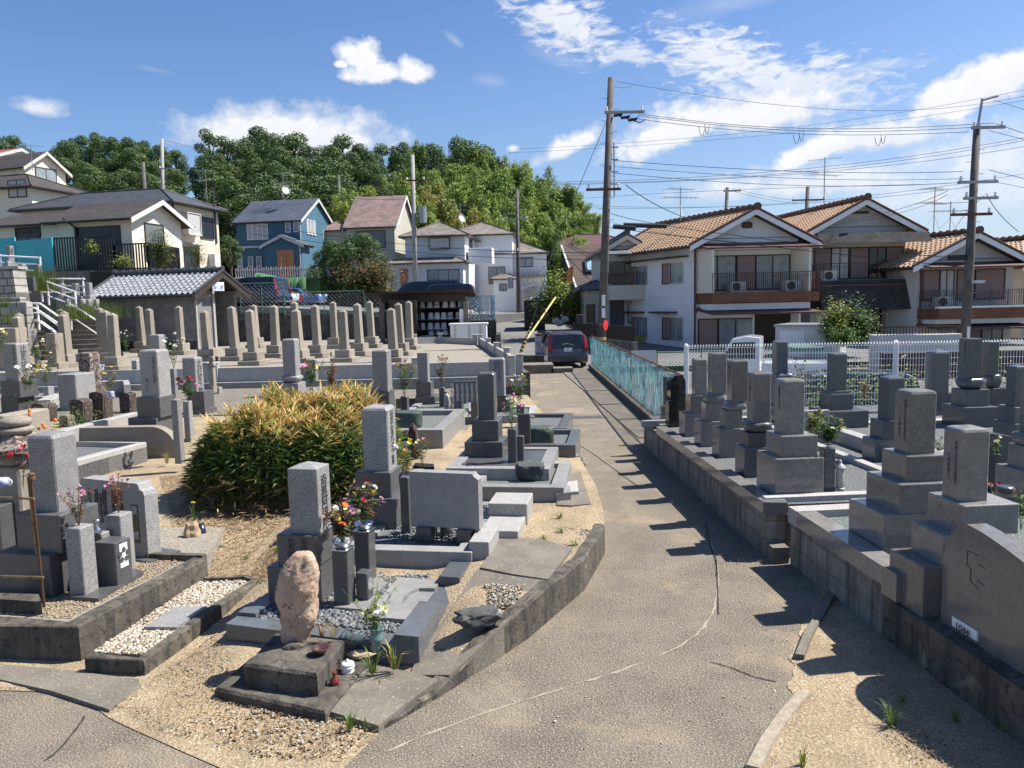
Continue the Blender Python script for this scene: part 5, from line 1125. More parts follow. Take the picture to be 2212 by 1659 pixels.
straws('dry_straw','dry straw and leaves on the ground in front of the bamboo bush',[(-3.3,7.4),(-1.7,6.9),(-1.75,9.2),(-4.2,9.9),(-4.6,11.5),(-5.3,11.3),(-4.2,9.2)],13000,.06,['straw','leaf_brown','leaf_brown','dry_brown'],32,hL,.003)
straws('dry_straw','dry straw on the sandy verge at the right',[(2.0,3.0),(2.3,4.6),(2.9,6.2),(3.05,5.6),(3.05,3.0)],5000,.028,['straw','leaf_brown','rock_tan'],33,lambda x,y:.006)
straws('leaf_litter','fine leaf litter and grit along the foot of the right block wall',[(2.1,7.8),(2.62,7.6),(2.44,14),(2.15,14)],1800,.03,['leaf_brown','dry_brown','rock_tan'],35,lambda x,y:0)
pebbles('loose_grit','pale grit lying on the concrete path',[(-.6,4.2),(2.2,4.0),(2.4,8),(1.3,9),(.9,7)],.001,700,.006,.6,['white_pebble','rock_tan','sand'],36)
straws('dry_straw','dry straw on the sand behind the curved kerb',[(-.4,8.2),(.75,7.7),(.9,9.2),(-.5,9.3)],1600,.03,['straw','leaf_brown','leaf_tan'],34,hL)
def leafquad(m,p,d,L,wd,k,droop=.3,up=Vector((0,0,1))):
    s=d.cross(up);s=s.normalized()*wd if s.length>1e-3 else Vector((wd,0,0))
    mid=p+d*L*.45;tip=p+d*L-Vector((0,0,droop*L*.5))
    m.add([p,mid+s,tip,mid-s+Vector((0,0,wd*.3))],[(0,1,2),(0,2,3)],k)
def rdir(r_,zmin=-1,zmax=1):
    a=r_.uniform(0,6.283);z=r_.uniform(zmin,zmax);c=math.sqrt(max(0,1-z*z));return Vector((c*math.cos(a),c*math.sin(a),z))
def bamboo_bush():
    r_=random.Random(11);e=empty('bamboo_bush',(-2.95,10.6,.3),label='clipped low bamboo bush, yellow on top and dark green below',cat='bush')
    m=MB();st=MB()
    cx,cy=-2.95,10.6
    def hedge(x,y):
        fx=(x-cx)/1.32;fy=(y-cy)/1.35;r2=(abs(fx)**3.2+abs(fy)**3.2)
        return .3+max(0,1-r2)**.32*(1.0+.09*math.sin(x*5)+.09*math.sin(y*4.1+x*2)+.06*math.sin(x*11+y*7)+.07*(x-cx)) if r2<1 else 0
    c=0
    while c<19000:
        x,y=cx+r_.uniform(-1.36,1.36),cy+r_.uniform(-1.36,1.36);h=hedge(x,y)
        if h<.42:continue
        t_=1-abs(r_.gauss(0,.16)) if r_.random()<.6 else r_.uniform(.12,1)
        if t_<.1:continue
        z=.3+(h-.3)*t_;fx,fy=(x-cx)/1.32,(y-cy)/1.35
        out=Vector((fx,fy,0));dd=rdir(r_,-.5,.6)+out*.5+Vector((0,0,.5 if t_>.85 else 0));dd.normalize()
        edge=(abs(fx)**3.2+abs(fy)**3.2)
        if t_<.78 and edge<.3 and r_.random()<.6:continue
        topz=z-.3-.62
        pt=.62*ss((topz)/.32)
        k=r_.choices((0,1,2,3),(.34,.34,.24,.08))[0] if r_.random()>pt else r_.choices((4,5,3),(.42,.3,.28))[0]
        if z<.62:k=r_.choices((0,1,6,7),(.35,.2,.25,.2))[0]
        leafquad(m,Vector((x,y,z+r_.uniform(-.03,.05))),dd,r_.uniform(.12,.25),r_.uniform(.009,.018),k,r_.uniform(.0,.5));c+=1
    for _ in range(330):
        a=r_.uniform(0,6.283);rr=math.sqrt(r_.random())*1.15;x,y=cx+rr*math.cos(a),cy+rr*math.sin(a);h=hedge(x,y)
        if h<.9:continue
        p=Vector((x,y,h-.05));d=(Vector((r_.uniform(-.3,.3),r_.uniform(-.3,.3),1))).normalized();L=r_.uniform(.08,.28);st.tube([p,p+d*L],.0025,3,k=0,cap=False)
        for j in range(r_.randint(4,8)):
            dd=(d*.8+rdir(r_,-.2,.5)).normalized();leafquad(m,p+d*L*r_.uniform(.4,1),dd,r_.uniform(.13,.25),r_.uniform(.01,.017),r_.choices((4,5,3,2),(.45,.3,.15,.1))[0],r_.uniform(0,.3))
    for _ in range(900):
        a=r_.uniform(0,6.283);rr=math.sqrt(r_.random())*1.25;x,y=cx+rr*math.cos(a),cy+rr*math.sin(a);h=hedge(x,y)
        if h<.5:continue
        x2,y2=x+r_.uniform(-.1,.1),y+r_.uniform(-.1,.1);st.tube([(x,y,.25),(x2,y2,h-.03)],.004,3,k=r_.choice((0,1)),cap=False)
    for _ in range(3500):
        a=r_.uniform(0,6.283);rr=1+r_.gauss(-.02,.13);x,y=cx+1.33*rr*math.cos(a)*(1 if abs(math.cos(a))>.3 else 1),cy+1.36*rr*math.sin(a);z=hL(x,y)+abs(r_.gauss(0,.07))
        leafquad(m,Vector((x,y,z)),rdir(r_,-.15,.25),r_.uniform(.08,.2),r_.uniform(.005,.01),r_.choices((6,7,4),(.5,.3,.2))[0],.1)
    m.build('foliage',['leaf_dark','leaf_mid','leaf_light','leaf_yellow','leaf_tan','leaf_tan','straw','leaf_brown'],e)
    st.build('stalks',['bamboo_leaf','straw'],e)
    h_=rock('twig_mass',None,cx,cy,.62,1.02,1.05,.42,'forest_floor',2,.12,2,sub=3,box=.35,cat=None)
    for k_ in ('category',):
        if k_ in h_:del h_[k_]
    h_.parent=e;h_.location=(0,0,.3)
bamboo_bush()
def shrub(name,label,p,rx,ry,h,n,mats,wts,seed,leafL=.06,leafW=.02,stems=6,cat='shrub',gappy=0.,droop=.3,hz=.15):
    r_=random.Random(seed);e=empty(name,p,label=label,cat=cat);m=MB();s=MB();cl=[]
    for k in range(max(stems,1)):
        a=r_.uniform(0,6.283);rr=r_.uniform(.2,.9);q_=Vector((rx*rr*math.cos(a),ry*rr*math.sin(a),h*r_.uniform(.45,1.0)*(1-.25*rr)));cl.append(q_)
        s.tube([(q_.x*.1,q_.y*.1,-.03),(q_.x*.5,q_.y*.5,q_.z*.55),q_],[h*.018+.002,h*.012+.0015,.002],5)
    for _ in range(n):
        c_=r_.choice(cl);t_=r_.uniform(hz,1.05);b=Vector((c_.x*t_,c_.y*t_,c_.z*t_));sp=.35*(rx+ry)/2*(1-gappy)
        pnt=b+Vector((r_.gauss(0,sp),r_.gauss(0,sp),r_.gauss(0,sp*.8)))
        if pnt.z<.01:pnt.z=.02
        leafquad(m,pnt,rdir(r_,-.4,.7),leafL*r_.uniform(.6,1.3),leafW*r_.uniform(.6,1.2),r_.choices(range(len(mats)),wts)[0],r_.uniform(0,droop*2))
    m.build('leaves',mats,e,local=True);s.build('stems','bark',e,local=True);return e
def tuft(label,p,h,n,mats,seed,spread=.5,w=.004,name='grass_tuft',cat='grass tuft',group=None):
    r_=random.Random(seed);m=MB()
    for _ in range(n):
        a=r_.uniform(0,6.283);d=Vector((math.cos(a),math.sin(a),0));L=h*r_.uniform(.5,1.15);sp=r_.uniform(.1,1)*spread;b=p+d*r_.uniform(0,h*.15);s=Vector((-d.y,d.x,0))*w
        p1=b+d*sp*L*.35+Vector((0,0,L*.6));p2=b+d*sp*L+Vector((0,0,L*(1-sp*.4)));k=r_.randrange(len(mats))
        m.add([b-s,b+s,p1+s*.8,p1-s*.8,p2],[(0,1,2,3),(3,2,4)],k)
    return tag(m.build(name,mats),label,cat,group)
GG=['leaf_mid','leaf_light','leaf_light']
tuft('bright green grass tuft in the concrete gap behind the white burner',Wq(7,985,960,.08),.2,30,GG,1,.8,.004)
tuft('taller grass tuft with arching blades under the kerb corner',Wq(7,1110,930,.1),.22,26,GG+['leaf_tan'],2,.8,.006)
tuft('small green grass tuft in front of the concrete patch',Wq(5,2030,1290,.02),.13,30,GG,3,.7)
tuft('tiny grass tuft beside the larger one in front of the concrete patch',Wq(5,2120,1300,.02),.1,12,GG,4,.7)
tuft('bright green grass tuft in the middle of the sandy verge',Wq(9,1050,1415,.01),.17,60,GG,5,.8,.0025)
tuft('thin green grass tuft behind the middle one on the sandy verge',Wq(9,1110,1280,.01),.11,26,GG,6,.7,.0025)
tuft('narrow grass tuft at the edge of the arched shadow on the verge',Wq(9,1425,1400,.01),.15,22,GG,7,.6,.0025)
tuft('green tuft at the right edge of the sandy verge',Wq(9,1800,1410,.01),.16,24,GG,8,.9)
tuft('low faded grass tuft at the bottom of the sandy verge',Wq(9,530,1650,.01),.13,24,['leaf_yellow','leaf_light'],9,.7)
tuft('low spreading weed right of centre on the sandy verge',Wq(9,1690,1440,.01),.08,40,['leaf_yellow','leaf_light'],10,1.4)
tuft('single leafed weed growing from the top of the right block wall',Wq(9,1010,560,.4),.2,8,GG,11,.5,.008)
tuft('dry brown weed stalks behind the boulder plinth',Wq(7,690,745,.3),.16,14,['dry_brown','straw'],12,.8)
tuft('second dry weed behind the boulder plinth',Wq(7,755,750,.3),.14,12,['straw','leaf_yellow'],13,.9)
for i,(x,y,lab) in enumerate(((1030,160,'green weed in the sand left of the brown pointed stone'),(930,140,'low weed by the memorial tablet in the sand'),(1610,265,'small weed beside the prayer gravestone base'),(1430,310,'sparse weed on the sand between the two left graves'),(1225,330,'tiny weed near the kerb corner on the sand'))):
    tuft(lab,WL(*q(5,x,y)),.09,26,GG,20+i,1.2)
for i,(x,y,lab) in enumerate(((690,1340,'larger weed on the grey gravel patch'),(460,1430,'weed at the left of the grey gravel patch'),(680,1145,'small weed on the sand behind the gravel patch'),(880,1500,'weed near the kerb on the gravel patch'),(1540,1180,'x'))):
    if lab!='x':tuft(lab,Wq(20,x,y,.28),.09,30,GG+['leaf_yellow'],30+i,1.4)
tuft('wispy dry grass at the foot of the curved granite wall',Wq(12,1560,1240,.35),.2,30,['leaf_yellow','straw','leaf_light'],40,.9)
shrub('shrub','green leafy shrub between the old markers and the near left grave',Wq(12,790,1040,.4),.45,.3,.62,900,['leaf_mid','leaf_light','leaf_dark'],(4,3,2),51,.05,.014)
sb=shrub('lantern_plant','thin plant with orange paper lanterns behind the near left gravestone',Wq(12,430,1000,.5),.5,.25,.75,420,['leaf_mid','leaf_dark','leaf_yellow'],(4,2,1),52,.07,.01,8)
m=MB()
for (x,y) in ((275,750),(275,785),(285,850),(515,840),(400,880),(415,905),(360,915)):
    p=Wq(12,x,y,Y=9.6);m.lathe(p.x,p.y,[(.005,p.z-.03),(.02,p.z-.01),(.018,p.z+.012),(.004,p.z+.025)],8)
m.build('lantern_pods','petal_orange',sb)
shrub('lantern_plant','tall green sprig with fern leaves at the left behind the stone lantern',Wq(12,215,790,.6),.2,.15,.75,200,['leaf_mid','leaf_light'],(3,1),53,.09,.008,3)
flower_meshes={}
def flower_mesh(col,kind):
    key=(col,kind)
    if key not in flower_meshes:
        m=MB();r_=random.Random(len(flower_meshes))
        if kind=='pom':
            for ring,(n_,tilt,L) in enumerate(((12,.15,1),(10,.6,.85),(7,1.1,.6))):
                for k in range(n_):
                    a=6.283*k/n_+ring*.3;d=Vector((math.cos(a)*math.cos(tilt),math.sin(a)*math.cos(tilt),math.sin(tilt)));s=Vector((-math.sin(a),math.cos(a),0))*.22*L
                    m.add([d*.1,d*L*.6+s,d*L+Vector((0,0,.12)),d*L*.6-s],[(0,1,2,3)])
        else:
            for k in range(6):
                a=6.283*k/6;d=Vector((math.cos(a)*.8,math.sin(a)*.8,.55));s=Vector((-math.sin(a),math.cos(a),0))*.38
                m.add([Vector((0,0,0)),d*.6+s,d+Vector((0,0,.15)),d*.6-s],[(0,1,2,3)])
        me=bpy.data.meshes.new('flower');me.from_pydata(m.v,[],m.f);me.materials.append(MAT[col]);flower_meshes[key]=me
    return flower_meshes[key]
def bouquet(label,p,h,w,flowers,seed,leafmats=('leaf_mid','leaf_dark'),nleaf=90,fs=.03,leafL=.07,group=None,lowfoliage=True):
    r_=random.Random(seed);e=empty('bouquet',p,label=label,cat='bouquet',group=group);s=MB();lf=MB();n=len(flowers)
    tips=[]
    for i,c_ in enumerate(flowers):
        a=6.283*i*.618+r_.uniform(-.4,.4);rr=w*.5*math.sqrt((i+.5)/n);z=h*(1-.45*(rr/(w*.5))*r_.uniform(.4,1.2)) if n>1 else h
        t_=Vector((rr*math.cos(a),rr*math.sin(a),max(z,h*.35)));tips.append(t_);mid=Vector((t_.x*.45,t_.y*.45,t_.z*.55))
        s.tube([(0,0,-.02),mid,t_],.0022,4,cap=False)
        me=flower_mesh(c_,'pom' if (i% 3) else 'cup');o=bpy.data.objects.new('flower',me);COL.objects.link(o);o.parent=e;o.location=t_
        sc_=fs*r_.uniform(.75,1.25);o.scale=(sc_,sc_,sc_);o.rotation_euler=(r_.uniform(-.7,.7)-.5,r_.uniform(-.7,.7)+.2,r_.uniform(0,6))
    for _ in range(nleaf):
        t_=r_.choice(tips) if tips else Vector((r_.uniform(-w,w)*.4,r_.uniform(-w,w)*.4,h));u_=r_.uniform(.25,.97);b=Vector((t_.x*u_**1.3,t_.y*u_**1.3,t_.z*u_))
        leafquad(lf,b,(rdir(r_,-.3,.8)),leafL*r_.uniform(.5,1.2),leafL*.16*r_.uniform(.6,1.3),r_.randrange(len(leafmats)),r_.uniform(0,.7))
    s.build('stems',leafmats[0],e,local=True);lf.build('leaves',list(leafmats),e,local=True);return e
def top(st,dz=.01):
    o,xc,yc,w_,d_,z0_,z1_=st[0];return Vector((xc,yc,z1_+dz))
DRY=('dry_brown','leaf_brown','leaf_dark')
bouquet('mixed bouquet of orange, white and wilted flowers in the front steel bowl',top(st3,.06),.34,.3,['petal_orange','petal_white','petal_dry','petal_cream','petal_dry','petal_purple','petal_yellow','petal_dry','petal_dustypink','petal_dry','petal_dry','petal_orange','petal_dry','petal_white'],61,('leaf_dark','dry_brown','leaf_dark','leaf_brown'),420,.034)
bouquet('mixed bouquet with red and violet flowers in the rear steel bowl',top(st4,.06),.42,.38,['petal_red','petal_purple','petal_dustypink','petal_cream','petal_dustypink','petal_white','petal_dry','petal_yellow','petal_yellow','petal_dustypink','petal_white','petal_red','petal_dry','petal_dustypink','petal_dry'],62,('leaf_mid','leaf_dark','dry_brown','leaf_brown'),480,.03)
bouquet('faded pink statice bouquet on the left stand of the crested box',top(st1),.36,.3,['petal_pink']*5+['petal_dustypink']*7,63,DRY,260,.02,.04)
bouquet('brown and pink dried bouquet on the right stand of the crested box',top(st2),.4,.24,['petal_dry','petal_dustypink','petal_dry','petal_pink','petal_dustypink','petal_dry','petal_pink','petal_dustypink'],64,('dry_brown','leaf_brown','petal_dry'),300,.024,.045)
bouquet('dark red wilted roses beside the post frame at the left edge',Wq(4,150,845,Y=6.6),.36,.22,['petal_red','petal_red','petal_red','petal_pink'],65,('dry_brown','leaf_dark'),30,.036,.05)
bouquet('pale yellow flower in the ribbed vase at the kerb',Vector((gv.x,gv.y,.28)),.2,.16,['petal_cream','petal_cream','petal_cream','petal_white','petal_cream','petal_cream','petal_cream'],66,('leaf_mid','leaf_light'),40,.04,.05)
bouquet('arching green grass stems in the ribbed vase',Vector((gv.x-.03,gv.y,.28)),.36,.55,['leaf_yellow','leaf_yellow','leaf_light','leaf_light','leaf_light','leaf_light'],67,('leaf_mid','leaf_light'),50,.006,.07)
bouquet('yellow chrysanthemums and wilting leaves behind the wide blank slab',Wq(13,480,1340,Y=8.2),.42,.3,['petal_yellow','petal_yellow','petal_white','petal_yellow','petal_white','petal_dry','petal_dry'],68,('leaf_mid','leaf_brown','leaf_dark'),130,.034)
tag(MB().cbox(Wq(13,480,1340,Y=8.2).x,8.2,Wq(13,480,1420,Y=8.2).z,.16,.16,Wq(13,480,1335,Y=8.2).z,.01).build('flower_pot','black'),'square black flower pot behind the wide blank slab','pot')
bouquet('taller yellow and pink bouquet in front of the brown stones',Wq(13,625,1260,.38),.48,.32,['petal_yellow','petal_yellow','petal_white','petal_dustypink','petal_white','petal_yellow','petal_white','petal_cream'],69,('leaf_mid','leaf_light','leaf_brown'),150,.036)
tag(MB().prism([(p.x,p.y) for p in (Wq(13,530,1290,.33),Wq(13,735,1295,.33),Wq(13,730,1265,.33),Wq(13,560,1255,.33))],.2,.36).build('flower_tray','black'),'low black tray under the yellow and pink bouquet','tray')
bouquet('pink and white bouquet on the stand with a round hole near the path',top(st5),.5,.32,['petal_pink','petal_white','petal_pink','petal_cream','petal_pink','petal_pink','petal_cream','petal_pink'],70,('leaf_mid','leaf_light'),160,.036)
bouquet('yellow and crimson bouquet at the terrace corner gravestone',Wq(13,1530,700,Y=15.8),.7,.5,['petal_yellow','petal_white','petal_cream','petal_pink','petal_red','petal_yellow','petal_white','petal_pink'],71,('leaf_mid','leaf_dark'),160,.05,.1)
stand('granite stand under the yellow and crimson bouquet at the terrace corner',13,1500,1580,790,700,.55,'granite_dark',R(-6))
bouquet('purple pink and yellow bouquet beside the plain grey gravestone',top(st7),.72,.5,['petal_pink','petal_purple','petal_pink','petal_yellow','petal_pink','petal_cream','petal_yellow','petal_pink','petal_white','petal_purple','petal_yellow'],72,('leaf_mid','leaf_light'),200,.055,.1)
bouquet('tall dry brown and cream bouquet near the terrace wall',top(st8),.78,.3,['petal_dry','petal_cream','petal_dry','petal_dry','petal_dustypink','petal_dry','petal_cream'],73,('leaf_mid','dry_brown','leaf_brown'),160,.045,.1)
bouquet('magenta white and yellow bouquet under the terrace railing',Wq(6,520,360,Y=17.5),.75,.75,['petal_pink','petal_red','petal_white','petal_yellow','petal_pink','petal_white','petal_pink','petal_yellow'],74,('leaf_mid','leaf_dark'),220,.08,.12)
stand('granite flower stand below the magenta and white bouquet',6,500,545,430,362,.4,'granite',R(-6))
bouquet('withered brown bouquet right of the magenta one',Wq(6,640,375,Y=17.5),.7,.35,['petal_dry']*4,75,('dry_brown','dry_brown','leaf_brown'),200,.05,.12)
for lab,x,sd in (('left green plastic vase with wilted mixed flowers',905,76),('right green plastic vase with wilted yellow flowers',1003,77)):
    p=Wq(13,x,800,.4);tag(MB().lathe(p.x,p.y,[(.04,.4),(.055,.42),(.06,.62),(.05,.62)],12).build('plastic_vase','tarp_green',smooth=True),lab.split(' with')[0]+' at the low kerb near the inscribed slab','vase')
    bouquet(lab,Vector((p.x,p.y,.6)),.36,.3,['petal_yellow','petal_dry','petal_red','petal_dry','petal_yellow'][:5 if sd==76 else 3],sd,('leaf_brown','leaf_mid','dry_brown'),110,.04,.08)
for lab,x,y,Y_,h_,w_,fl,sd in (('white blooms in front of the far left carved gravestone',232,555,13.8,.5,.35,['petal_white']*6,80),('orange brown blooms beside the white ones at the far left',275,550,13.8,.3,.25,['petal_dry','petal_orange','petal_dry'],81),
      ('yellow orange blooms on the stand at the far left',432,525,14.3,.42,.5,['petal_yellow']*5+['petal_orange']*2+['petal_white'],82),('pale yellow and mauve blooms behind the far left stands',378,372,15.6,.7,.75,['petal_cream','petal_dustypink','petal_white','petal_yellow','petal_cream','petal_dustypink','petal_white','petal_cream'],83),
      ('dry grassy bouquet below the beige gravestone',505,352,15.6,.6,.45,['petal_dustypink']*3+['petal_cream'],84),('thin yellow withered stems before the mottled gravestone',1035,590,13.6,.55,.25,['petal_yellow']*3,85),
      ('white and green bouquet beside the tall gravestone with faint date',1622,350,16.5,.75,.6,['petal_white']*8+['petal_red'],86),('small white blooms beside the trio of pillars',1180,200,21,.6,.4,['petal_white']*4+['petal_dry']*2,87),
      ('pale yellow blooms at the left picture edge',12,205,16,.5,.4,['petal_cream']*4,88)):
    bouquet(lab,Wq(12,x,y,Y=Y_),h_,w_,fl,sd,('leaf_mid','leaf_brown') if 'dry' in lab or 'wither' in lab else ('leaf_mid','leaf_dark'),90,.045,.08)
p=Wq(12,1038,640,Y=13.6);pot('vase','small blue and white vase before the mottled gravestone',p,[(.04,0),(.06,.04),(.05,.1),(.06,.13)],'ceramic_blue',cat='vase')
bouquet('dark red and pink bouquet left of the bamboo bush',Wq(4,1230,300,Y=12.2),.42,.34,['petal_red']*5+['petal_pink']*3,89,('leaf_dark','leaf_mid'),150,.04,.09)
bouquet('large green bouquet with brown and cream flowers beside the sixth right gravestone',Vector((*top(st6).xy,top(st6).z)),.36,.36,['petal_dry','petal_cream','petal_dry','petal_cream','petal_dry','petal_orange'],90,('leaf_mid','leaf_light','leaf_dark'),260,.028,.09)
bouquet('yellowing leafy bouquet behind the sixth right gravestone',Wq(8,1015,590,Y=9.1),.32,.3,['petal_cream','petal_cream','petal_dry'],91,('leaf_yellow','leaf_light','leaf_brown'),170,.03,.1)
bouquet('pink sprigs between the big brownish and the nearest dark gravestones',Wq(8,1722,735,Y=7.6),.26,.14,['petal_dustypink','petal_white','petal_purple','petal_dustypink'],92,('leaf_mid',),70,.018,.05)
bouquet('red brown wilted carnations on the right stone incense burner',Wq(14,1400,1440,Y=6.9),.22,.2,['petal_red','petal_dustypink','petal_dry','petal_red'],93,('leaf_brown',),12,.026,.03)
bouquet('white lily bouquet at the right between two tall gravestones',Wq(14,1405,1080,Y=8.0),.24,.16,['petal_white','petal_cream','petal_dry'],94,('leaf_mid','leaf_dark'),60,.03,.06)
bouquet('marigold plants with orange heads at the right picture edge',Wq(14,1600,1620,Y=6.4),.4,.25,['petal_orange','petal_orange','petal_red','petal_orange'],95,('leaf_mid','leaf_light'),90,.018,.06)
bouquet('withered brown plant on the base left of the middle white fence post',Wq(8,1300,405,Y=11.4),.38,.1,['petal_dry']*2,96,('dry_brown','dry_brown'),90,.02,.06)
bouquet('withered brown twigs behind the gravestone by the truck',Wq(8,930,340,Y=13.2),.7,.35,['petal_dry']*2,97,('dry_brown','leaf_brown'),60,.02,.08)
tag(tuft('lone yellow daisy like flower above the brown pointed stone',WL(*q(5,1130,90)),.26,6,['leaf_mid'],98,.3),None)
p=WL(*q(5,1130,90));o=bpy.data.objects.new('flower',flower_mesh('petal_yellow','pom'));COL.objects.link(o);o.parent=bpy.data.objects['grass_tuft'];
o.location=(p.x,p.y,p.z+.25);o.scale=(.03,)*3
o.parent=[x for x in bpy.data.objects if x.get('label','').startswith('lone yellow')][0]
def window(parent,face,x,z,w,h,style='dark',dims=None,frame='window_frame',pane=None,nx=2,name='window',bay=0):
    """face f/l/r of a house with dims (w,d)"""
    W_,D_=dims;pane=pane or {'dark':'glass_dark','curtain':'curtain','white':'curtain_white','shutter':'shutter','dshutter':'shutter_dark','gshutter':'shutter_grey'}[style]
    m=MB();t_=.05;pr=.06+bay
    m.box(-w/2-t_,-pr,z-t_,-w/2,.0,z+h+t_);m.box(w/2,-pr,z-t_,w/2+t_,0,z+h+t_);m.box(-w/2,-pr,z+h,w/2,0,z+h+t_);m.box(-w/2-.02,-pr-.03,z-t_-.02,w/2+.02,0,z-.002)
    for k in range(1,nx):xx=-w/2+w*k/nx;m.box(xx-.025,-pr*.8,z,xx+.025,-.02,z+h)
    g=MB();g.box(-w/2,-pr*.45-bay*.5,z,w/2,-.01,z+h)
    off={'f':(x,-.0,0),'l':(-W_/2,D_/2-x,-R(90)),'r':(W_/2,D_/2+x,R(90))}[face]
    fo=m.build(name,frame,None,local=True,loc=(off[0],off[1],0),rotz=off[2]);fo.parent=parent
    po=g.build('pane',pane,None,local=True);po.parent=fo;return fo
def roof_gable(parent,w,d,z,pitch,oh=.5,axis='x',mat='slate',trim='white_paint',th=.14,ohg=.35,tiles=None,ridge='tile_dark',x0=0,y0=None,gable=None,name='roof'):
    """axis = ridge direction in local coords; house spans x +-w/2, y 0..d"""
    cy=d/2 if y0 is None else y0+d/2
    half=(d/2 if axis=='x' else w/2)+oh;L=(w/2 if axis=='x' else d/2)+ohg;rise=half*math.tan(pitch);zb=z-oh*math.tan(pitch)
    def P(s,l,zz):return (x0+l,cy+s,zz) if axis=='x' else (x0+s,cy+l,zz)
    r=empty(name,(0,0,0),parent=parent);r.matrix_basis=Matrix.Identity(4)
    m=MB()
    for sg in (-1,1):
        a,b=P(sg*half,-L,zb),P(sg*half,L,zb);c,e_=P(0,L,zb+rise),P(0,-L,zb+rise)
        vs=[a,b,c,e_]+[(p[0],p[1],p[2]-th) for p in (a,b,c,e_)]
        f=[(0,1,2,3),(4,7,6,5),(0,4,5,1),(2,6,7,3),(1,5,6,2),(3,7,4,0)];m.add(vs,f)
    o=m.build('slope',mat,None,local=True)
    bm=bmesh.new();bm.from_mesh(o.data);bmesh.ops.recalc_face_normals(bm,faces=bm.faces);bm.to_mesh(o.data);bm.free();o.parent=r
    if tiles:
        col,row,tm=tiles;m=MB();sl=half/math.cos(pitch);nr=int(sl/row);ncol=int(2*L/col);sub=4
        for sg in (-1,1):
            for i in range(nr):
                s0,s1=i*row,(i+1)*row+.02;vs=[]
                for (s_,lift) in ((s0,.05),(s1,.012)):
                    hh=half-s_*math.cos(pitch);zz0=zb+s_*math.sin(pitch)+lift
                    for k in range(ncol*sub+1):
                        l=-L+2*L*k/(ncol*sub);wv=.045*math.cos(2*math.pi*k/sub)+.0
                        vs.append(P(sg*hh,l,zz0+wv))
                n_=ncol*sub+1;fs=[((k,k+1,n_+k+1,n_+k) if (sg<0)==(axis=='x') else (k+1,k,n_+k,n_+k+1)) for k in range(n_-1)]
                vs2=vs[:n_]+[(v_[0],v_[1],v_[2]-.06) for v_ in vs[:n_]]
                m.add(vs,fs);m.add(vs2,[((n_+k,n_+k+1,k+1,k) if (sg<0)==(axis=='x') else (k,k+1,n_+k+1,n_+k)) for k in range(n_-1)],1)  # step faces in the dark ridge material paint shade lines under each tile row
        m.build('tiles',[tm,ridge],None,local=True).parent=r
        m=MB()
        m.tube([P(0,-L-.05,zb+rise+.1),P(0,L+.05,zb+rise+.1)],.13,8)
        k=-L
        while k<L:m.tube([P(0,k,zb+rise+.14),P(0,k+.06,zb+rise+.14)],.15,8);k+=.45
        m.tube([P(0,-L-.12,zb+rise+.12),P(0,-L-.04,zb+rise+.12)],.2,8)
        for sg in (-1,1):
            for e2 in (-1,1):m.tube([P(sg*half,e2*L,zb+.06),P(0,e2*L,zb+rise+.06)],.075,6)
        m.build('ridge_tiles',ridge,None,local=True).parent=r
    def fin(m,nm,mt,pa):
        o=m.build(nm,mt,None,local=True);bm=bmesh.new();bm.from_mesh(o.data);bmesh.ops.recalc_face_normals(bm,faces=bm.faces);bm.to_mesh(o.data);bm.free();o.parent=pa;return o
    for e2 in (-1,1):
        for sg in (-1,1):
            m=MB();a,c=P(sg*(half-.02),e2*(L-.03),zb-th),P(0,e2*(L-.03),zb+rise-th);hgt=.16
            n_=.05*e2
            def sh(p,dz,k=0):q_=list(p);q_[1 if axis=='y' else 0]+=k*n_;q_[2]+=dz;return tuple(q_)
            vs=[sh(a,.12,0),sh(c,.12,0),sh(c,-hgt,0),sh(a,-hgt,0),sh(a,.12,1),sh(c,.12,1),sh(c,-hgt,1),sh(a,-hgt,1)]
            m.add(vs,[(0,1,2,3),(4,7,6,5),(0,4,5,1),(3,2,6,7),(0,3,7,4),(1,5,6,2)]);fin(m,'verge_board',trim,r)
    for sg in (-1,1):a,b=P(sg*(half+.05),-L,zb-.06),P(sg*(half+.05),L,zb-.06);fin(MB().tube([a,b],.055,6),'gutter','dark_metal',r)
    hh=(d/2 if axis=='x' else w/2);zz=z;Lw=(w/2 if axis=='x' else d/2);rg=hh*math.tan(pitch)
    for e2 in (-1,1):
        a,b,c=P(-hh,e2*Lw,zz-.03),P(hh,e2*Lw,zz-.03),P(0,e2*Lw,zz+rg-.16)
        a2,b2,c2=[tuple(v_ if i!=(1 if axis=='y' else 0) else v_-e2*.2 for i,v_ in enumerate(p)) for p in (a,b,c)]
        fin(MB().add([a,b,c,a2,b2,c2],[(0,1,2),(3,5,4),(0,3,4,1),(1,4,5,2),(2,5,3,0)]),'gable_wall',gable or 'plaster_white',parent)
    return r
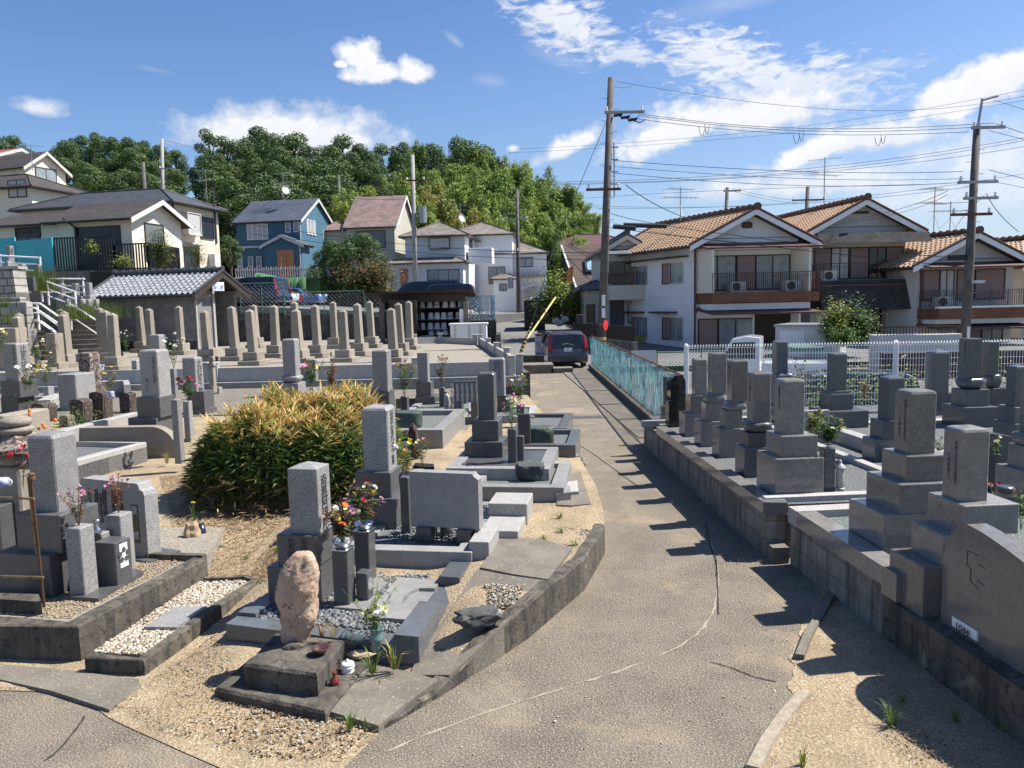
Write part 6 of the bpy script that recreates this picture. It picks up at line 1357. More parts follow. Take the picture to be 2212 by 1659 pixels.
def roof_hip(parent,w,d,z,pitch,oh=.45,mat='slate',th=.12,x0=0,y0=0,name='roof',trim='white_paint',ridge=None):
    cy=y0+d/2;hx,hy=w/2+oh,d/2+oh;m_=min(hx,hy);rise=m_*math.tan(pitch);zb=z-oh*math.tan(pitch)+.02
    if hx>=hy:r1,r2=(x0-(hx-hy),cy,zb+rise),(x0+(hx-hy),cy,zb+rise)
    else:r1,r2=(x0,cy-(hy-hx),zb+rise),(x0,cy+(hy-hx),zb+rise)
    a,b,c,e_=(x0-hx,cy-hy,zb),(x0+hx,cy-hy,zb),(x0+hx,cy+hy,zb),(x0-hx,cy+hy,zb)
    dn=lambda p:(p[0],p[1],p[2]-th)
    m=MB();vs=[a,b,c,e_,r1,r2]+[dn(p) for p in (a,b,c,e_)]
    fs=[(0,1,5,4),(1,2,5),(2,3,4,5),(3,0,4)] if hx>=hy else [(0,1,4),(1,2,5,4),(2,3,5),(3,0,4,5)]
    fs+=[(0,6,7,1),(1,7,8,2),(2,8,9,3),(3,9,6,0),(6,9,8,7)];m.add(vs,fs)
    o=m.build(name,mat,None,local=True);bm=bmesh.new();bm.from_mesh(o.data);bmesh.ops.recalc_face_normals(bm,faces=bm.faces);bm.to_mesh(o.data);bm.free();o.parent=parent
    m=MB();up=lambda p:(p[0],p[1],p[2]+.03)
    for p,q_ in ((a,r1),(b,r2 if hx>=hy else r1),(c,r2),(e_,r1 if hx>=hy else r2),(r1,r2)):
        if Vector(p)!=Vector(q_):m.tube([up(p),up(q_)],.05,5)
    m.build('ridge_cap',ridge or mat,None,local=True).parent=o
    m=MB();g=[(x0-hx-.05,cy-hy-.05,zb-.08),(x0+hx+.05,cy-hy-.05,zb-.08),(x0+hx+.05,cy+hy+.05,zb-.08),(x0-hx-.05,cy+hy+.05,zb-.08)]
    for i in range(4):m.tube([g[i],g[(i+1)% 4]],.05,5)
    m.build('gutter','dark_metal',None,local=True).parent=o
    return o
def house(label,loc,rot,w,d,h,wall,cat='house',name='house',z0=-.5):
    e=empty(name,loc,rot,label,cat);MB().box(-w/2,0,z0,w/2,d,h).build('wall',wall,e,local=True);return e
def railing(parent,pts,z0,h,mat='dark_metal',step=.11,name='balcony_railing',r=.012):
    m=MB()
    for a,b in zip(pts,pts[1:]):
        a,b=Vector((*a,0)),Vector((*b,0));L=(b-a).length;n=max(1,int(L/step))
        for k in range(n+1):p=a.lerp(b,k/n);m.tube([(p.x,p.y,z0+.05),(p.x,p.y,z0+h)],r if k% 8 else r*1.9,4)
        for z in (z0+.06,z0+h,z0+h*.82):m.tube([(a.x,a.y,z),(b.x,b.y,z)],r*1.8 if z>z0+h*.9 else r,4)
    return m.build(name,mat,parent,local=True)
def aircon(parent,x,y,z,rot=0):
    o=MB().box(-.4,-.15,0,.4,.15,.55).build('air_conditioner','white_paint',None,local=True,loc=(x,y,z),rotz=rot);o.parent=parent
    m=MB();m.M=Matrix.Translation((-.1,-.155,.28)) @ Matrix.Rotation(R(90),4,'X');m.lathe(0,0,[(.22,-.005),(.22,.01),(.18,.01),(.18,.0)],18);m.build('fan_grille','dark_metal',None,local=True).parent=o
def antenna(label,p,h,seed=0):
    e=empty('tv_antenna',p,label=label,cat='antenna');r_=random.Random(seed);m=MB().tube([(0,0,-.4),(0,0,h)],.028,6);m.build('mast','galv',e,local=True)
    m=MB()
    for z,L,n in ((h-.1,.9,7),(h*.62,1.1,9)):
        a=r_.uniform(-.6,.6);d=Vector((math.cos(a),math.sin(a),0));s=Vector((-d.y,d.x,0));m.tube([Vector((0,0,z))-d*L,Vector((0,0,z))+d*L],.016,4)
        for k in range(n):c=Vector((0,0,z))-d*L+d*2*L*k/(n-1);l=.55-.03*k;m.tube([c-s*l,c+s*l],.01,4)
    m.tube([(0,0,h*.35),(.6,.3,-.2)],.006,3).tube([(0,0,h*.35),(-.6,.2,-.2)],.006,3).tube([(0,0,h*.35),(0,-.6,-.2)],.006,3)
    m.build('elements','galv',e,local=True);return e
A=Wq(1,632,1480,Y=37.5);B=Wq(1,1310,1470,Y=36.8)
wS=(B-A).xy.length;rS=math.atan2(B.y-A.y,B.x-A.x);gz=.88;ez=Wq(1,970,1150,Y=37.0).z-gz;mid=(A+B)/2
sh=empty('storeroom',(mid.x,mid.y,gz),rS-R(9),'low grey concrete block storeroom with a silver wavy tiled roof','storeroom')
MB().box(-wS/2,0,-.4,wS/2,.18,ez).box(-wS/2,3.0,-.4,wS/2,3.2,ez).box(-wS/2,.18,-.4,-wS/2+.2,3.0,ez).box(wS/2-.2,.182,-.4,wS/2,1.2,ez).build('wall','block_light',sh,local=True)
MB().box(wS/2+.0,.02,0,wS/2+.06,.12,ez).box(wS/2,1.25,0,wS/2+.08,1.4,ez).build('door_post','granite_white',sh,local=True)
MB().box(-wS/2-.002,-.012,-.3,wS/2,-.002,.42).build('lower_band','blockwall_dark',sh,local=True)  # darker band along the bottom of the front wall
roof_gable(sh,wS,3.2,ez+.1,R(27),.55,'x','tile_dark','wood_dark',ohg=.45,tiles=(.31,.3,'tile_silver'),gable='wood_dark')
text('墓地会',sh,sh.matrix_basis @ Vector((wS/2+.5,1.2,ez+.28)),rS-R(9)+0,.26,'sign_blue',line=1,name='sign_text').data.body='墓山堂'
MB().box(wS/2+.42,.8,ez-.02,wS/2+.46,1.65,ez+.4).build('name_board','white_bright',sh,local=True)
A=Wq(2,800,985,Y=38.5);B=Wq(2,1322,985,Y=38.5);wB=B.x-A.x;hz_=Wq(2,1050,745,Y=38.5).z-.9
bs=empty('bucket_shelter',((A.x+B.x)/2,38.5,.9),0,'dark timber lean-to shelter with shelves of grave buckets','shelter')
MB().box(-wB/2,1.6,0,wB/2,1.7,hz_).build('back_wall','wood_dark',bs,local=True)
for x in (-wB/2,wB/2):MB().box(x-.12,0,0,x+.12,.22,hz_).build('post','concrete',bs,local=True)
MB().box(-wB/2+.12,.3,0,-wB/2+.16,1.6,hz_).box(wB/2-.16,.3,0,wB/2-.12,1.6,hz_).build('side_wall','wood_dark',bs,local=True)
m=MB();m.add([(-wB/2-.7,-.6,hz_+.2),(wB/2+.45,-.6,hz_+.26),(wB/2+.45,2.1,hz_+.0),(-wB/2-.7,2.1,hz_-.05),(-wB/2-.7,-.6,hz_+.3),(wB/2+.45,-.6,hz_+.36),(wB/2+.45,2.1,hz_+.1),(-wB/2-.7,2.1,hz_+.05)],[(0,3,2,1),(4,5,6,7),(0,1,5,4),(1,2,6,5),(2,3,7,6),(3,0,4,7)]);m.build('roof','wood_dark',bs,local=True)
MB().box(-wB/2,-.02,hz_-.22,wB/2,.1,hz_+.16).build('beam','wood_dark',bs,local=True)
shv=[Wq(2,1150,y,Y=39.0).z-.9 for y in (978,943,880,808)]
for k,z in enumerate(shv[1:]):MB().box(-wB/2+1.9,.3,z-.05,wB/2-.14,1.3,z).build('shelf','wood_dark',bs,local=True)
MB().box(-wB/2+1.85,.3,0,-wB/2+1.92,1.3,hz_-.2).build('divider','wood_dark',bs,local=True)
b0=empty('bucket',(0,0,-50),label='x',cat='bucket');MB().lathe(0,0,[(.165,0),(.165,.02),(.15,.03),(.115,.3),(.1,.31)],14).build('body','bucket_grey',b0,local=True,smooth=True)
rows={978:(1103,1148,1190),943:(1048,1098,1140,1182),880:(1045,1100,1140,1181,1222,1272),808:(1046,1094,1137,1190,1236,1285)}
rn={978:'lowest',943:'third',880:'second',808:'top'};on=('first','second','third','fourth','fifth','sixth')
for y,xs_ in rows.items():
    for i,x in enumerate(xs_):
        p=Wq(2,x,y,Y=38.98);z_=.9+shv[(978,943,880,808).index(y)]
        c=dup(b0,loc=(p.x,38.98,z_+(0.0 if y!=978 else 0)),rotz=i,scale=(1.05,1.05,1.1),label='%s upturned plastic bucket from the left on the %s row of the shelter'% (on[i],rn[y]),group='upturned grave buckets in the shelter')
        if (y,i)==(808,5):
            for ch in c.children:ch.data=ch.data.copy();ch.data.materials[0]=MAT['bucket_blue']
        if (y,i) in ((880,4),(880,5),(808,2)):text('西墓地',c,c.matrix_basis @ Vector((0,0,0))+Vector((0,-.15,.17)),-R(90),.1,'letter',line=1,name='marking').data.body='西墓地'
for ch in list(b0.children):bpy.data.objects.remove(ch)
bpy.data.objects.remove(b0)
tag(MB().cbox(-9.9+0,0,0,.1,.1,.1).build('towel','white_bright',loc=(0,0,0)),'white towel hanging at the right post of the bucket shelter','towel')
tw=bpy.data.objects['towel'];p=Wq(2,1296,860,Y=38.9);tw.data.clear_geometry();m=MB();
for k in range(6):m.box(p.x-.12+.04*k,38.6+.02*(k% 2),1.85-.1*(k% 3),p.x-.08+.04*k,38.62+.02*(k% 2),2.5+.03*(k% 2))
tw.data.from_pydata(m.v,[],m.f)
A=Wq(2,840,975,Y=37.6);B=Wq(2,1018,975,Y=37.6);zt_=Wq(2,930,762,Y=37.6).z
tag(MB().cbox((A.x+B.x)/2,37.8,.9,B.x-A.x,.35,zt_,.04).build('memorial_slab','black_granite'),'big black rough edged memorial slab before the bucket shelter','memorial stone')
rock('rock','small grey base stone right of the rearmost pointed pillar',*(Wq(19,570,830,ZT)+Vector((0,.2,.12))),.45,.3,.25,'granite',30,.2,box=.5)
A=Wq(2,1222,990,Y=36.8);B=Wq(2,1448,990,Y=36.8);zt_=Wq(2,1335,905,Y=36.8).z
wb=empty('storage_bin',((A.x+B.x)/2,36.8,ZT),0,'white steel storage bin with a sloping lid beside the railing','bin');w_=B.x-A.x
MB().cbox(0,.5,-.2,w_,1.0,zt_-ZT-.08,.01).build('body','plaster_white',wb,local=True);MB().box(-w_/2-.06,-.08,zt_-ZT-.078,w_/2+.06,1.1,zt_-ZT).build('lid','white_bright',wb,local=True)
for x in (-.37*w_,.02*w_,.33*w_):MB().box(x-.05,-.03,-.1,x+.05,-.002,zt_-ZT-.08).build('strut','beige_wall',wb,local=True)
lz_=lambda x:2.12+.8*min(1,max(0,(-3-x)/12))
m=MB();LX=(-24,-15,-3,-.9)
m.add([(x,y,lz_(x)) for y in (44.1,62) for x in LX]+[(x,44.1,.5) for x in LX],[(k,k+1,k+5,k+4) for k in range(3)]+[(8+k,9+k,k+1,k) for k in range(3)])
tag(m.build('parking_lot','asphalt'),None,kind='structure')
e=empty('block_wall',(-10,44,.9),label='dark concrete block wall below the parking lot fence',cat='wall')
m=MB();m.add([(x-16.2+10,y,z) for x,z in ((0,-.4),(15.3,-.4),(15.3,2.15-.9),(13.2,2.15-.9),(1.2,2.55-.9),(0,2.55-.9)) for y in (0,.09)],[(0,2,4,6,8,10),(1,11,9,7,5,3),(10,8,9,11),(8,6,7,9),(6,4,5,7)])
o=m.build('blocks','blockwall_dark',e,local=True)
fx=[Wq(1,1555,1170,Y=43.9).x,Wq(2,185,760,Y=43.9).x,Wq(2,685,760,Y=43.9).x,Wq(2,1350,760,Y=43.9).x,Wq(2,1503,760,Y=43.9).x]
zf_=Wq(2,430,708,Y=43.9).z
chain('chain_link_fence','tall green chain link fence section in front of the dark and silver cars',(fx[0],43.9),(fx[1],43.9),2.5,zf_+.55,2,None,'wire_light',.24,'green_fence',.004,'green_fence')
chain('chain_link_fence','middle green chain link fence section in front of the parking lot',(fx[1]+.05,43.85),(fx[2],43.85),2.35,zf_,2,None,'wire_light',.24,'green_fence',.004,'green_fence')
chain('chain_link_fence','short green chain link fence section left of the bucket shelter',(fx[2]+.1,43.8),(fx[3]-3,43.8),2.15,zf_-.25,2,None,'wire_light',.24,'green_fence',.004,'green_fence')
pm('net_blue',(.3,.5,.58),(.2,.38,.48),6,rough=.8)
chain('chain_link_fence','pale blue netted fence corner right of the bucket shelter',(fx[3]-.4,41.5),(fx[4],41.5),1.85,Wq(2,1430,735,Y=41.5).z,1,'net_blue','galv',.2,'green_fence',.009,'green_fence',nr=4)
tag(MB().box(fx[3]-.4,41.55,.5,fx[4]+.05,41.8,1.85).build('retaining_wall','blockwall_dark'),'dark block wall under the pale blue netted fence','wall')
tag(MB().box(fx[4]+.06,38.2,.3,fx[4]+.3,41.8,1.2).build('retaining_wall','blockwall_dark'),'low dark block wall end beside the road','wall')
pts=[(-3.3,43.5),(-1.0,42),(.3,37),(.55,33.5),(-.2,32.4),(-1.6,33)]
m=MB();m.add([(p[0],p[1],-.1) for p in pts]+[(-2.4,37,1.0),(-2.6,43,1.6)],[(0,1,7),(1,2,6,7),(2,3,6),(3,4,6),(4,5,6)]);
tag(m.build('earth_bank','concrete',smooth=True),'smooth bare concrete bank sloping from the terrace to the road','bank')
pxbox('low_wall','low dark concrete wall behind the notice board',15,370,575,590,640,31.8,.3,'old_concrete','wall',-.1)
pxbox('kerb_block','worn concrete kerb block at the end of the path by the car',15,640,845,708,725,29.8,.7,'concrete','block',-.05)
pxbox('kerb_block','small concrete ramp block beneath the notice board',15,370,665,678,700,29.8,1.2,'concrete','block',-.05)
e=empty('notice_board',Wq(15,520,655,.1),label='white dog rules notice board with red and blue bands beside the car',cat='sign');Yn=e.location.y
def nb(x0,x1,y0,y1,mat,nm,dy=-.012):
    a,b=Wq(15,x0,y1,Y=Yn),Wq(15,x1,y0,Y=Yn);MB().box(a.x,Yn+dy,a.z,b.x,Yn+dy+.01 if dy<-.012 else Yn+.01,b.z).build(nm,mat,e);return (a.x+b.x)/2,b.z
nb(490,548,385,592,'sign_white','panel');nb(494,544,390,412,'sign_red','red_band',-.025);nb(494,544,562,588,'sign_blue','blue_band',-.025)
for x in (491,541):a=Wq(15,x,655,Y=Yn);b=Wq(15,x,590,Y=Yn);MB().tube([(a.x,Yn,-.05),(b.x,Yn,b.z)],.02,6).build('leg','galv',e)
c_=Wq(15,519,482,Y=Yn);m=MB();m.M=Matrix.Translation((c_.x,Yn-.014,c_.z)) @ Matrix.Rotation(R(90),4,'X')
n_=28;r1,r2=.1,.085;m.add([(r*math.cos(6.283*k/n_),r*math.sin(6.283*k/n_)*1.35,.004) for r in (r1,r2) for k in range(n_)],[(k,(k+1)% n_,n_+(k+1)% n_,n_+k) for k in range(n_)])
m.M=None;m.tube([(c_.x-.07,Yn-.02,c_.z+.09),(c_.x+.07,Yn-.02,c_.z-.09)],.007,4);m.build('circle_mark','letter',e)
for s_,y,sz,mt in (('愛犬の散歩は',418,.045,'sign_red'),('ご遠慮ください',434,.04,'sign_red')):
    p=Wq(15,519,y,Y=Yn);text(s_,e,(p.x,Yn-.02,p.z),-R(90),sz*.85,mt,line=1)
m=MB()
for x,z in ((-.03,.02),(.035,-.02)):m.box(c_.x+x-.014,Yn-.02,c_.z+z-.06,c_.x+x+.014,Yn-.014,c_.z+z+.025);m.box(c_.x+x-.01,Yn-.02,c_.z+z+.03,c_.x+x+.01,Yn-.014,c_.z+z+.05)
m.build('pictogram','letter',e)
for s_,y,sz,mt in (('糞の放置禁止',526,.045,'sign_red'),('立入禁止',542,.055,'sign_red')):
    p=Wq(15,519,y,Y=Yn);text(s_,e,(p.x,Yn-.02,p.z),-R(90),sz*.85,mt,line=1)
p=Wq(15,519,566,Y=Yn);text('西町会',e,(p.x,Yn-.03,p.z),-R(90),.06,'sign_white',line=1)
e=empty('guy_wire_guard',Wq(15,360,570,.4),label='yellow and black striped guy wire guard leaning beside the notice board',cat='wire guard')
a,b=Wq(15,352,575,Y=31.5),Wq(15,468,270,Y=31.9);m1,m2=MB(),MB()
for k in range(18):(m1 if k% 2 else m2).tube([a.lerp(b,k/18),a.lerp(b,(k+1)/18)],.07 if k<9 else .035,8)
m1.build('black_bands','black',e);m2.build('yellow_bands','yellow',e);c3=Wq(0,1197,530,Y=33);MB().tube([b,c3,Wq(0,1310,262,Y=33)],.015,4).build('wire_rope','wire',e)
a,b=Wq(15,385,480,Y=33.5),Wq(15,680,50,Y=36.5);tag(MB().tube([a,b],.045,8).build('guy_guard_pipe','yellow'),'long plain yellow guard pipe leaning over the road beside the notice board','pipe')
def at(r,x,y,Y):p=Wq(r,x,y,Y=Y);return p
pad=MB().prism([(-62,43),(-18.0,41.7),(-19.0,46),(-20.2,57),(-24,62),(-27,110),(-80,110)],-.4,5.0);tag(pad.build('house_ground','concrete'),None,kind='structure')
tag(MB().prism([(-60,36.5),(-20,36.0),(-19.3,42.2),(-60,44)],-.4,3.0).build('upper_terrace','gravel'),None,kind='structure')
P0=at(1,388,930,44.5);P1=at(1,868,950,43.3);w_=(P1-P0).xy.length;r_h=math.atan2(P1.y-P0.y,P1.x-P0.x);eh=at(1,620,655,43.8).z-5.0;c_=(P0+P1)/2
h1=house('cream single storey house with a dark slate roof, shutters and black railings',(c_.x,c_.y,5.0),r_h,w_,4.2,eh,'cream_wall')
roof_gable(h1,w_,4.2,eh,R(25),.6,'x','slate_brown','plaster_grey',ohg=.5,gable='cream_wall')
D1=(w_,4.2);window(h1,'f',w_*.05,0,2.9,2.5,'dshutter',D1,'dark_metal',nx=1,name='shutter_door')
window(h1,'r',-.3,.7,1.5,2.0,'gshutter',D1,'dark_metal',nx=1,name='shutter_window')
MB().tube([(-w_/2+.9,-.5,eh-.1),(-w_/2+1.3,-.12,eh-.6),(-w_/2+1.3,-.1,.2)],.06,6).build('downpipe','dark_metal',h1,local=True)
P2=at(1,-150,900,45.5);wl=(P0-P2).xy.length;MB().box(-w_/2-wl,.8,-.5,-w_/2-.002,4.1,eh).build('wing_wall','cream_wall',h1,local=True)
roof_gable(h1,wl,3.3,eh,R(22),.5,'x','slate_brown','plaster_grey',ohg=.3,x0=-w_/2-wl/2,y0=.8,gable='cream_wall',name='wing_roof')
fo=window(h1,'f',-w_/2-wl*.52,1.0,1.6,1.5,'dark',D1,'wood_dark',name='window');fo.location.y=.8
fo=window(h1,'f',-w_/2-wl*.52,2.3,1.7,.45,'dshutter',D1,'dark_metal',nx=1,name='shutter_box');fo.location.y=.78
rl1=empty('balustrade',(0,0,0),label='black vertical bar balustrade in front of the cream bungalow',cat='fence')
def bal(pts,z0,h,lab=None,step=.16):
    m=MB()
    for a,b in zip(pts,pts[1:]):
        L=(b-a).length;n=max(1,int(L/step))
        for k in range(n+1):p=a.lerp(b,k/n);m.box(p.x-.03,p.y-.03,z0,p.x+.03,p.y+.03,z0+h)
        for z in (z0+.1,z0+h):m.tube([(a.x,a.y,z),(b.x,b.y,z)],.05,4)
    return m
Q=[at(1,360,940,42.6),at(1,745,945,42.0),at(1,960,960,41.6),at(1,1165,970,45.5)]
zb_=4.95;bh_=at(1,850,840,41.8).z-zb_
bal([Q[1],Q[2],Q[3]],zb_,bh_).build('bars','black',rl1);bal([Q[0],Q[1]],zb_,at(1,450,800,42.4).z-zb_).build('bars','black',rl1)
A=at(1,600,1000,41.9);tag(MB().box(at(1,590,1000,41.4).x,41.2,3.0,at(1,1000,1000,41.4).x,41.4,4.9).build('slatted_screen','wood_dark'),'dark slatted screen below the black balustrade','screen')
e=empty('block_wall',(0,0,0),label='grey concrete block retaining wall below the cream bungalow',cat='wall')
a,b=at(1,362,1000,42.2),at(1,592,1000,41.6);o=strip_obj((a.x,a.y),(b.x,b.y),.3,2.6,4.95,'blocks','blockwall_dark');o.parent=e;o.data.materials[0]=MAT['blockwall']
a,b=at(1,-200,900,43.4),at(1,100,900,43),
tp_a,tp_b,tp_c=at(1,-150,970,43.6),at(1,105,960,43.2),at(1,345,950,42.4)
m=MB()
for (a,b,z1a,z1b) in ((tp_a,tp_b,at(1,0,805,43.2).z,at(1,100,798,43.2).z),(tp_b,tp_c,at(1,105,822,43.2).z,at(1,345,798,42.4).z)):
    m.add([(a.x,a.y,3.6),(b.x,b.y,3.6),(b.x,b.y,z1b),(a.x,a.y,z1a),(a.x,a.y+.05,3.6),(b.x,b.y+.05,3.6),(b.x,b.y+.05,z1b),(a.x,a.y+.05,z1a)],[(0,1,2,3),(5,4,7,6),(3,2,6,7),(1,5,6,2),(0,3,7,4)])
    m.box(b.x-.03,b.y-.03,3.6,b.x+.03,b.y+.08,z1b+.03)
tag(m.build('panel_fence','teal_panel'),'turquoise sheet panel fence at the left in front of the cream bungalow','fence')
P0=at(1,1130,950,50.5);P1=at(1,1432,985,55.5);dd=(P1-P0).xy.length;rr=math.atan2(P1.y-P0.y,P1.x-P0.x)-R(90)
eh2=at(1,1150,545,50.5).z-5.0;fw=11.5
fc=P0-Vector((math.cos(rr),math.sin(rr),0))*fw/2
h2=house('cream two storey house with a dark hipped roof and a bay window',(fc.x,fc.y,5.0),rr,fw,dd,eh2,'cream_siding')
roof_hip(h2,fw,dd,eh2,R(23),.5,'slate')
D2=(fw,dd);window(h2,'r',-dd*.17,eh2-2.15,1.35,1.35,'white',D2,'beige_wall',bay=.45,name='bay_window');window(h2,'r',dd*.22,eh2-2.2,1.5,1.35,'dshutter',D2,'dark_metal')
window(h2,'r',-dd*.15,.6,1.5,1.3,'dark',D2,'dark_metal');MB().box(fw/2,dd*.25,2.1,fw/2+.5,dd*.55,2.2).build('canopy','plaster_grey',h2,local=True)
MB().tube([(fw/2+.08,.1,eh2),(fw/2+.08,.1,0)],.06,6).tube([(fw/2-.6,-.1,eh2-.3),(fw/2-.6,-.1,0)],.06,6).build('downpipe','wood_dark',h2,local=True);MB().box(fw/2,dd*.72,0,fw/2+.5,dd*.84,1.6).build('water_heater','white_paint',h2,local=True)
MB().box(fw/2,dd-.5,2.4,fw/2+.08,dd-.35,6.2).build('pipe_cover','dark_metal',h2,local=True)
hA=house('cream house with a long dark roof at the upper left',(at(1,-60,540,56).x-2.2,56,6.0),R(-12),12,6,at(1,100,470,56).z-6.0,'cream_wall');roof_hip(hA,12,6,at(1,100,470,56).z-6.0,R(22),.5,'slate_brown')
window(hA,'f',4.9,at(1,100,548,56).z-6.0,1.4,1.1,'white',(12,6),'dark_metal')
hb_z=at(1,300,420,66).z;hB=house('white stucco house with a steep dark shed roof at the upper left',(at(1,190,400,66).x-2.0,66,6.0),R(-20),4.6,3.8,at(1,330,330,66).z-6.0,'cream_wall');hB_h=at(1,330,330,66).z-6.0
roof_gable(hB,4.6,3.8,hB_h,R(35),.4,'x','slate_brown','plaster_grey',gable='cream_wall');window(hB,'r',0,hB_h-1.6,1.9,1.5,'curtain',(4.6,3.8),'dark_metal');window(hB,'f',1,hB_h-1.8,1.0,1.0,'dark',(4.6,3.8),'dark_metal')
MB().cbox(3.1,2.4,hB_h-4.2,1.8,2.4,hB_h-2.6,.02).build('balcony','cream_wall',hB,local=True)
hC_z=at(1,40,330,72).z;hC=house('house with a red metal roof at the top left corner',(at(1,-60,300,72).x-2.3,72,7.0),R(-15),7,5,at(1,40,265,72).z-7.0,'cream_wall');roof_gable(hC,7,5,at(1,40,265,72).z-7.0,R(20),.6,'x','red_roof','white_paint',gable='cream_wall');window(hC,'f',2.6,at(1,40,265,72).z-9,1.2,1.2,'dark',(7,5),'dark_metal')
tag(MB().prism([(-10.45,60),(-3,60),(12,80),(12,110),(-12.45,110)],-.4,1.87).build('house_ground','asphalt'),None,kind='structure')
tag(MB().prism([(-27,66),(-10.5,66),(-12.5,110),(-30,110)],-.4,5.2).build('house_ground','concrete'),None,kind='structure')
tag(MB().box(-27,65.6,1.5,-10.5,65.95,5.3).build('retaining_wall','blockwall_dark'),'long dark retaining wall behind the parking lot','wall')
P0=at(1,1545,1010,70);P1=at(1,1960,1010,69);w_=(P1-P0).xy.length;rr=math.atan2(P1.y-P0.y,P1.x-P0.x);eh=at(1,1750,680,69.5).z-5.2;c_=(P0+P1)/2
h3=house('two storey blue house with white trim and an orange wooden front door',(c_.x,c_.y,5.2),rr,w_,7.5,eh,'blue_wall');D3=(w_,7.5)
roof_gable(h3,w_,7.5,eh,R(30),.35,'x','slate_blue','white_paint',ohg=.25,gable='blue_wall')
k_=w_/415;X=lambda x:(x-1545)*k_-w_/2;Zb=lambda y:at(1,1750,y,69.5).z-5.2
window(h3,'f',X(1685),Zb(805),130*k_,Zb(712)-Zb(805),'white',D3,'white_bright',nx=4);window(h3,'f',X(1882),Zb(767),26*k_,Zb(710)-Zb(767),'curtain',D3,'white_bright',nx=1);window(h3,'f',X(1934),Zb(765),26*k_,Zb(708)-Zb(765),'curtain',D3,'white_bright',nx=1)
for x in (1560,1630,1685):window(h3,'f',X(x),Zb(980),26*k_,Zb(922)-Zb(980),'curtain',D3,'white_bright',nx=1)
for i,x in enumerate((-2.2,-1.5,-.8)):window(h3,'r',x,Zb(770),.42,1.2,'white',D3,'white_bright',nx=1)
window(h3,'r',1.6,Zb(800),.7,.9,'curtain',D3,'white_bright',nx=1)
MB().box(-w_/2,-.09,Zb(862),X(1770),-.002,Zb(850)).build('band','white_paint',h3,local=True)
pc=MB().box(X(1775),-1.6,-.4,X(2010),-.002,Zb(850)).build('porch_wall','blue_wall',h3,local=True)
roof_gable(h3,(2010-1775)*k_,1.6,Zb(850),R(24),.35,'y','slate_blue','white_paint',ohg=.25,x0=X(1892),y0=-1.6,gable='blue_wall',name='porch_roof')
dr=MB().box(X(1857),-1.68,0,X(1962),-1.602,Zb(893)).build('door','wood_door',h3,local=True)
MB().box(X(1883),-1.74,.8,X(1886),-1.682,2.0).build('handle','steel',dr,local=True)
m=MB()
for k in range(7):m.box(X(1915),-1.69,.5+.25*k,X(1920),-1.681,.6+.25*k)
m.build('glass_inset','glass_dark',dr,local=True)
MB().tube([(w_/2+.02,-.35,eh-.2),(w_/2+.02,-.1,eh-.6),(w_/2+.02,-.1,Zb(840))],.05,6).tube([(X(2003),-1.7,Zb(850)),(X(2003),-1.7,0)],.05,6).build('downpipe','white_paint',h3,local=True)
e=empty('white_railing',(0,0,0),label='white ornamental railing before the blue house',cat='railing');a,b=at(1,1530,1065,66),at(1,2050,1065,65.8);m=MB()
n_=34
for k in range(n_+1):p=a.lerp(b,k/n_);m.box(p.x-.035,p.y-.03,5.2,p.x+.035,p.y+.03,6.2+.08*(k% 2))
m.tube([(a.x,a.y,6.0),(b.x,b.y,6.0)],.05,4).tube([(a.x,a.y,5.3),(b.x,b.y,5.3)],.05,4);m.build('bars','white_paint',e)
P0=at(2,595,640,74);P1=at(2,880,640,73);w_=(P1-P0).xy.length;rr=R(-6);gz_=5.0;eh=at(2,735,292,73.5).z-gz_;c_=(P0+P1)/2
h4=house('pale olive two storey house with a faded pink slate roof behind the garden tree',(c_.x,c_.y,gz_),rr,w_,8.5,eh,'olive_wall');D4=(w_,8.5)
roof_gable(h4,w_,8.5,eh,R(37),.3,'x','slate_pink','plaster_white',ohg=.3,gable='olive_wall');window(h4,'f',0,eh-2.1,w_*.6,1.5,'gshutter',D4,'dark_metal',nx=2);window(h4,'r',1,eh-3,1.4,1.5,'curtain',D4,'wood_dark')
e4=at(2,535,300,74).z-gz_;MB().box(-w_/2-3.0,.5,-.5,-w_/2-.002,7,e4-.2).build('wing_wall','olive_wall',h4,local=True);roof_hip(h4,3.0,6.5,e4-.2,R(28),.3,'slate_pink',x0=-w_/2-1.5,y0=.5,name='wing_roof')
P0=at(2,960,690,72);P1=at(2,1310,690,70.5);w_=(P1-P0).xy.length;gz_=1.9;eh=at(2,1130,345,71).z-gz_;c_=(P0+P1)/2
h5=house('white sided two storey house with a worn patchy hipped roof',(c_.x,c_.y,gz_),R(-6),w_,7.0,eh,'grey_siding');D5=(w_,7.0);k_=w_/350;X=lambda x:(x-1135)*k_;Zb=lambda y:at(2,1130,y,71).z-gz_
roof_hip(h5,w_,7.0,eh,R(25),.45,'slate_worn');window(h5,'f',X(1165),Zb(440),115*k_,Zb(378)-Zb(440),'white',D5,'wood_dark',bay=.2);window(h5,'f',X(1195),Zb(640),180*k_,Zb(578)-Zb(640),'curtain',D5,'wood_dark',nx=3);window(h5,'r',0,Zb(440),1.6,1.4,'dark',D5,'wood_dark')
MB().box(-w_/2-1.2,-1.2,-2,w_/2,-.002,Zb(520)).build('ground_floor_wall','grey_siding',h5,local=True);roof_hip(h5,w_+1.2,1.2,Zb(520),R(24),.35,'slate_worn',x0=-.6,y0=-1.2,name='lower_roof')
for n_,x_ in (('window',X(1195)),):
    for o in [o for o in h5.children if o.name.startswith('window')]:
        if abs(o.location.x-X(1195))<.01:o.location.y=-1.2
MB().cbox(w_/2+1.3,1.5,Zb(537),2.2,1.6,Zb(440),.02).build('balcony','plaster_white',h5,local=True)
MB().box(X(945),-1.28,-.2,X(990),-1.2,Zb(565)).build('door','wood_door',h5,local=True)
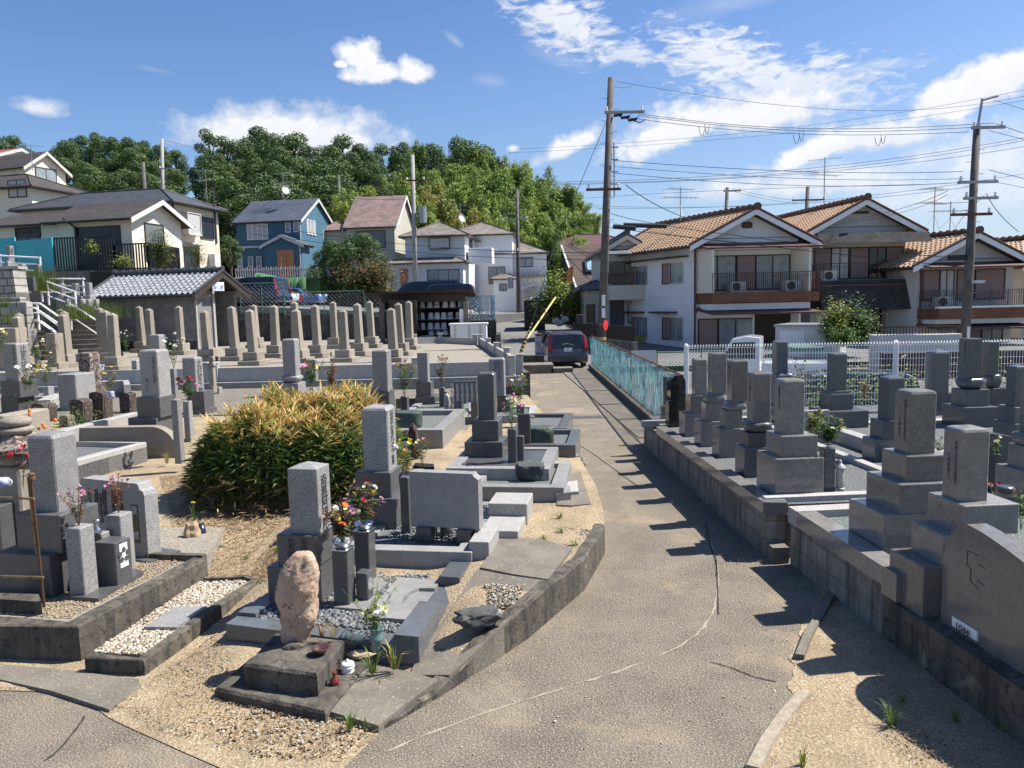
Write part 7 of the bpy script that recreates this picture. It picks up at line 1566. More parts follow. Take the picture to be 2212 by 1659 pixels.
h6=house('pale house with a faded pink hipped roof behind the white sided house',(at(2,1400,600,78).x,78,2.0),R(-6),6.8,7,at(2,1390,345,78).z-2.0,'plaster_white');e6=at(2,1390,345,78).z-2;roof_hip(h6,6.8,7,e6,R(22),.4,'slate_worn');window(h6,'f',1.8,e6-5,1.6,1.6,'curtain',(6.8,7),'wood_dark');window(h6,'r',0,e6-2.2,1.2,1.3,'curtain',(6.8,7),'wood_dark')
P0=at(2,1492,790,78);P1=at(2,1825,790,78);w_=P1.x-P0.x;gz_=1.9;eh=at(2,1660,462,78).z-gz_
h7=house('white sided house at the end of the road with a worn hipped roof',((P0.x+P1.x)/2,78,gz_),0,w_,7,eh,'grey_siding');D7=(w_,7);roof_hip(h7,w_,7,eh,R(24),.3,'slate_worn');k_=w_/333;X=lambda x:(x-1658)*k_;Zb=lambda y:at(2,1660,y,78).z-gz_
window(h7,'f',X(1695),Zb(553),85*k_,Zb(498)-Zb(553),'curtain',D7,'dark_metal');MB().box(X(1495),-1.6,-.5,X(1635),-.002,Zb(622)).build('porch_wall','plaster_white',h7,local=True);roof_hip(h7,140*k_,1.6,Zb(622),R(24),.25,'slate_worn',x0=X(1565),y0=-1.6,name='porch_roof')
fo=window(h7,'f',X(1552),Zb(698),40*k_,Zb(662)-Zb(698),'curtain',D7,'dark_metal');fo.location.y=-1.6
MB().box(X(1640),-.9,Zb(622),X(1825),-.002,Zb(605)).build('eaves','slate_worn',h7,local=True)
cp=empty('carport',(0,0,0),label='white framed carport with curved translucent roof before the road end house',cat='carport');a,b=at(2,1665,700,74.5),at(2,1870,700,74.5);zt_=at(2,1760,665,74.5).z
m=MB().extr([(a.x+(b.x-a.x)*k/8,zt_-.35+.35*math.sin(math.pi*k/8)**.6) for k in range(9)]+[(a.x+(b.x-a.x)*k/8,zt_-.41+.35*math.sin(math.pi*k/8)**.6) for k in range(8,-1,-1)],74.5,77.5);m.build('roof','plaster_white',cp)
for x in (a.x+.1,b.x-.1,(a.x+b.x)/2):MB().tube([(x,74.6,1.8),(x,74.6,zt_-.2)],.06,6).build('post','white_paint',cp)
P0=at(2,1880,760,62);P1=at(2,2170,760,58);eh=3.0;w_=9.0;gz_=1.2
ap=at(2,1935,408,62).z
h8=empty('house',(P0.x+.5,60,gz_),0,'house with a steep brown slate roof and a skylight','house')
zr=ap-gz_;L8=at(2,2200,410,60).x-at(2,1935,410,60).x
m=MB();xa=at(2,1935,408,60).x-h8.location.x
m.add([(xa,4.2,zr),(xa+9,4.2,zr),(xa+10.2,0,.9+.7),(xa+1.2,0,1.6),(xa,4.2,zr-.15),(xa+9,4.2,zr-.15),(xa+10.2,0,1.45),(xa+1.2,0,1.45),(xa,8.4,1.5),(xa+9,8.4,1.5)],[(0,3,2,1),(4,5,6,7),(0,4,7,3),(3,7,6,2),(0,1,9,8)]);ro=m.build('roof','slate_pink',h8,local=True)
pm('slate_choc',(.13,.085,.07),(.1,.065,.055),1.5,rough=.8,lines=(2,.28,.55));ro.data.materials[0]=MAT['slate_choc']
MB().tube([(xa-.02,4.2,zr),(xa+1.15,-.02,1.6)],.09,4).build('verge_board','white_paint',ro,local=True)
m=MB().add([(xa+.4,4.2,zr-.5),(xa+1.5,.6,1.0),(xa+1.5,.6,-1),(xa+.3,8,-1),(xa+.3,8,1.6)],[(0,1,2,3,4)]);m.build('wall','wood_dark',h8,local=True)
MB().box(xa+1.4,.8,-1,xa+9.8,1.0,1.9).build('wall','beige_wall',h8,local=True)
sk_=at(2,2138,545,60);sx_p=sk_.x-h8.location.x;zz=sk_.z-gz_;yy=(zz-1.6)/(zr-1.6)*4.2
m=MB();sl_a=math.atan2(zr-1.6,4.2);m.M=Matrix.Translation((sx_p,yy,zz+.05)) @ Matrix.Rotation(sl_a,4,'X');m.box(-.75,-.7,0,.75,.7,.14);m.build('skylight','dark_metal',h8,local=True)
m=MB();m.M=Matrix.Translation((sx_p,yy,zz+.07)) @ Matrix.Rotation(sl_a,4,'X');m.box(-.6,-.55,.1,.6,.55,.16);m.build('skylight_pane','net_blue',h8,local=True)
p=at(2,1965,650,58.5);m=MB();m.add([(p.x-.35,58.6,p.z-.3),(p.x+.2,58.4,p.z-.1),(p.x+.3,58.5,p.z+1.2),(p.x-.05,58.6,p.z+1.1)],[(0,1,2,3)]);m.add([(p.x-1.6,58.6,p.z-2),(p.x-1,58.4,p.z-2.4),(p.x-.6,58.5,p.z-.5),(p.x-1.4,58.6,p.z-.7)],[(0,1,2,3)])
tag(m.build('cloth_banner','orange_cloth'),'torn orange cloth hanging at the gable of the brown roofed house','cloth')
hx=house('distant beige house with brown tiles above the steep roofed one',(at(2,2110,420,85).x,85,1.5),0,9,6,at(2,2110,410,85).z-1.5,'cream_wall');roof_hip(hx,9,6,at(2,2110,410,85).z-1.5,R(22),.4,'maroon_roof')
h9=house('tan house with an arched window behind the wooden utility pole',(at(3,190,800,50).x,50,-.2),R(2),1.9,4,at(3,190,520,50).z+.2,'beige_wall');e9=at(3,190,520,50).z+.2;roof_hip(h9,1.9,4,e9,R(24),.25,'tile_grey')
fo=window(h9,'f',-.5,.8,.45,1.9,'dark',(1.9,4),'wood_dark',nx=1,name='arched_window')
def rowhouse(label,xL,xR,Y,apex_y,eave_y,base_z,wall='plaster_white',region=3,depth=11,rot=0,**k):
    a,b=at(region,xL,600,Y),at(region,xR,600,Y);w_=b.x-a.x;eh=at(region,(xL+xR)/2,eave_y,Y).z-base_z;ap=at(region,(xL+xR)/2,apex_y,Y-.4).z-base_z
    e=house(label,((a.x+b.x)/2,Y,base_z),rot,w_,depth,eh,wall);pitch=math.atan((ap-eh)/(w_/2))
    roof_gable(e,w_,depth,eh,pitch,.75,'y','tile_brown','plaster_white',ohg=.7,tiles=(.3,.3,'tile_orange'),ridge='tile_brown',gable=wall)
    return e,w_,eh
E_=at
h10,w_,eh=rowhouse('white two storey house with orange roof tiles, brick balcony and two air conditioners',648,1132,42,150,285,-.2,depth=7.5)
D_=(w_,7.5);k_=w_/484;X=lambda x:(x-890)*k_;Zb=lambda y:E_(3,890,y,42).z+.2
m=MB().box(-.28,-.05,Zb(237),.28,.02,Zb(215)).box(-.2,-.06,Zb(240),.2,.02,Zb(210));o=m.build('gable_vent','maroon_roof',h10,local=True)
def awning(parent,x0,x1,zt,zb,out,mat,name='awning'):
    m=MB();m.add([(x0,-.02,zt),(x1,-.02,zt),(x1+.1,-out,zb),(x0-.1,-out,zb),(x0,-.02,zt-.1),(x1,-.02,zt-.1),(x1+.1,-out,zb-.08),(x0-.1,-out,zb-.08)],[(0,3,2,1),(4,5,6,7),(3,7,6,2),(0,4,7,3),(1,2,6,5)]);return m.build(name,mat,parent,local=True)
awning(h10,X(635),X(1165),Zb(308),Zb(335),1.3,'maroon_roof')
yb=-1.25
def recess_windows(parent,dims,specs,z0,z1,frame='wood_dark'):
    for x0,x1,st in specs:window(parent,'f',(x0+x1)/2,z0,x1-x0,z1-z0,st,dims,frame,nx=1 if 'sh' in st else 2)
recess_windows(h10,D_,[(X(668),X(835),'curtain'),(X(845),X(930),'shutter'),(X(935),X(1090),'curtain')],Zb(528),Zb(372))
m=MB().box(X(652),yb,Zb(545),X(664),-.002,Zb(340)).box(X(1098),yb,Zb(545),X(1110),-.002,Zb(340)).box(X(652),yb,Zb(345),X(1110),-.002,Zb(335)).build('balcony_frame','cream_wall',h10,local=True)
MB().box(X(650),yb-.05,Zb(592),X(1145),-.002,Zb(545)).build('balcony','brick_brown',h10,local=True)
railing(h10,[(X(655),-.1),(X(655),yb),(X(1145),yb),(X(1145),-.1)],Zb(543),Zb(455)-Zb(543),'brown_trim')
aircon(h10,X(800),-.7,Zb(543));aircon(h10,X(1055),-.7,Zb(543))
MB().box(X(660),-1.0,Zb(625),X(1125),-.002,Zb(596)).build('lintel','plaster_white',h10,local=True)
awning(h10,X(640),X(1135),Zb(614),Zb(640),1.7,'maroon_roof')
recess_windows(h10,D_,[(X(665),X(752),'shutter'),(X(760),X(920),'curtain')],Zb(800),Zb(670))
MB().box(X(925),-.04,-.2,X(1100),-.002,Zb(640)).build('door_recess','wood_dark',h10,local=True)
MB().box(X(1100),-.6,-.2,X(1110),-.002,Zb(630)).box(X(918),-.08,-.2,X(926),-.002,Zb(630)).build('door_frame','plaster_white',h10,local=True)
m=MB().tube([(-w_/2-.1,-.15,eh-.1),(-w_/2-.1,-.15,Zb(640)),(-w_/2+.25,-.2,Zb(600)),(-w_/2-.1,-.15,Zb(585))],.06,6).tube([(-w_/2-.1,-.15,eh-.2),(-w_/2-.1,-.15,0)],.055,6);m.build('downpipe','brown_trim',h10,local=True)
for z,hh in ((Zb(487),Zb(393)-Zb(487)),(Zb(765),Zb(665)-Zb(765))):
    for x,s_,ww in ((-2.0,'shutter',.8),(-1.1,'curtain',1.1),(1.3,'shutter',.7),(2.2,'curtain',1.1)):window(h10,'l',x,z,ww,hh,s_,D_,'alu' if s_!='shutter' else 'brown_trim',nx=2 if s_=='curtain' else 1)
m=MB().box(-w_/2-.6,.5,Zb(367),-w_/2-.002,7.2,Zb(360)).box(-w_/2-.5,1.5,Zb(640),-w_/2-.002,3.4,Zb(630)).box(-w_/2-.5,4.6,Zb(640),-w_/2-.002,7,Zb(630));m.build('side_awning','maroon_roof',h10,local=True)
h11,w_,eh=rowhouse('beige two storey house with orange tiles, dark shingle awning and dark shingled balcony',1195,1640,43,105,232,-.2,'plaster_grey')
D_=(w_,11);k_=w_/445;X=lambda x:(x-1418)*k_;Zb=lambda y:E_(3,1418,y,43).z+.2
MB().box(-.5,-.05,Zb(172),.5,.02,Zb(160)).build('gable_vent','maroon_roof',h11,local=True)
m=MB();x0,x1=X(1175),X(1680);m.extr([(-.02,Zb(265)),(-1.1,Zb(270)),(-1.45,Zb(318)),(-1.3,Zb(318)),(-.02,Zb(300))],x0,x1,axis='x');m.build('awning','shingle_dark',h11,local=True)
recess_windows(h11,D_,[(X(1213),X(1288),'shutter'),(X(1292),X(1370),'white'),(X(1382),X(1465),'shutter'),(X(1470),X(1545),'dark'),(X(1550),X(1625),'shutter')],Zb(475),Zb(335))
m=MB();m.extr([(-.02,Zb(488)),(-1.3,Zb(488)),(-1.35,Zb(500)),(-1.75,Zb(625)),(-1.6,Zb(628)),(-.02,Zb(628))],X(1172),X(1690),axis='x');m.build('balcony','shingle_dark',h11,local=True)
MB().box(X(1178),-1.42,Zb(515),X(1682),-1.36,Zb(508)).build('coping','maroon_roof',h11,local=True)
railing(h11,[(X(1200),-.1),(X(1200),-1.25),(X(1672),-1.25),(X(1672),-.1)],Zb(485),Zb(410)-Zb(485),'dark_metal',.35)
aircon(h11,X(1250),-.7,Zb(488));recess_windows(h11,D_,[(X(1460),X(1530),'dark'),(X(1535),X(1625),'shutter')],Zb(760),Zb(630))
h12,w_,eh=rowhouse('lower cream house with orange tiles, iron railings and brick balcony behind the right pole',1695,2155,41,262,385,-1.8,'plaster_grey')
D_=(w_,11);k_=w_/460;X=lambda x:(x-1925)*k_;Zb=lambda y:E_(3,1925,y,41).z+1.8
awning(h12,X(1680),X(2212),Zb(400),Zb(425),1.3,'maroon_roof');MB().box(-.5,-.05,Zb(317),.5,.02,Zb(297)).build('gable_vent','maroon_roof',h12,local=True)
recess_windows(h12,D_,[(X(1728),X(1803),'shutter'),(X(1806),X(1870),'white'),(X(1890),X(1970),'shutter'),(X(1974),X(2110),'shutter')],Zb(575),Zb(440),'brown_trim')
MB().box(X(1705),-1.35,Zb(665),X(2190),-.002,Zb(618)).build('balcony','brick_brown',h12,local=True);railing(h12,[(X(1708),-.1),(X(1708),-1.25),(X(2180),-1.25),(X(2180),-.1)],Zb(612),Zb(535)-Zb(612),'car_navy');aircon(h12,X(1770),-.7,Zb(612))
MB().box(X(1705),-1.37,Zb(617),X(2190),-1.1,Zb(608)).build('coping','plaster_white',h12,local=True);MB().box(X(1720),-1.0,Zb(690),X(2150),-.002,Zb(668)).build('lintel','plaster_white',h12,local=True);awning(h12,X(1700),X(2212),Zb(690),Zb(708),1.7,'maroon_roof')
recess_windows(h12,D_,[(X(1900),X(2010),'shutter'),(X(2015),X(2110),'curtain')],Zb(800),Zb(725),'brown_trim')
m=MB().tube([(-w_/2-.1,-.3,eh),(-w_/2+.1,-.2,Zb(440)),(-w_/2+.1,-.2,Zb(700))],.06,6);m.build('downpipe','brown_trim',h12,local=True)
h13,w13,e13=rowhouse('house with orange tiles cut off by the right edge of the picture',2205,2660,44,268,385,-1.8,'beige_wall')
awning(h13,-w13/2,w13/2,e13-.6,e13-1.2,1.2,'maroon_roof')
P=at(3,330,560,50);h14=house('weathered grey tiled house with a projecting balcony left of the white house',(at(3,322,560,48).x,48,-.2),0,2.4,9,at(3,330,325,48).z+.2,'plaster_grey');e14=at(3,330,325,48).z+.2
roof_gable(h14,2.4,9,e14,R(30),.35,'y','tile_grey','plaster_grey',tiles=(.3,.3,'tile_grey'),ridge='tile_dark',gable='plaster_grey');Zb=lambda y:at(3,330,y,46.5).z+.2
MB().box(-1.25,-1.5,Zb(580),1.2,-.002,Zb(510)).build('balcony','beige_wall',h14,local=True);railing(h14,[(-1.2,-.1),(-1.2,-1.45),(1.15,-1.45)],Zb(508),Zb(450)-Zb(508),'dark_metal');awning(h14,-1.3,1.1,Zb(330),Zb(360),1.6,'tile_grey')
window(h14,'f',-.1,Zb(505),1.8,Zb(395)-Zb(505),'dark',(2.4,9),'dark_metal');window(h14,'f',-.6,Zb(700),.8,1.8,'dshutter',(2.4,9),'dark_metal');window(h14,'f',.5,Zb(690),.8,1.2,'curtain',(2.4,9),'wood_dark')
e=empty('garden_wall',(0,0,0),label='low concrete block wall with a dark fence behind the netted fence by the road',cat='wall');a,b=at(15,878,380,43),at(15,1290,480,38)
o=strip_obj((a.x,46),(b.x+.5,37),.18,-.3,.75,'blocks','blockwall');o.parent=e;o2=strip_obj((a.x,46.01),(b.x+.5,37.01),.05,.76,1.5,'fence_panel','wood_dark');o2.parent=e
pxbox('gate_pillar','square dark stone gate pillar with a cap at the road corner',15,880,945,212,330,45,.6,'old_concrete','pillar',0)
a=at(3,1122,790,36);b=at(3,1275,790,36);zt_=at(3,1200,695,36).z
e=empty('garden_shed',((a.x+b.x)/2,36,-.25),R(-35),'white and grey steel garden shed between the houses','shed');MB().cbox(0,0,0,2.6,2.4,zt_+.25-.08,.01).build('body','white_paint',e,local=True);MB().box(-1.36,-1.26,zt_+.17,1.36,1.26,zt_+.27).build('roof','galv',e,local=True);MB().box(-1.1,-1.215,.1,.0,-1.2,zt_).build('door','plaster_white',e,local=True)
shrub('shrub','yellowish bushy shrub beside the steel garden shed',at(3,1310,790,34),.75,.6,2.0,2600,['leaf_yellow','leaf_mid','leaf_light','leaf_brown'],(3,2,2,1),101,.14,.05,12)
shrub('tree','dark glossy leaved small tree in front of the shingled balcony',at(3,1400,790,34.5),1.0,.8,2.3,2600,['leaf_dark','leaf_mid','leaf_light'],(4,3,1),102,.17,.07,12,cat='tree')
shrub('shrub','low light green shrub at the foot of the small trees by the fence',at(3,1350,800,31),.6,.5,1.0,900,['leaf_light','leaf_mid'],(2,2),103,.12,.04,8)
for i,(x,yt,lab) in enumerate(((1420,1350,'green shrub seen through the mesh fence by the middle post'),(1255,1420,'low shrub seen through the white mesh near the first dark stone'),(1640,1370,'fern like shrub behind the mesh fence right of the middle post'),(1850,1350,'shrub behind the mesh fence by the tall lotus gravestone'),(2030,1340,'shrub behind the mesh fence near the right picture edge'))):
    p=at(3,x,1000,17+i*.3);shrub('shrub',lab,Vector((p.x,17+i*.3,-.25)),.7,.5,1.6,700,['leaf_light','leaf_mid','leaf_dark','leaf_yellow'],(3,3,2,2),110+i,.12,.03,8)
pxbox('low_building','low flat roofed pale building behind the right mesh fence',16,945,1620,1280,1600,29,.8,'plaster_grey','building',-1.5)
e=empty('roof_railing',(0,0,0),label='rusty railing along the flat roofed low building',cat='railing');a,b=at(16,945,1275,29.2),at(16,1620,1275,29.2);zr_=at(16,1280,1215,29.2).z
m=MB();n_=26
for k in range(n_+1):p=a.lerp(b,k/n_);m.tube([(p.x,p.y,a.z-.1),(p.x,p.y,zr_)],.02,4)
m.tube([(a.x,a.y,zr_),(b.x,b.y,zr_)],.035,4);m.build('bars','rust',e)
pxbox('dark_shed','dark boarded lean-to below the shingled balcony',16,270,940,1500,1700,33,3,'wood_dark','shed',-1)
pxbox('dark_wall','dark wall of the yard behind the mesh fence',16,1000,2140,1420,1640,27,.4,'wood_dark','wall',-1.2)
pxbox('green_canopy','green corrugated canopy behind the white mesh fence',16,250,520,1385,1420,30,2,'green_fence','canopy')
def wheel(parent,x,y,r=.31,wd=.19):
    t_=MB();t_.M=Matrix.Translation((x,y,r)) @ Matrix.Rotation(R(90),4,'Y');t_.lathe(0,0,[(r*.6,-wd/2),(r*.93,-wd/2),(r,-wd/2+.03),(r,wd/2-.03),(r*.93,wd/2),(r*.6,wd/2)],22)
    o=t_.build('wheel','rubber',parent,local=True,smooth=False);g=MB();g.M=Matrix.Translation((x,y,r)) @ Matrix.Rotation(R(90),4,'Y');g.lathe(0,0,[(r*.62,-wd*.48),(r*.62,wd*.48)],16);g.build('rim','galv',o,local=True);return o
def car(label,loc,rot,L,Wd,Hh,paint,kind='hatch',cat='car',name='parked_car'):
    """local: +y forward, rear at y=-L/2"""
    e=empty(name,loc,rot,label,cat)
    gc=.2;bz=Hh*.56
    low={'hatch':[(-L/2,.42),(-L/2+.02,.62),(-L/2+.08,bz),(L*.24,bz),(L*.38,bz-.12),(L/2-.08,.72),(L/2,.5),(L/2-.03,.3),(L/2-.2,gc),(-L/2+.15,gc),(-L/2+.02,.3)],
           'van':[(-L/2,.4),(-L/2+.02,.7),(-L/2+.05,bz),(L*.36,bz),(L*.46,bz-.25),(L/2,.6),(L/2-.03,.3),(L/2-.2,gc),(-L/2+.15,gc),(-L/2,.3)]}[kind]
    up={'hatch':[(-L/2+.08,bz),(-L/2+.22,Hh-.12),(-L/2+.42,Hh-.02),(-.1,Hh),(L*.1,Hh-.06),(L*.27,bz)],
          'van':[(-L/2+.05,bz),(-L/2+.12,Hh-.1),(-L/2+.3,Hh),(L*.12,Hh),(L*.22,Hh-.1),(L*.38,bz)]}[kind]
    def loft(prof,fn,mat,nm,smooth=True,sub=0):
        m=MB();n=len(prof);secs=fn;vs=[]
        for (xf,shrink,dz) in secs:
            cyy=sum(p[0] for p in prof)/n;czz=sum(p[1] for p in prof)/n
            for (y,z) in prof:vs.append((xf(z) if callable(xf) else xf,cyy+(y-cyy)*shrink,czz+(z-czz)*shrink+dz))
        ns=len(secs);fs=[]
        for s in range(ns-1):
            for i in range(n):fs.append((s*n+i,s*n+(i+1)% n,(s+1)*n+(i+1)% n,(s+1)*n+i))
        fs+=[tuple(reversed(range(n))),tuple(range((ns-1)*n,ns*n))];m.add(vs,fs);o=m.build(nm,mat,e,local=True)
        bm=bmesh.new();bm.from_mesh(o.data);bmesh.ops.recalc_face_normals(bm,faces=bm.faces);bm.to_mesh(o.data);bm.free()
        bv=o.modifiers.new('b','BEVEL');bv.width=.035;bv.segments=3;bv.limit_method='ANGLE';bv.angle_limit=R(25)
        for p in o.data.polygons:p.use_smooth=True
        return o
    hw=Wd/2
    loft(low,[(-hw+.0,.985,0),(-hw+.06,1,0),(hw-.06,1,0),(hw,.985,0)],paint,'body')
    tp=lambda s:(lambda z:s*(hw-.04-(z-bz)/(Hh-bz)*.17))
    loft(up,[(tp(-1),1,0),(tp(1),1,0)],paint,'cabin')
    m=MB()
    def inset(prof,k):cy=sum(p[0] for p in prof)/len(prof);cz=sum(p[1] for p in prof)/len(prof);return [(cy+(p[0]-cy)*k,cz+(p[1]-cz)*k) for p in prof]
    sp=inset(up,.86)
    for s in (-1,1):
        mid_=sum(p[0] for p in sp)/len(sp);f_=tp(s)
        for lo,hi in ((-9,mid_-.05),(mid_+.05,9)):
            pl=[(min(max(y,lo),hi),z) for y,z in sp];pl=[p for i,p in enumerate(pl) if p!=pl[i-1]]
            MB().add([(f_(z)+s*.012,y,z) for y,z in pl],[tuple(range(len(pl)))]).build('side_window','glass_dark',e,local=True)
    y0,z0,y1,z1=up[0][0],up[0][1],up[1][0],up[1][1]
    def pt(t_,s,o_=.015):z=z0+(z1-z0)*t_;return (s*(tp(1)(z)-.1),y0+(y1-y0)*t_-o_,z)
    MB().add([pt(.08,-1),pt(.08,1),pt(.95,1),pt(.95,-1)],[(0,1,2,3)]).build('rear_window','glass_dark',e,local=True)
    y0,z0,y1,z1=up[-1][0],up[-1][1],up[-2][0],up[-2][1]
    MB().add([pt(.05,1,-.015),pt(.05,-1,-.015),pt(.95,-1,-.015),pt(.95,1,-.015)],[(0,1,2,3)]).build('windscreen','glass_dark',e,local=True)
    for s in (-1,1):
        m=MB();yy=-L/2-.012
        if kind=='hatch':m.add([(s*(hw-.02),yy+.0,.72),(s*(hw-.2),yy,.74),(s*(hw-.14),-L/2+.05,bz),(s*(hw-.16),-L/2+.2,Hh-.16),(s*(hw-.09),-L/2+.24,Hh-.16),(s*(hw-.0),-L/2+.07,bz)],[(0,1,2,5),(5,2,3,4)]).box(min(s*(hw-.02),s*(hw-.17)),yy-.01,.72,max(s*(hw-.02),s*(hw-.17)),yy+.12,bz)
        else:m.box(min(s*hw,s*(hw-.15)),yy,.6,max(s*hw,s*(hw-.15)),yy+.05,1.0)
        m.build('tail_light','lamp_red',e,local=True)
        MB().box(min(s*(hw-.05),s*(hw-.4)),L/2-.22,.62,max(s*(hw-.05),s*(hw-.4)),L/2-.0,.76).build('headlight','lamp_clear',e,local=True)
        wheel(e,s*(hw-.1),-L*.31);wheel(e,s*(hw-.1),L*.32)
        MB().cbox(s*(hw+.09),L*.2,bz-.02,.16,.1,bz+.12,.02).build('wing_mirror',paint,e,local=True)
    MB().box(-hw+.06,-L/2-.05,.3,hw-.06,-L/2+.05,.52).build('rear_bumper',paint,e,local=True)
    return e
c1=car('dark purple hatchback seen from behind parked at the end of the path',(Wq(15,735,670,0).x,33.9,-.0),R(4),4.0,1.69,1.53,'car_purple')
pl_=MB().box(-.165,-2.035,.69,.165,-2.022,.855).build('number_plate','white_bright',c1,local=True)
t1_=text('28-64',c1,c1.matrix_basis @ Vector((.02,-2.04,.79)),R(-90)+R(4),.13,'green_fence',line=1,name='plate_number',ext=.001)
text('大阪500',c1,c1.matrix_basis @ Vector((.0,-2.04,.853)),R(-90)+R(4),.045,'green_fence',line=1,name='plate_number')
MB().tube([(0,-1.4,1.5),(0,-1.6,1.68)],.008,4).build('aerial','black',c1,local=True);MB().tube([(-.25,-1.97,1.0),(0,-1.93,1.03),(.28,-1.96,.94)],.012,4).build('rear_wiper','white_paint',c1,local=True)
for (y_,lab,r,x,ybt,Yc,rot,paint,kind,LL,HH) in ((0,'dark blue car at the left in the parking lot behind the fence',1,1640,1255,46.8,R(75),'car_navy','hatch',4.4,1.72),(0,'silver car with roof rails behind the dark blue one',1,1690,1230,50,R(-100),'car_silver','hatch',4.6,1.85),
        (0,'red car behind the green fence in the parking lot',1,1780,1240,51.5,R(-78),'car_red','hatch',3.9,1.35),(0,'small bright blue car at the right of the red one',1,1930,1260,52,R(-95),'car_blue','hatch',3.6,1.2),
        (0,'dark blue van roof showing above the bucket shelter',2,1060,720,47.8,R(90),'car_navy','van',4.9,1.92),(0,'dark blue estate car just behind the bucket shelter roof',2,1150,725,45.6,R(90),'car_navy','hatch',4.5,1.75),
        (0,'silver car parked at the road end house under the carport',2,1830,780,73,R(-80),'car_silver','hatch',4.2,1.5)):
    p=Wq(r,x,ybt,Y=Yc);gz_=lz_(p.x) if Yc<60 else rz(Yc);car(lab,(p.x,Yc,gz_),rot,LL,1.7,HH,paint,kind)
tx=at(3,930,900,24.5).x;tk=empty('kei_truck',(tx+.6,24.5,-.25),R(68),'small white pickup truck parked behind the white mesh fence','truck')
m=MB();prof_=[(.35,.35),(.35,1.75),(.75,1.8),(1.2,1.72),(1.62,1.0),(1.68,.45),(1.6,.3),(.4,.3)]
m.extr([(p[0],p[1]) for p in prof_],-.72,.72,axis='x');o=m.build('cab','car_white',tk,local=True);bm=bmesh.new();bm.from_mesh(o.data);bmesh.ops.recalc_face_normals(bm,faces=bm.faces);bm.to_mesh(o.data);bm.free();bv=o.modifiers.new('b','BEVEL');bv.width=.05;bv.segments=3
MB().add([(-.6,1.255,1.66),(.6,1.255,1.66),(.64,1.625,1.05),(-.64,1.625,1.05)],[(0,1,2,3)]).build('windscreen','glass_dark',tk,local=True)
for s in (-1,1):MB().add([(s*.727,.5,1.1),(s*.727,1.5,1.1),(s*.727,1.18,1.6),(s*.727,.5,1.62)],[(0,1,2,3)]).build('side_window','glass_dark',tk,local=True)
MB().box(-.7,-1.65,.55,.7,.3,.65).box(-.7,-1.65,.65,-.67,.3,.95).box(.67,-1.65,.65,.7,.3,.95).box(-.7,-1.65,.65,.7,-1.62,.95).build('load_bed','car_white',tk,local=True);MB().box(-.5,-1.6,.3,.5,.4,.54).build('chassis','black',tk,local=True)
for s in (-1,1):
    wheel(tk,s*.62,1.15,.27,.15);wheel(tk,s*.62,-1.0,.27,.15);MB().box(min(s*.66,s*.42),1.62,.62,max(s*.66,s*.42),1.69,.8).build('headlight','lamp_clear',tk,local=True);MB().cbox(s*.85,1.35,1.1,.1,.05,1.35,.01).build('wing_mirror','black',tk,local=True)
car('dark blue car behind the mesh fence right of the truck',(at(8,1100,300,20).x,20,-.55),R(80),4.3,1.7,1.35,'car_navy')
a,b=at(1,1690,1160,56),at(1,2010,1180,56);zt0,zt1=at(1,1690,1028,56).z,at(1,2000,1052,56).z
m=MB();n_=24;vs=[]
for j,(yy,zz) in enumerate(((0,0),(-.15,.5),(0.05,.97),(.5,1),(4,.98),(4.2,0))):
    for k in range(n_+1):
        t_=k/n_;x=a.x+(b.x-a.x)*t_;ztop=zt0+(zt1-zt0)*t_-.22*math.sin(math.pi*t_)*(1 if zz>.9 else 0);vs.append((x,55+yy+.07*math.sin(k*1.9)*(1-abs(zz-.5)),2.2+(ztop-2.2)*zz))
N_=n_+1;fs=[(j*N_+k,j*N_+k+1,(j+1)*N_+k+1,(j+1)*N_+k) for j in range(5) for k in range(n_)];m.add(vs,fs);tag(m.build('tarpaulin_cover','tarp_green',smooth=True),'sagging green tarpaulin cover over a parked vehicle before the blue house','tarpaulin')
e=empty('stone_steps',(0,0,0),label='worn stone steps climbing to the upper terrace at the left',cat='steps')
bA,bB=at(11,560,1290,30.5),at(11,935,1290,31.5);n_=12;sdir=Vector((-.62,.78,0));wdir=Vector((.97,.22,0));base=Vector((at(11,740,1300,31).x,31.0,.9))
for k in range(n_):
    c=base+sdir*(.42*k);z1=.9+.185*(k+1);W2=1.35
    P=[c-wdir*W2,c+wdir*W2,c+wdir*W2+sdir*.45,c-wdir*W2+sdir*.45];MB().prism([(p.x,p.y) for p in P],.5,z1).build('tread','concrete',e)
for s in (-1,1):
    m=MB();a=base+wdir*s*1.5;b=a+sdir*.42*n_;hz0,hz1=.95,.9+.185*n_+.15;m.add([(a.x-.12,a.y,.5),(a.x+.12,a.y,.5),(a.x+.12,a.y,hz0+.1),(a.x-.12,a.y,hz0+.1),(b.x-.12,b.y,.5),(b.x+.12,b.y,.5),(b.x+.12,b.y,hz1),(b.x-.12,b.y,hz1)],[(0,1,2,3),(5,4,7,6),(3,2,6,7),(1,5,6,2),(4,0,3,7)]);m.build('side_wall','old_concrete',e)
def handrail(label,pts,posts,lower=(-.32,-.62)):
    e=empty('handrail',(0,0,0),label=label,cat='handrail');MB().tube(pts,.04,6).build('top_rail','white_bright',e)
    m=MB()
    for dz in lower:m.tube([p+Vector((0,0,dz)) for p in pts],.03,6)
    m.build('lower_rail','white_bright',e)
    for p in posts:MB().tube([p+Vector((0,0,.05)),p-Vector((0,0,1.05))],.042,6).build('post','white_bright',e)
f=lambda x,y,Y:at(11,x,y,Y)
handrail('white tube handrail along the upper left of the steps',[f(440,735,35),f(705,828,33)],[f(440,735,35),f(700,828,33)])
handrail('white tube handrail from the middle of the steps down to the storeroom',[f(615,955,33),f(700,965,32.6),f(930,1115,31)],[f(650,950,32.8)],(-.55,))
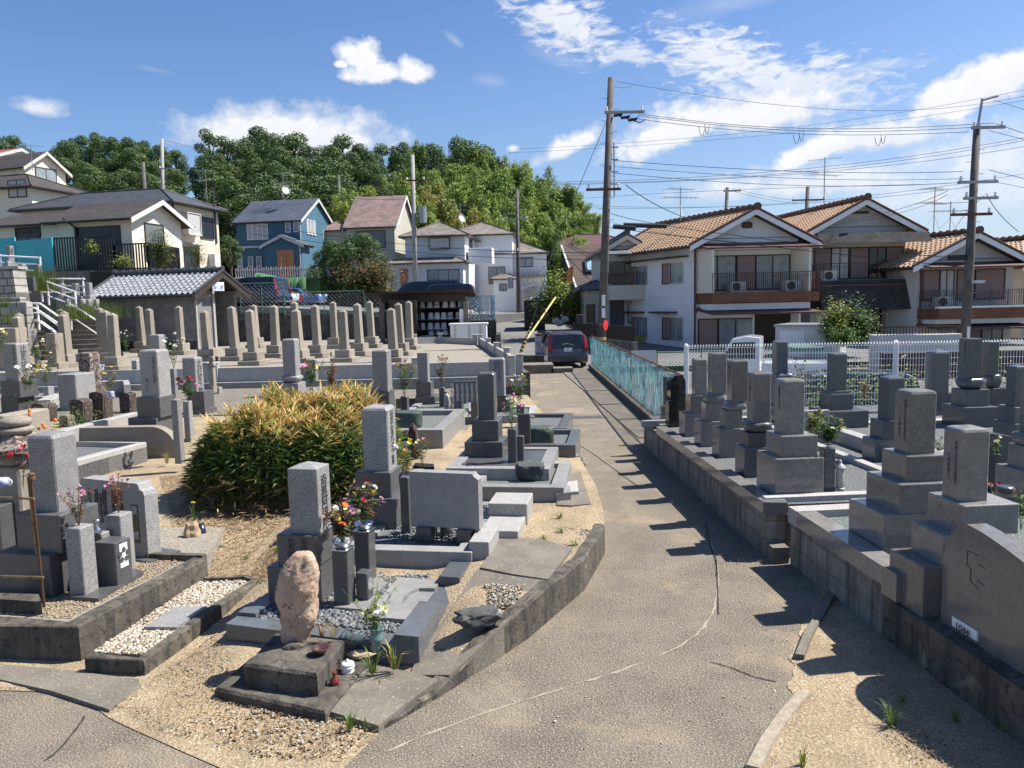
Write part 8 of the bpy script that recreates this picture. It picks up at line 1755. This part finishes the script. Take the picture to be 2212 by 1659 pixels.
handrail('white tube handrail on the left side of the lower steps',[f(310,935,31),f(375,937,30.7),f(565,1070,29)],[f(345,937,30.8),f(563,1070,29)],(-.38,-.7))
handrail('short white tube handrail at the left beside the stone wall',[f(230,972,30.5),f(330,980,30.3),f(555,1130,28.7)],[f(250,975,30.5)],(-.45,))
handrail('white tube railing above the steps on the upper terrace',[f(375,707,36),f(790,707,36)],[f(378,707,36),f(580,707,36),f(772,707,36)])
handrail('white tube railing on the upper terrace at the left picture edge',[f(-40,488,37),f(380,510,37)],[f(0,488,37),f(88,495,37),f(372,510,37)],(-.32,-.62))
tag(MB().prism([(-24.6,33.2),(-21.0,32.2),(-21.2,36.8),(-30,37),(-30,34)],.3,2.95).build('upper_terrace','gravel'),None,kind='structure')
a,b=at(11,-60,880,31.5),at(11,125,880,31.0)
m=MB();m.add([(a.x,a.y,.5),(b.x+.3,b.y,.5),(b.x,b.y+.1,at(11,60,620,31).z),(a.x,a.y,at(11,60,610,31).z),(b.x+.3,b.y+.9,.5),(b.x,b.y+.9,at(11,60,620,31).z),(a.x,a.y+.9,at(11,60,610,31).z)],[(0,1,2,3),(1,4,5,2),(3,2,5,6)])
tag(m.build('stone_block_wall','stone_wall'),'pale rough stone block retaining wall at the left picture edge','wall')
tag(MB().box(a.x-1,a.y-.12,at(11,60,610,31).z+.004,b.x+.05,a.y+.5,at(11,60,582,31).z).build('wall_cap','granite_white'),'pale granite cap on the rough stone wall at the left edge','wall cap')
for k,(x0,x1,y0,y1) in enumerate(((-40,190,880,925),(-40,250,925,975),(-40,250,975,1020))):
    pxbox('rough_step','rough stone course number %s under the left stone wall'% ('one','two','three')[k],11,x0,x1,y0,y1,30.3-.35*k,.4,'stone_wall','stone course',.6)
pxbox('terrace_kerb','pale concrete kerb at the left edge below the rough courses',11,-60,150,1165,1240,25.5,.6,'seam','kerb',.5)
def upper(label,xl,xr,yt,ym,yb,Y,mat='granite',txt=None,ter=3.0):
    c=at(11,(xl+xr)/2,yb,Y);w_=(at(11,xr,yb,Y).x-at(11,xl,yb,Y).x)*.72;zt=at(11,xl,yt,Y).z;zm=at(11,xl,ym,Y).z
    e=empty('gravestone',(c.x,Y+w_/2,zm-.35),R(-14),label,'gravestone','gravestones on the upper terrace');MB().cbox(0,0,.35,w_,w_*.8,zt-zm+.35,.02,.03).build('shaft',mat,e,local=True);MB().cbox(0,0,-.4,w_*1.5,w_*1.4,.35,.02).build('base_block',mat,e,local=True)
    if txt:p=e.matrix_basis @ Vector((w_/2+.004,0,0));text(V(txt),e,(p.x,p.y,zt-.08),R(-14),w_*.42,'letter',1.1,.8)
upper('upper terrace gravestone against the turquoise panel at the left',50,125,398,560,600,38,txt='中野家之墓');upper('upper terrace gravestone above the wide dark tablet',160,240,570,685,730,35,txt='森家之墓')
upper('upper terrace gravestone right of the wide dark tablet',305,385,570,680,720,35.5,txt='山口家之墓');upper('upper terrace gravestone near the left white railing',40,98,540,650,690,36)
upper('left gravestone behind the steps handrail',530,608,752,860,940,34.5,txt='藤井家');upper('middle gravestone behind the steps handrail',660,738,748,870,940,34.5,txt='河本家');upper('right gravestone behind the steps handrail beside the tiled roof',788,862,742,860,930,34.5)
pxbox('memorial_tablet','wide dark polished tablet on the upper terrace below the left gravestones',11,175,320,688,820,33.5,.2,'granite_dark','memorial stone');pxbox('flower_stand','small granite stand with crest left of the wide dark tablet',11,125,180,742,812,33.4,.3,'granite','flower stand')
for i,x in enumerate((620,765,820,890)):pxbox('flower_stand','%s pale flower stand from the left beside the steps'% on[i],11,x-14,x+14,895,965,33.2,.25,'granite_white','flower stand')
for i,(x,y,Y_,rx_,h_,n2_) in enumerate(((820,1080,32.5,1.1,.8,1500),(370,820,35,.7,1.2,900),(100,1110,29,.5,.5,300),(20,990,30,.4,.6,300))):
    p=at(11,x,y,Y_);tuft(('tall grass clump beside the steps handrail','tall grass clump on the upper terrace right of the tablet','weeds at the foot of the rough stone courses','weeds on the rough stone courses at the left edge')[i],Vector((p.x,Y_,p.z)),h_,10,['leaf_mid','leaf_yellow'],200+i,.6,.02)
    r_=random.Random(i);o_=[x_ for x_ in COL.objects if x_.get('label','').startswith(('tall grass clump beside','tall grass clump on','weeds at the foot','weeds on the rough')[i])][0];m=MB()
    for _ in range(n2_//2):
        b_=Vector((p.x+r_.gauss(0,rx_*.6),Y_+r_.gauss(0,rx_*.4),p.z));L=h_*r_.uniform(.5,1.1);d_=Vector((r_.uniform(-.3,.3),r_.uniform(-.3,.3),1));m.add([b_-Vector((.012,0,0)),b_+Vector((.012,0,0)),b_+d_*L],[(0,1,2)],r_.randrange(3))
    me=o_.data;me.clear_geometry();me.from_pydata(m.v,[],m.f);me.materials.clear()
    for mm in ('leaf_mid','leaf_yellow','leaf_light'):me.materials.append(MAT[mm])
    me.polygons.foreach_set('material_index',m.mi)
def hill_z(x,y):return 1.4+3.6*ss((-6-x)/8)+10.5*ss((y-84)/26)*ss((26-x)/16)+4*ss((-x-25)/30)
g=MB();nx_,ny_=60,30
for j in range(ny_+1):
    y=80+80*j/ny_
    for i in range(nx_+1):x=-110+150*i/nx_;g.v.append((x,y,(hill_z(x,y)-.6+nz(x*.2,y*.2)*.5) if x<24 else-.7))
for j in range(ny_):
    for i in range(nx_):k=j*(nx_+1)+i;g.f.append((k,k+1,k+nx_+2,k+nx_+1));g.mi.append(0)
tag(g.build('hill','forest_floor',smooth=True),None,kind='structure')
def tree_proto(kind,seed):
    r_=random.Random(seed);e=empty('broadleaf_tree' if kind!='bamboo' else 'bamboo_clump',(0,0,0));tr=MB();cr=MB()
    if kind=='broad' or kind=='loose':
        H_=10.;pts=[Vector((0,0,-2)),Vector((r_.uniform(-.2,.2),0,2)),Vector((r_.uniform(-.4,.4),r_.uniform(-.3,.3),5)),Vector((r_.uniform(-.5,.5),0,7.6))];tr.tube(pts,[.32,.27,.18,.07],7)
        lobes=[]
        nl=13 if kind=='broad' else 11
        for k in range(nl):
            t_=k/(nl-1);z=(3.0 if kind=='broad' else 4.2)+t_*(5.6 if kind=='broad' else 4.8);a=k*2.4+r_.uniform(-.4,.4);rr=(2.6 if kind=='broad' else 2.4)*math.sin(math.pi*(.18+.75*t_))*r_.uniform(.6,1.05);c=Vector((rr*math.cos(a),rr*math.sin(a),z));lobes.append((c,r_.uniform(1.0,1.6) if kind=='broad' else r_.uniform(.7,1.15)))
            st_=Vector((0,0,max(1.5,z-2.2)));tr.tube([st_,st_.lerp(c,.5)+Vector((0,0,.2)),c],[.12,.08,.03],5)
        for c,rad in lobes:
            n_=int((620 if kind=='broad' else 430)*rad)
            kk=r_.random()
            for _ in range(n_):
                d=rdir(r_);rr=rad*r_.uniform(.45,1.0)**.6;d2=Vector((d.x,d.y,d.z*.75));b=c+d2*rr*(1+.25*mn.noise(d*2.2+c));nrm=(d+rdir(r_)*.7).normalized();s1=nrm.cross(Vector((0,0,1)));
                if s1.length<.1:s1=Vector((1,0,0))
                s1.normalize();s2=nrm.cross(s1);L=r_.uniform(.07,.15);k=r_.choices((0,1,2),(.55,.35,.1) if kk<.6 else (.3,.5,.2))[0]
                cr.add([b-s1*L,b-s2*L*.6,b+s1*L,b+s2*L*.6],[(0,1,2,3)],k)
        mats=['leaf_dark','leaf_mid','leaf_light']
    else:
        for q_ in range(9):
            a=q_*.7+r_.uniform(0,.4);bx,by_=1.3*math.cos(a*2.1)*r_.random(),1.3*math.sin(a*2.1)*r_.random();H_=r_.uniform(7.5,10);ln_=Vector((r_.uniform(-1.5,1.5),r_.uniform(-1.3,1.0),0));P=[]
            for k in range(9):t_=k/8;P.append(Vector((bx,by_,-1))+ln_*t_**2.2+Vector((0,0,(H_+1)*t_-max(0,t_-.75)*3.2)))
            tr.tube(P,[.05-.004*k for k in range(9)],4)
            for _ in range(800):
                t_=r_.uniform(.22,1)**.8;i=min(7,int(t_*8));f_=t_*8-i;c=P[i].lerp(P[i+1],f_);rad=.85*math.sin(math.pi*min(1,(t_-.1)*1.02))**.6+.12;cl=math.floor(t_*9);off=rdir(random.Random(cl*97+q_*13+int(r_.random()*3)*7))*rad*.75
                b=c+off*Vector((1,1,.4)).length*.55+rdir(r_)*rad*.45;d=(rdir(r_,-.9,-.05)+off*.5).normalized();leafquad(cr,b,d,r_.uniform(.2,.38),r_.uniform(.035,.07),r_.choices((0,1,2),(.55,.3,.15))[0],.3)
        mats=['bamboo_leaf','bamboo_dark','leaf_yellow'] if seed% 3 else ['bamboo_dark','bamboo_leaf','leaf_mid']
        if kind=='bamboo' and seed==33:mats=['leaf_yellow','leaf_brown','bamboo_leaf']
    cr.build('crown',mats,e,local=True);tr.build('trunk' if kind!='bamboo' else 'culms','bark' if kind!='bamboo' else 'bamboo_leaf',e,local=True);return e
protos={'b':[tree_proto('broad',1),tree_proto('broad',2),tree_proto('broad',5)],'l':[tree_proto('loose',3),tree_proto('loose',4)],'y':[tree_proto('bamboo',31),tree_proto('bamboo',32)],'g':[tree_proto('bamboo',30),tree_proto('bamboo',36)],'o':[tree_proto('bamboo',33)]}
names={'b':('dark evergreen tree','tree'),'l':('loose crowned tree','tree'),'y':('yellow green bamboo','bamboo'),'g':('deep green bamboo','bamboo'),'o':('browning bamboo','bamboo')}
T=[]
def prof_top(u):
    pts=[(-60,300),(0,295),(40,308),(110,330),(135,298),(190,292),(240,290),(275,282),(330,288),(365,320),(400,345),(415,375),(428,335),(455,285),(490,292),(520,300),(560,282),(605,270),(640,290),(680,310),(730,282),(790,300),(830,320),(860,310),(890,300),(960,300),(1000,305),(1060,310),(1110,345),(1150,340),(1180,385),(1215,380),(1250,420),(1280,455),(1300,500)]
    for a,b in zip(pts,pts[1:]):
        if u<=b[0]:return a[1]+(b[1]-a[1])*(u-a[0])/(b[0]-a[0])
    return 500
r_=random.Random(5);u=-60
while u<1290:
    if u<410 or 420<u<830:kd='l' if u>430 and r_.random()<.6 else 'b'
    elif u<1060:kd=r_.choice('bbg')
    else:kd=r_.choice('gy')
    T.append((u,prof_top(u)+r_.uniform(-14,14),108+r_.uniform(-5,6),kd));u+=r_.uniform(30,44)
for dv,Y0,lo in ((45,99,-40),(85,92,0),(125,88,100)):
    u=lo
    while u<1275:
        pt=prof_top(u)
        if pt+dv<520 and not (380<u<425 and dv<60):
            if u<720:kd='b'
            elif u<860:kd=r_.choice('oyyb')
            elif u<1060:kd=r_.choice('yyogb')
            else:kd=r_.choice('gggy')
            T.append((u,pt+dv+r_.uniform(-14,14),Y0+r_.uniform(-3,3),kd))
        u+=r_.uniform(38,54)
for dv,Y0 in ((14,104),(48,98),(80,93),(112,90)):
    u=1030+dv*.3
    while u<1285:
        if prof_top(u)+dv<530:T.append((u,prof_top(u)+dv-6+r_.uniform(-10,10),Y0+r_.uniform(-3,3),r_.choice('ggy')))
        u+=r_.uniform(24,34)
wordsx=lambda u:'far left' if u<120 else 'left hump' if u<400 else 'left of the hill centre' if u<600 else 'centre of the hill' if u<800 else 'right of the hill centre' if u<1000 else 'right flank'
cnt={};T.sort(key=lambda a:a[0]);NTH='first second third fourth fifth sixth seventh eighth ninth tenth eleventh twelfth thirteenth fourteenth fifteenth sixteenth seventeenth eighteenth nineteenth twentieth twenty-first twenty-second twenty-third twenty-fourth twenty-fifth twenty-sixth twenty-seventh twenty-eighth'.split()
for i,(u,vt,Y,kd) in enumerate(T):
    p=W(u,vt,Y=Y);z0=hill_z(p.x,Y)-.4;hh=max(4.5,p.z-z0);s=hh/9.6;z0=p.z-9.6*s
    sw=min(1.2,max(.7,s))*r_.uniform(.7,1.0)*(1.05 if kd in 'bl' else 1.0)*(.6 if 385<u<440 else 1.25 if u>1000 else 1)
    key=(kd,wordsx(u),2 if Y>103 else 1 if Y>95 else 0);cnt[key]=cnt.get(key,0)+1
    row='on the skyline' if Y>103 else 'in the middle row' if Y>95 else 'in the front row'
    dup(r_.choice(protos[kd]),loc=(p.x,Y,z0),rotz=r_.uniform(0,6.28),scale=(sw,sw,s),label='%s %s, %s, %s from the left'% (names[kd][0],row,wordsx(u),NTH[min(27,cnt[key]-1)]),group='trees and bamboo on the wooded hill')['category']=names[kd][1]
def one(kd,label,u,vt,vb,Y,zb,sw=None,cat='tree',k=0):
    p=W(u,vt,Y=Y);s=(p.z-zb)/9.6;sw=sw or s
    d=dup(protos[kd][k],loc=(p.x,Y,zb),rotz=u*.01,scale=(sw,sw,s),label=label);d['category']=cat;return d
one('b','large leafy garden tree before the pale olive house',715,515,0,64,2.2,.62)
one('b','second garden tree with light foliage before the pale olive house',778,500,0,63.2,2.2,.68,k=1)
one('b','low dark garden tree behind the parking lot fence',815,560,0,62,2.2,.5,k=2)
one('l','thin bright green tree between the cream and the blue house',495,510,0,60,4.6,.42)
one('b','dark fir like tree beside the tan house at the road',1252,628,0,52,0,.38,k=2)
one('g','bamboo spilling down behind the road end house',1195,480,0,84,2,.9,'bamboo')
one('y','light bamboo above the steep brown roof',1265,500,0,80,2,.8,'bamboo')
one('g','bamboo at the foot of the hill right of the road end house',1230,520,0,82,2,.8,'bamboo',1)
for L in protos.values():
    for e in L:
        for c in list(e.children):bpy.data.objects.remove(c)
        bpy.data.objects.remove(e)
shrub('shrub','brownish rounded shrub behind the parking lot fence',at(2,715,700,60),2.6,1.2,2.2,3500,['leaf_brown','leaf_dark','dry_brown'],(3,3,1),130,.25,.08,16)
shrub('shrub','bright yellow green bush by the road corner with white stones',at(2,1870,900,50),1.7,1.2,3.6,3600,['leaf_light','leaf_yellow','leaf_mid'],(3,2,2),131,.22,.08,14)
shrub('shrub','small juniper beside the black balustrade',at(1,1040,985,41.0),.8,.5,2.2,1500,['leaf_dark','leaf_mid','leaf_yellow'],(2,2,1),132,.13,.04,10);shrub('shrub','thin leafy shrub before the cream two storey house',at(1,1290,975,49.5),.9,.5,1.6,700,['leaf_light','leaf_brown','leaf_mid'],(2,2,2),133,.12,.05,9,gappy=.2)
shrub('potted_plant','potted plant on the wall corner below the balustrade',at(1,592,905,41.3),.35,.3,.8,200,['leaf_yellow','leaf_light'],(1,1),134,.16,.05,6,cat='plant');shrub('shrub','small yellow green shrub above the tiled roof ridge',at(1,815,985,40.8),.6,.4,.6,500,['leaf_yellow','leaf_light'],(2,1),135,.12,.04,6)
for i,(x,y) in enumerate(((1880,892),(1935,880),(1900,905))):
    p=at(2,x,y,48.5);rock('rock',('large white garden stone under the bright bush','grey white garden stone right of the large one','small white garden stone in front of the bright bush')[i],p.x,48.5,p.z,.24,.2,.2,'granite_white',40+i,.3)
tag(MB().prism([(at(2,1790,900,50).x,47.5),(8.5,46.5),(9.5,56),(at(2,1700,860,60).x,60)],-.2,.62).build('grass_verge','leaf_yellow'),None,kind='stuff')
pxbox('garden_fence','dark wooden planter fence behind the bright bush',2,1685,1810,760,830,56,3,'wood_dark','fence',0)
def pole(label,r,top_xy,bot_xy,Y,rad,mat='pole',zb=-.5,arms=(),name='utility_pole',stripes=False,boxes=()):
    tp_,bt_=Wq(r,*top_xy,Y=Y),Wq(r,*bot_xy,Y=Y);d=(tp_-bt_);f_=(zb-bt_.z)/d.z;b0_=bt_+d*f_;e=empty(name,b0_,label=label,cat='utility pole')
    MB().tube([b0_,tp_],[rad*1.15,rad*.78],14).build('mast',mat,e,smooth=True)
    m=MB();on_=lambda z:b0_+(tp_-b0_)*((z-b0_.z)/(tp_.z-b0_.z))
    z=b0_.z+2.4;k=0
    while z<tp_.z-.6:p=on_(z);s=1 if k% 2 else-1;m.tube([p,p+Vector((s*.34,0,0))],.012,4);z+=.45;k+=1
    m.build('step_bolts','galv',e)
    for (dz,x0,x1,mt) in arms:
        p=on_(tp_.z-dz);MB().box(p.x+x0,p.y-.3,p.z-.05,p.x+x1,p.y-.2,p.z+.05).build('crossarm',mt,e)
        m=MB();
        for xx in (x0+.1,x1-.1):m.lathe(p.x+xx,p.y-.25,[(.05,p.z+.05),(.06,p.z+.1),(.03,p.z+.15),(.055,p.z+.19),(.02,p.z+.24)],8)
        m.build('insulator','ceramic_white',e)
    for (dz,dx,w2,h2) in boxes:p=on_(tp_.z-dz);MB().lathe(p.x+dx,p.y-.1,[(w2,p.z-h2),(w2,p.z+h2)],12).build('transformer','galv',e)
    if stripes:
        m=MB()
        for k in range(6):z=.0+.22*k;p=on_(z);m.tube([on_(z),on_(z+.12)],rad*1.18,12)
        m.build('yellow_bands','yellow',e)
    return e,tp_,on_
e1,t1p,on1=pole('tall weathered utility pole rising beside the path end',0,(1320,168),(1300,720),33,.17,'pole',-.3,((1.45,-.25,1.4,'galv'),(4.55,-.9,.55,'rust')),stripes=True)
m=MB();p=on1(t1p.z-1.5)
for k in range(3):b_=p+Vector((.15+.3*k,-.1,-.05-.1*k));m.tube([b_,b_+Vector((.35,-.1,.03))],.06,8);m.tube([b_+Vector((.1,0,.02)),b_+Vector((.45,-.2,-.15)),b_+Vector((.7,-.1,.0))],.025,4)
m.build('cable_clamps','black',e1);m=MB();p=on1(t1p.z-4.0);m.tube([p+Vector((.28,0,1.4)),p+Vector((.28,0,-.8))],.03,6)
for k in range(4):m.tube([p+Vector((.1,0,1.2-.5*k)),p+Vector((.45,0,1.2-.5*k))],.03,5)
m.build('rack','galv',e1)
for y,hh in ((90,.55),(185,.5)):p=Wq(15,1128,y,Y=32.8);MB().cbox(p.x,p.y,p.z-hh/2,.14,.03,p.z+hh/2,.005).build('number_plate','white_bright',e1)
p=Wq(15,1145,308,Y=32.75);m=MB();m.M=Matrix.Translation(p) @ Matrix.Rotation(R(55),4,'Z') @ Matrix.Rotation(R(90),4,'X');m.lathe(0,0,[(.22,0),(.22,.02)],24);sg=m.build('round_sign','sign_red',e1);text('止まれ',e1,p+Vector((-.1,-.05,.1)),R(-90),.1,'sign_white',line=1)
e2_,t2p,on2=pole('dark utility pole at the right in front of the orange roofed houses',0,(2111,270),(2085,725),30,.165,'pole',-1,((.15,-.35,.9,'galv'),(2.15,-.75,.75,'galv'),(2.75,-.5,.8,'galv'),(3.35,-.95,.6,'rust')))
MB().tube([t2p-Vector((0,0,.3)),t2p+Vector((.15,0,.95))],.05,6).tube([t2p+Vector((.15,0,.9)),t2p+Vector((.75,0,1.05))],.04,5).build('top_bracket','galv',e2_)
p=Wq(16,1740,850,Y=29.8);MB().box(p.x-.12,p.y-.15,p.z-.05,p.x+.3,p.y+.1,p.z+.06).build('street_light','white_paint',e2_);p=Wq(16,1685,1270,Y=29.8);MB().box(p.x-.05,p.y-.03,p.z-.3,p.x+.05,p.y,p.z+.25).build('number_plate','white_bright',e2_)
e3,t3p,on3=pole('utility pole with a transformer before the worn roofed house',0,(891,335),(897,612),56,.17,'pole_light',2,((1.8,-.5,.9,'rust'),),boxes=((4.2,.65,.28,.55),))
e4,t4p,on4=pole('utility pole beside the road end house',0,(1117,410),(1120,665),70,.17,'pole',1.2,((2.6,-1.2,.9,'galv'),(5.4,-2,.1,'galv')),boxes=((8.2,-.7,.25,.5),),stripes=True)
e5,t5p,on5=pole('plain utility pole behind the pale olive house',0,(731,378),(736,470),88,.2,'pole',5)
e6,t6p,on6=pole('concrete pole with a steel top above the cream two storey house',0,(350,300),(351,392),70,.17,'pole_light',8,((2.6,-.2,1.2,'galv'),))
e7,t7p,on7=pole('short pole top behind the dark hipped roof',0,(309,350),(311,385),76,.2,'pole',8)
e8,t8p,on8=pole('far pole behind the white tiled house on the right',0,(1571,405),(1568,470),60,.16,'pole',0,((.3,-.35,1.0,'galv'),));e9,t9p,on9=pole('far pole with line clamps between the two tallest orange roofs',0,(1745,403),(1743,450),58,.17,'pole',0,((1.0,-1.2,1.2,'dark_metal'),))
def wire(label,pts,Ys,sag=.0,rad=.016,mat='wire',name='power_line',group='overhead wires'):
    P=[Wq(0,u,v,Y=y) for (u,v),y in zip(pts,Ys)];Q=[]
    if len(P)==3:
        a,c,b=P;
        for k in range(25):
            t_=k/24;Q.append(a*(2*(t_-.5)*(t_-1))+c*(4*t_*(1-t_))+b*(2*t_*(t_-.5)))
    else:
        for k in range(25):t_=k/24;Q.append(P[0].lerp(P[1],t_)-Vector((0,0,sag*4*t_*(1-t_))))
    return tag(MB().tube(Q,rad,4,cap=False).build(name,mat),label,'wire',group)
q10=lambda x,y:q(10,x,y)
WR=[('top wire from the tall pole sagging right and rising off the picture',[q10(470,350),q10(1500,473),q10(2212,412)],(33,40,38),.014),
 ('thin wire just under the topmost one at the tall pole',[q10(450,372),q10(500,376),q10(540,366)],(33,33,33),.01),
 ('insulated high wire from the tall pole, upper one',[q10(560,487),q10(1250,550),q10(2085,527)],(33,36,30),.018),('insulated high wire from the tall pole, middle one',[q10(560,495),q10(1250,560),q10(2005,545)],(33,36,30),.018),('insulated high wire from the tall pole, lower one',[q10(490,500),q10(1200,572),q10(1975,565)],(33,36,30),.018),
 ('upper low voltage wire between the two main poles',[q10(458,688),q10(1250,735),q10(1950,735)],(33,34,30),.02),('middle low voltage wire between the two main poles',[q10(458,714),q10(1250,765),q10(1955,765)],(33,34,30),.016),('lower low voltage wire between the two main poles',[q10(458,742),q10(1250,795),q10(1975,780)],(33,34,30),.018),
 ('far faint wire behind the tall pole rising to the right',[q10(0,640),q10(1100,560),q10(2212,385)],(90,80,70),.025),('second far faint wire parallel to the first',[q10(0,655),q10(1100,580),q10(2212,430)],(92,82,72),.025),
 ('distant feeder crossing the sky, first',[q10(200,780),q10(1200,730),q10(2212,590)],(70,65,60),.03),('distant feeder crossing the sky, second',[q10(200,786),q10(1200,742),q10(2212,602)],(70,65,60),.03),('distant feeder crossing the sky, third',[q10(200,792),q10(1250,745),q10(2212,628)],(70,65,60),.03),
 ('distant feeder low over the orange roofs, first',[q10(330,850),q10(950,815),q10(1800,790)],(65,60,55),.025),('distant feeder low over the orange roofs, second',[q10(330,880),q10(1100,880),q10(1990,800)],(65,60,55),.025),('distant feeder low over the orange roofs, third',[q10(330,890),q10(1200,870),q10(2212,745)],(65,60,55),.025),
 ('low wire right of the far pole top',[q10(960,806),q10(1100,840),q10(1240,860)],(60,59,58),.022),('second low wire right of the far pole top',[q10(960,818),q10(1100,852),q10(1240,872)],(60,59,58),.022),
 ('service drop from the tall pole to the white house',[q10(505,792),q10(640,880),q10(790,945)],(33,38,44),.03),('telephone cable across the right houses, upper',[q10(440,915),(1560,505),(2085,560)],(33,32,30),.022),('telephone cable across the right houses, lower',[(1318,492),(1640,530),(2088,578)],(33,32,30),.026),('thin cable under the telephone cables',[(1316,478),(1560,520),(2086,556)],(33,32,30),.012),
 ('triple wire from the shingled house gable to the right pole, upper',[(1793,483),(1930,455),(2047,412)],(43,36,30),.016),('triple wire from the shingled house gable to the right pole, lower',[(1795,486),(1935,462),(2047,420)],(43,36,30),.014),
 ('wire from the right pole to the right edge, top',[q10(2085,430),q10(2150,450),q10(2212,470)],(30,30,30),.012),('wire from the right pole to the right edge, second',[q10(2090,530),q10(2150,550),q10(2212,572)],(30,30,30),.016),('wire from the right pole to the right edge, third',[q10(2060,560),q10(2150,582),q10(2212,598)],(30,30,30),.014),('wire from the right pole to the right edge, fourth',[q10(2060,728),q10(2140,748),q10(2212,765)],(30,30,30),.016),('wire from the right pole to the right edge, fifth',[q10(2060,775),q10(2140,790),q10(2212,805)],(30,30,30),.014),
 ('guy wire slanting down from the right pole to the right',[q10(2050,830),q10(2110,920),(2200,500)],(30,31,32),.02),('thin guy slanting down left from the right pole',[q10(2040,840),q10(1960,920),q10(1920,975)],(30,34,40),.016),
 ('wire from the blue house antenna down over its roof',[(615,409),(574,442),(535,470)],(72,71,69),.03),('wire across the wooded hill, upper',[(400,372),(730,392),(1100,400)],(75,72,70),.025),('wire across the wooded hill, middle',[(440,400),(620,421),(880,432)],(72,66,56),.025),('wire across the houses in the middle distance, upper',[(735,386),(1000,440),(1290,478)],(60,50,35),.022),
 ('wire across the houses in the middle distance, middle',[(545,485),(900,530),(1300,546)],(55,50,34),.03),('wire across the houses in the middle distance, lower',[(545,505),(900,545),(1300,562)],(55,50,34),.03),('wire from the transformer pole to the road pole',[(893,440),(1000,470),(1117,455)],(56,62,70),.025),('left sky wire over the slope houses',[(350,302),(420,318),(470,330)],(70,80,95),.025),('long wire over the left houses',[(110,350),(400,405),(735,440)],(66,68,75),.02)]
for lab,pts,Ys,rad in WR:wire(lab,pts,Ys,rad=rad*.7,mat='wire_light' if ('far' in lab or 'distant' in lab) else 'wire')
sp=[((845,525),(825,570)),((1250,560),(1215,600)),((1600,570),(1565,610))]
for i,(a,b) in enumerate(sp):
    m=MB();
    for (x0,x1,y0,y1) in ((a[0]-28,a[0]+18,a[1]+18,b[1]+10),):
        for sx0,sx1,yy0,yy1 in ((x0,a[0],y0,y0+5),(a[0]-2,x1,y0-10,y0-6)):
            P=[Wq(10,sx0,yy0,Y=34),Wq(10,(sx0+sx1)/2,yy0+38,Y=34),Wq(10,sx1,yy1,Y=34)];m.tube([P[0],P[0].lerp(P[1],.6)-Vector((0,0,.12)),P[1],P[2].lerp(P[1],.6)-Vector((0,0,.12)),P[2]],.012,4)
    tag(m.build('line_jumper','wire'),'%s pair of hanging jumper loops on the high wires'% on[i],'jumper loop','jumper loops on the high wires')
for i,(x,y,w2) in enumerate(((585,962,95),(497,970,48))):
    p=Wq(10,x,y,Y=32.4);tag(MB().tube([p-Vector((w2*.0092,0,.0)),p+Vector((w2*.0092,-.3,-.12))],.1,8).build('cable_closure','black'),('large black cable closure box on the wires right of the tall pole','small black cable closure next to the tall pole')[i],'cable box')
p=Wq(16,1615,652,Y=30);tag(MB().tube([p-Vector((.42,0,0)),p+Vector((.42,0,0))],.11,8).build('cable_closure','black'),'black cable closure at the left of the right pole','cable box')
A_=[('antenna on the white tiled house ridge',(1470,462),(1470,405),46),('tall antenna between the two tallest orange roofs',(1780,440),(1780,340),47),('large antenna above the lower orange roof',(2017,495),(2017,405),46),('small antenna right of the large one',(2052,490),(2052,435),46),
      ('antenna on the blue house roof',(614,430),(614,372),72),('antenna on the worn roofed house',(995,475),(995,440),76),('antenna at the upper left white house',(70,360),(70,312),64),('antenna behind the cream two storey house',(447,425),(447,366),75)]
for i,(lab,b,tpp,Y) in enumerate(A_):p,t_=W(*b,Y=Y),W(*tpp,Y=Y);antenna(lab,p,t_.z-p.z,i)
for lab,u,v,Y in (('satellite dish on the blue house antenna mast',617,411,71.5),('satellite dish at the worn roofed house antenna',997,472,75.5)):
    p=W(u,v,Y=Y);m=MB();m.M=Matrix.Translation(p) @ Matrix.Rotation(R(40),4,'Z') @ Matrix.Rotation(R(70),4,'X');m.lathe(0,0,[(.05,0),(.3,.04),(.42,.12),(.41,.12),(.29,.05)],16);tag(m.build('satellite_dish','galv'),lab,'dish')
bpy.context.view_layer.update();dg=bpy.context.evaluated_depsgraph_get()
for o in [o for o in COL.objects if o.type=='FONT']:
    me=bpy.data.meshes.new_from_object(o.evaluated_get(dg));n=bpy.data.objects.new('x',me);nm=o.name;pa,mb=o.parent,o.matrix_basis.copy()
    bpy.data.objects.remove(o);n.name=nm;COL.objects.link(n);n.parent=pa;n.matrix_basis=mb
for o in COL.objects:
    if o.get('label') and len(o['label'].split())>16:o['label']=' '.join(o['label'].split()[:16])
for h_,k_ in ((h10,.42),(h11,.14),(h12,.3),(h13,.3)):
    S=Matrix.Identity(4);S[0][1]=-k_
    for c in h_.children:c.matrix_parent_inverse=S
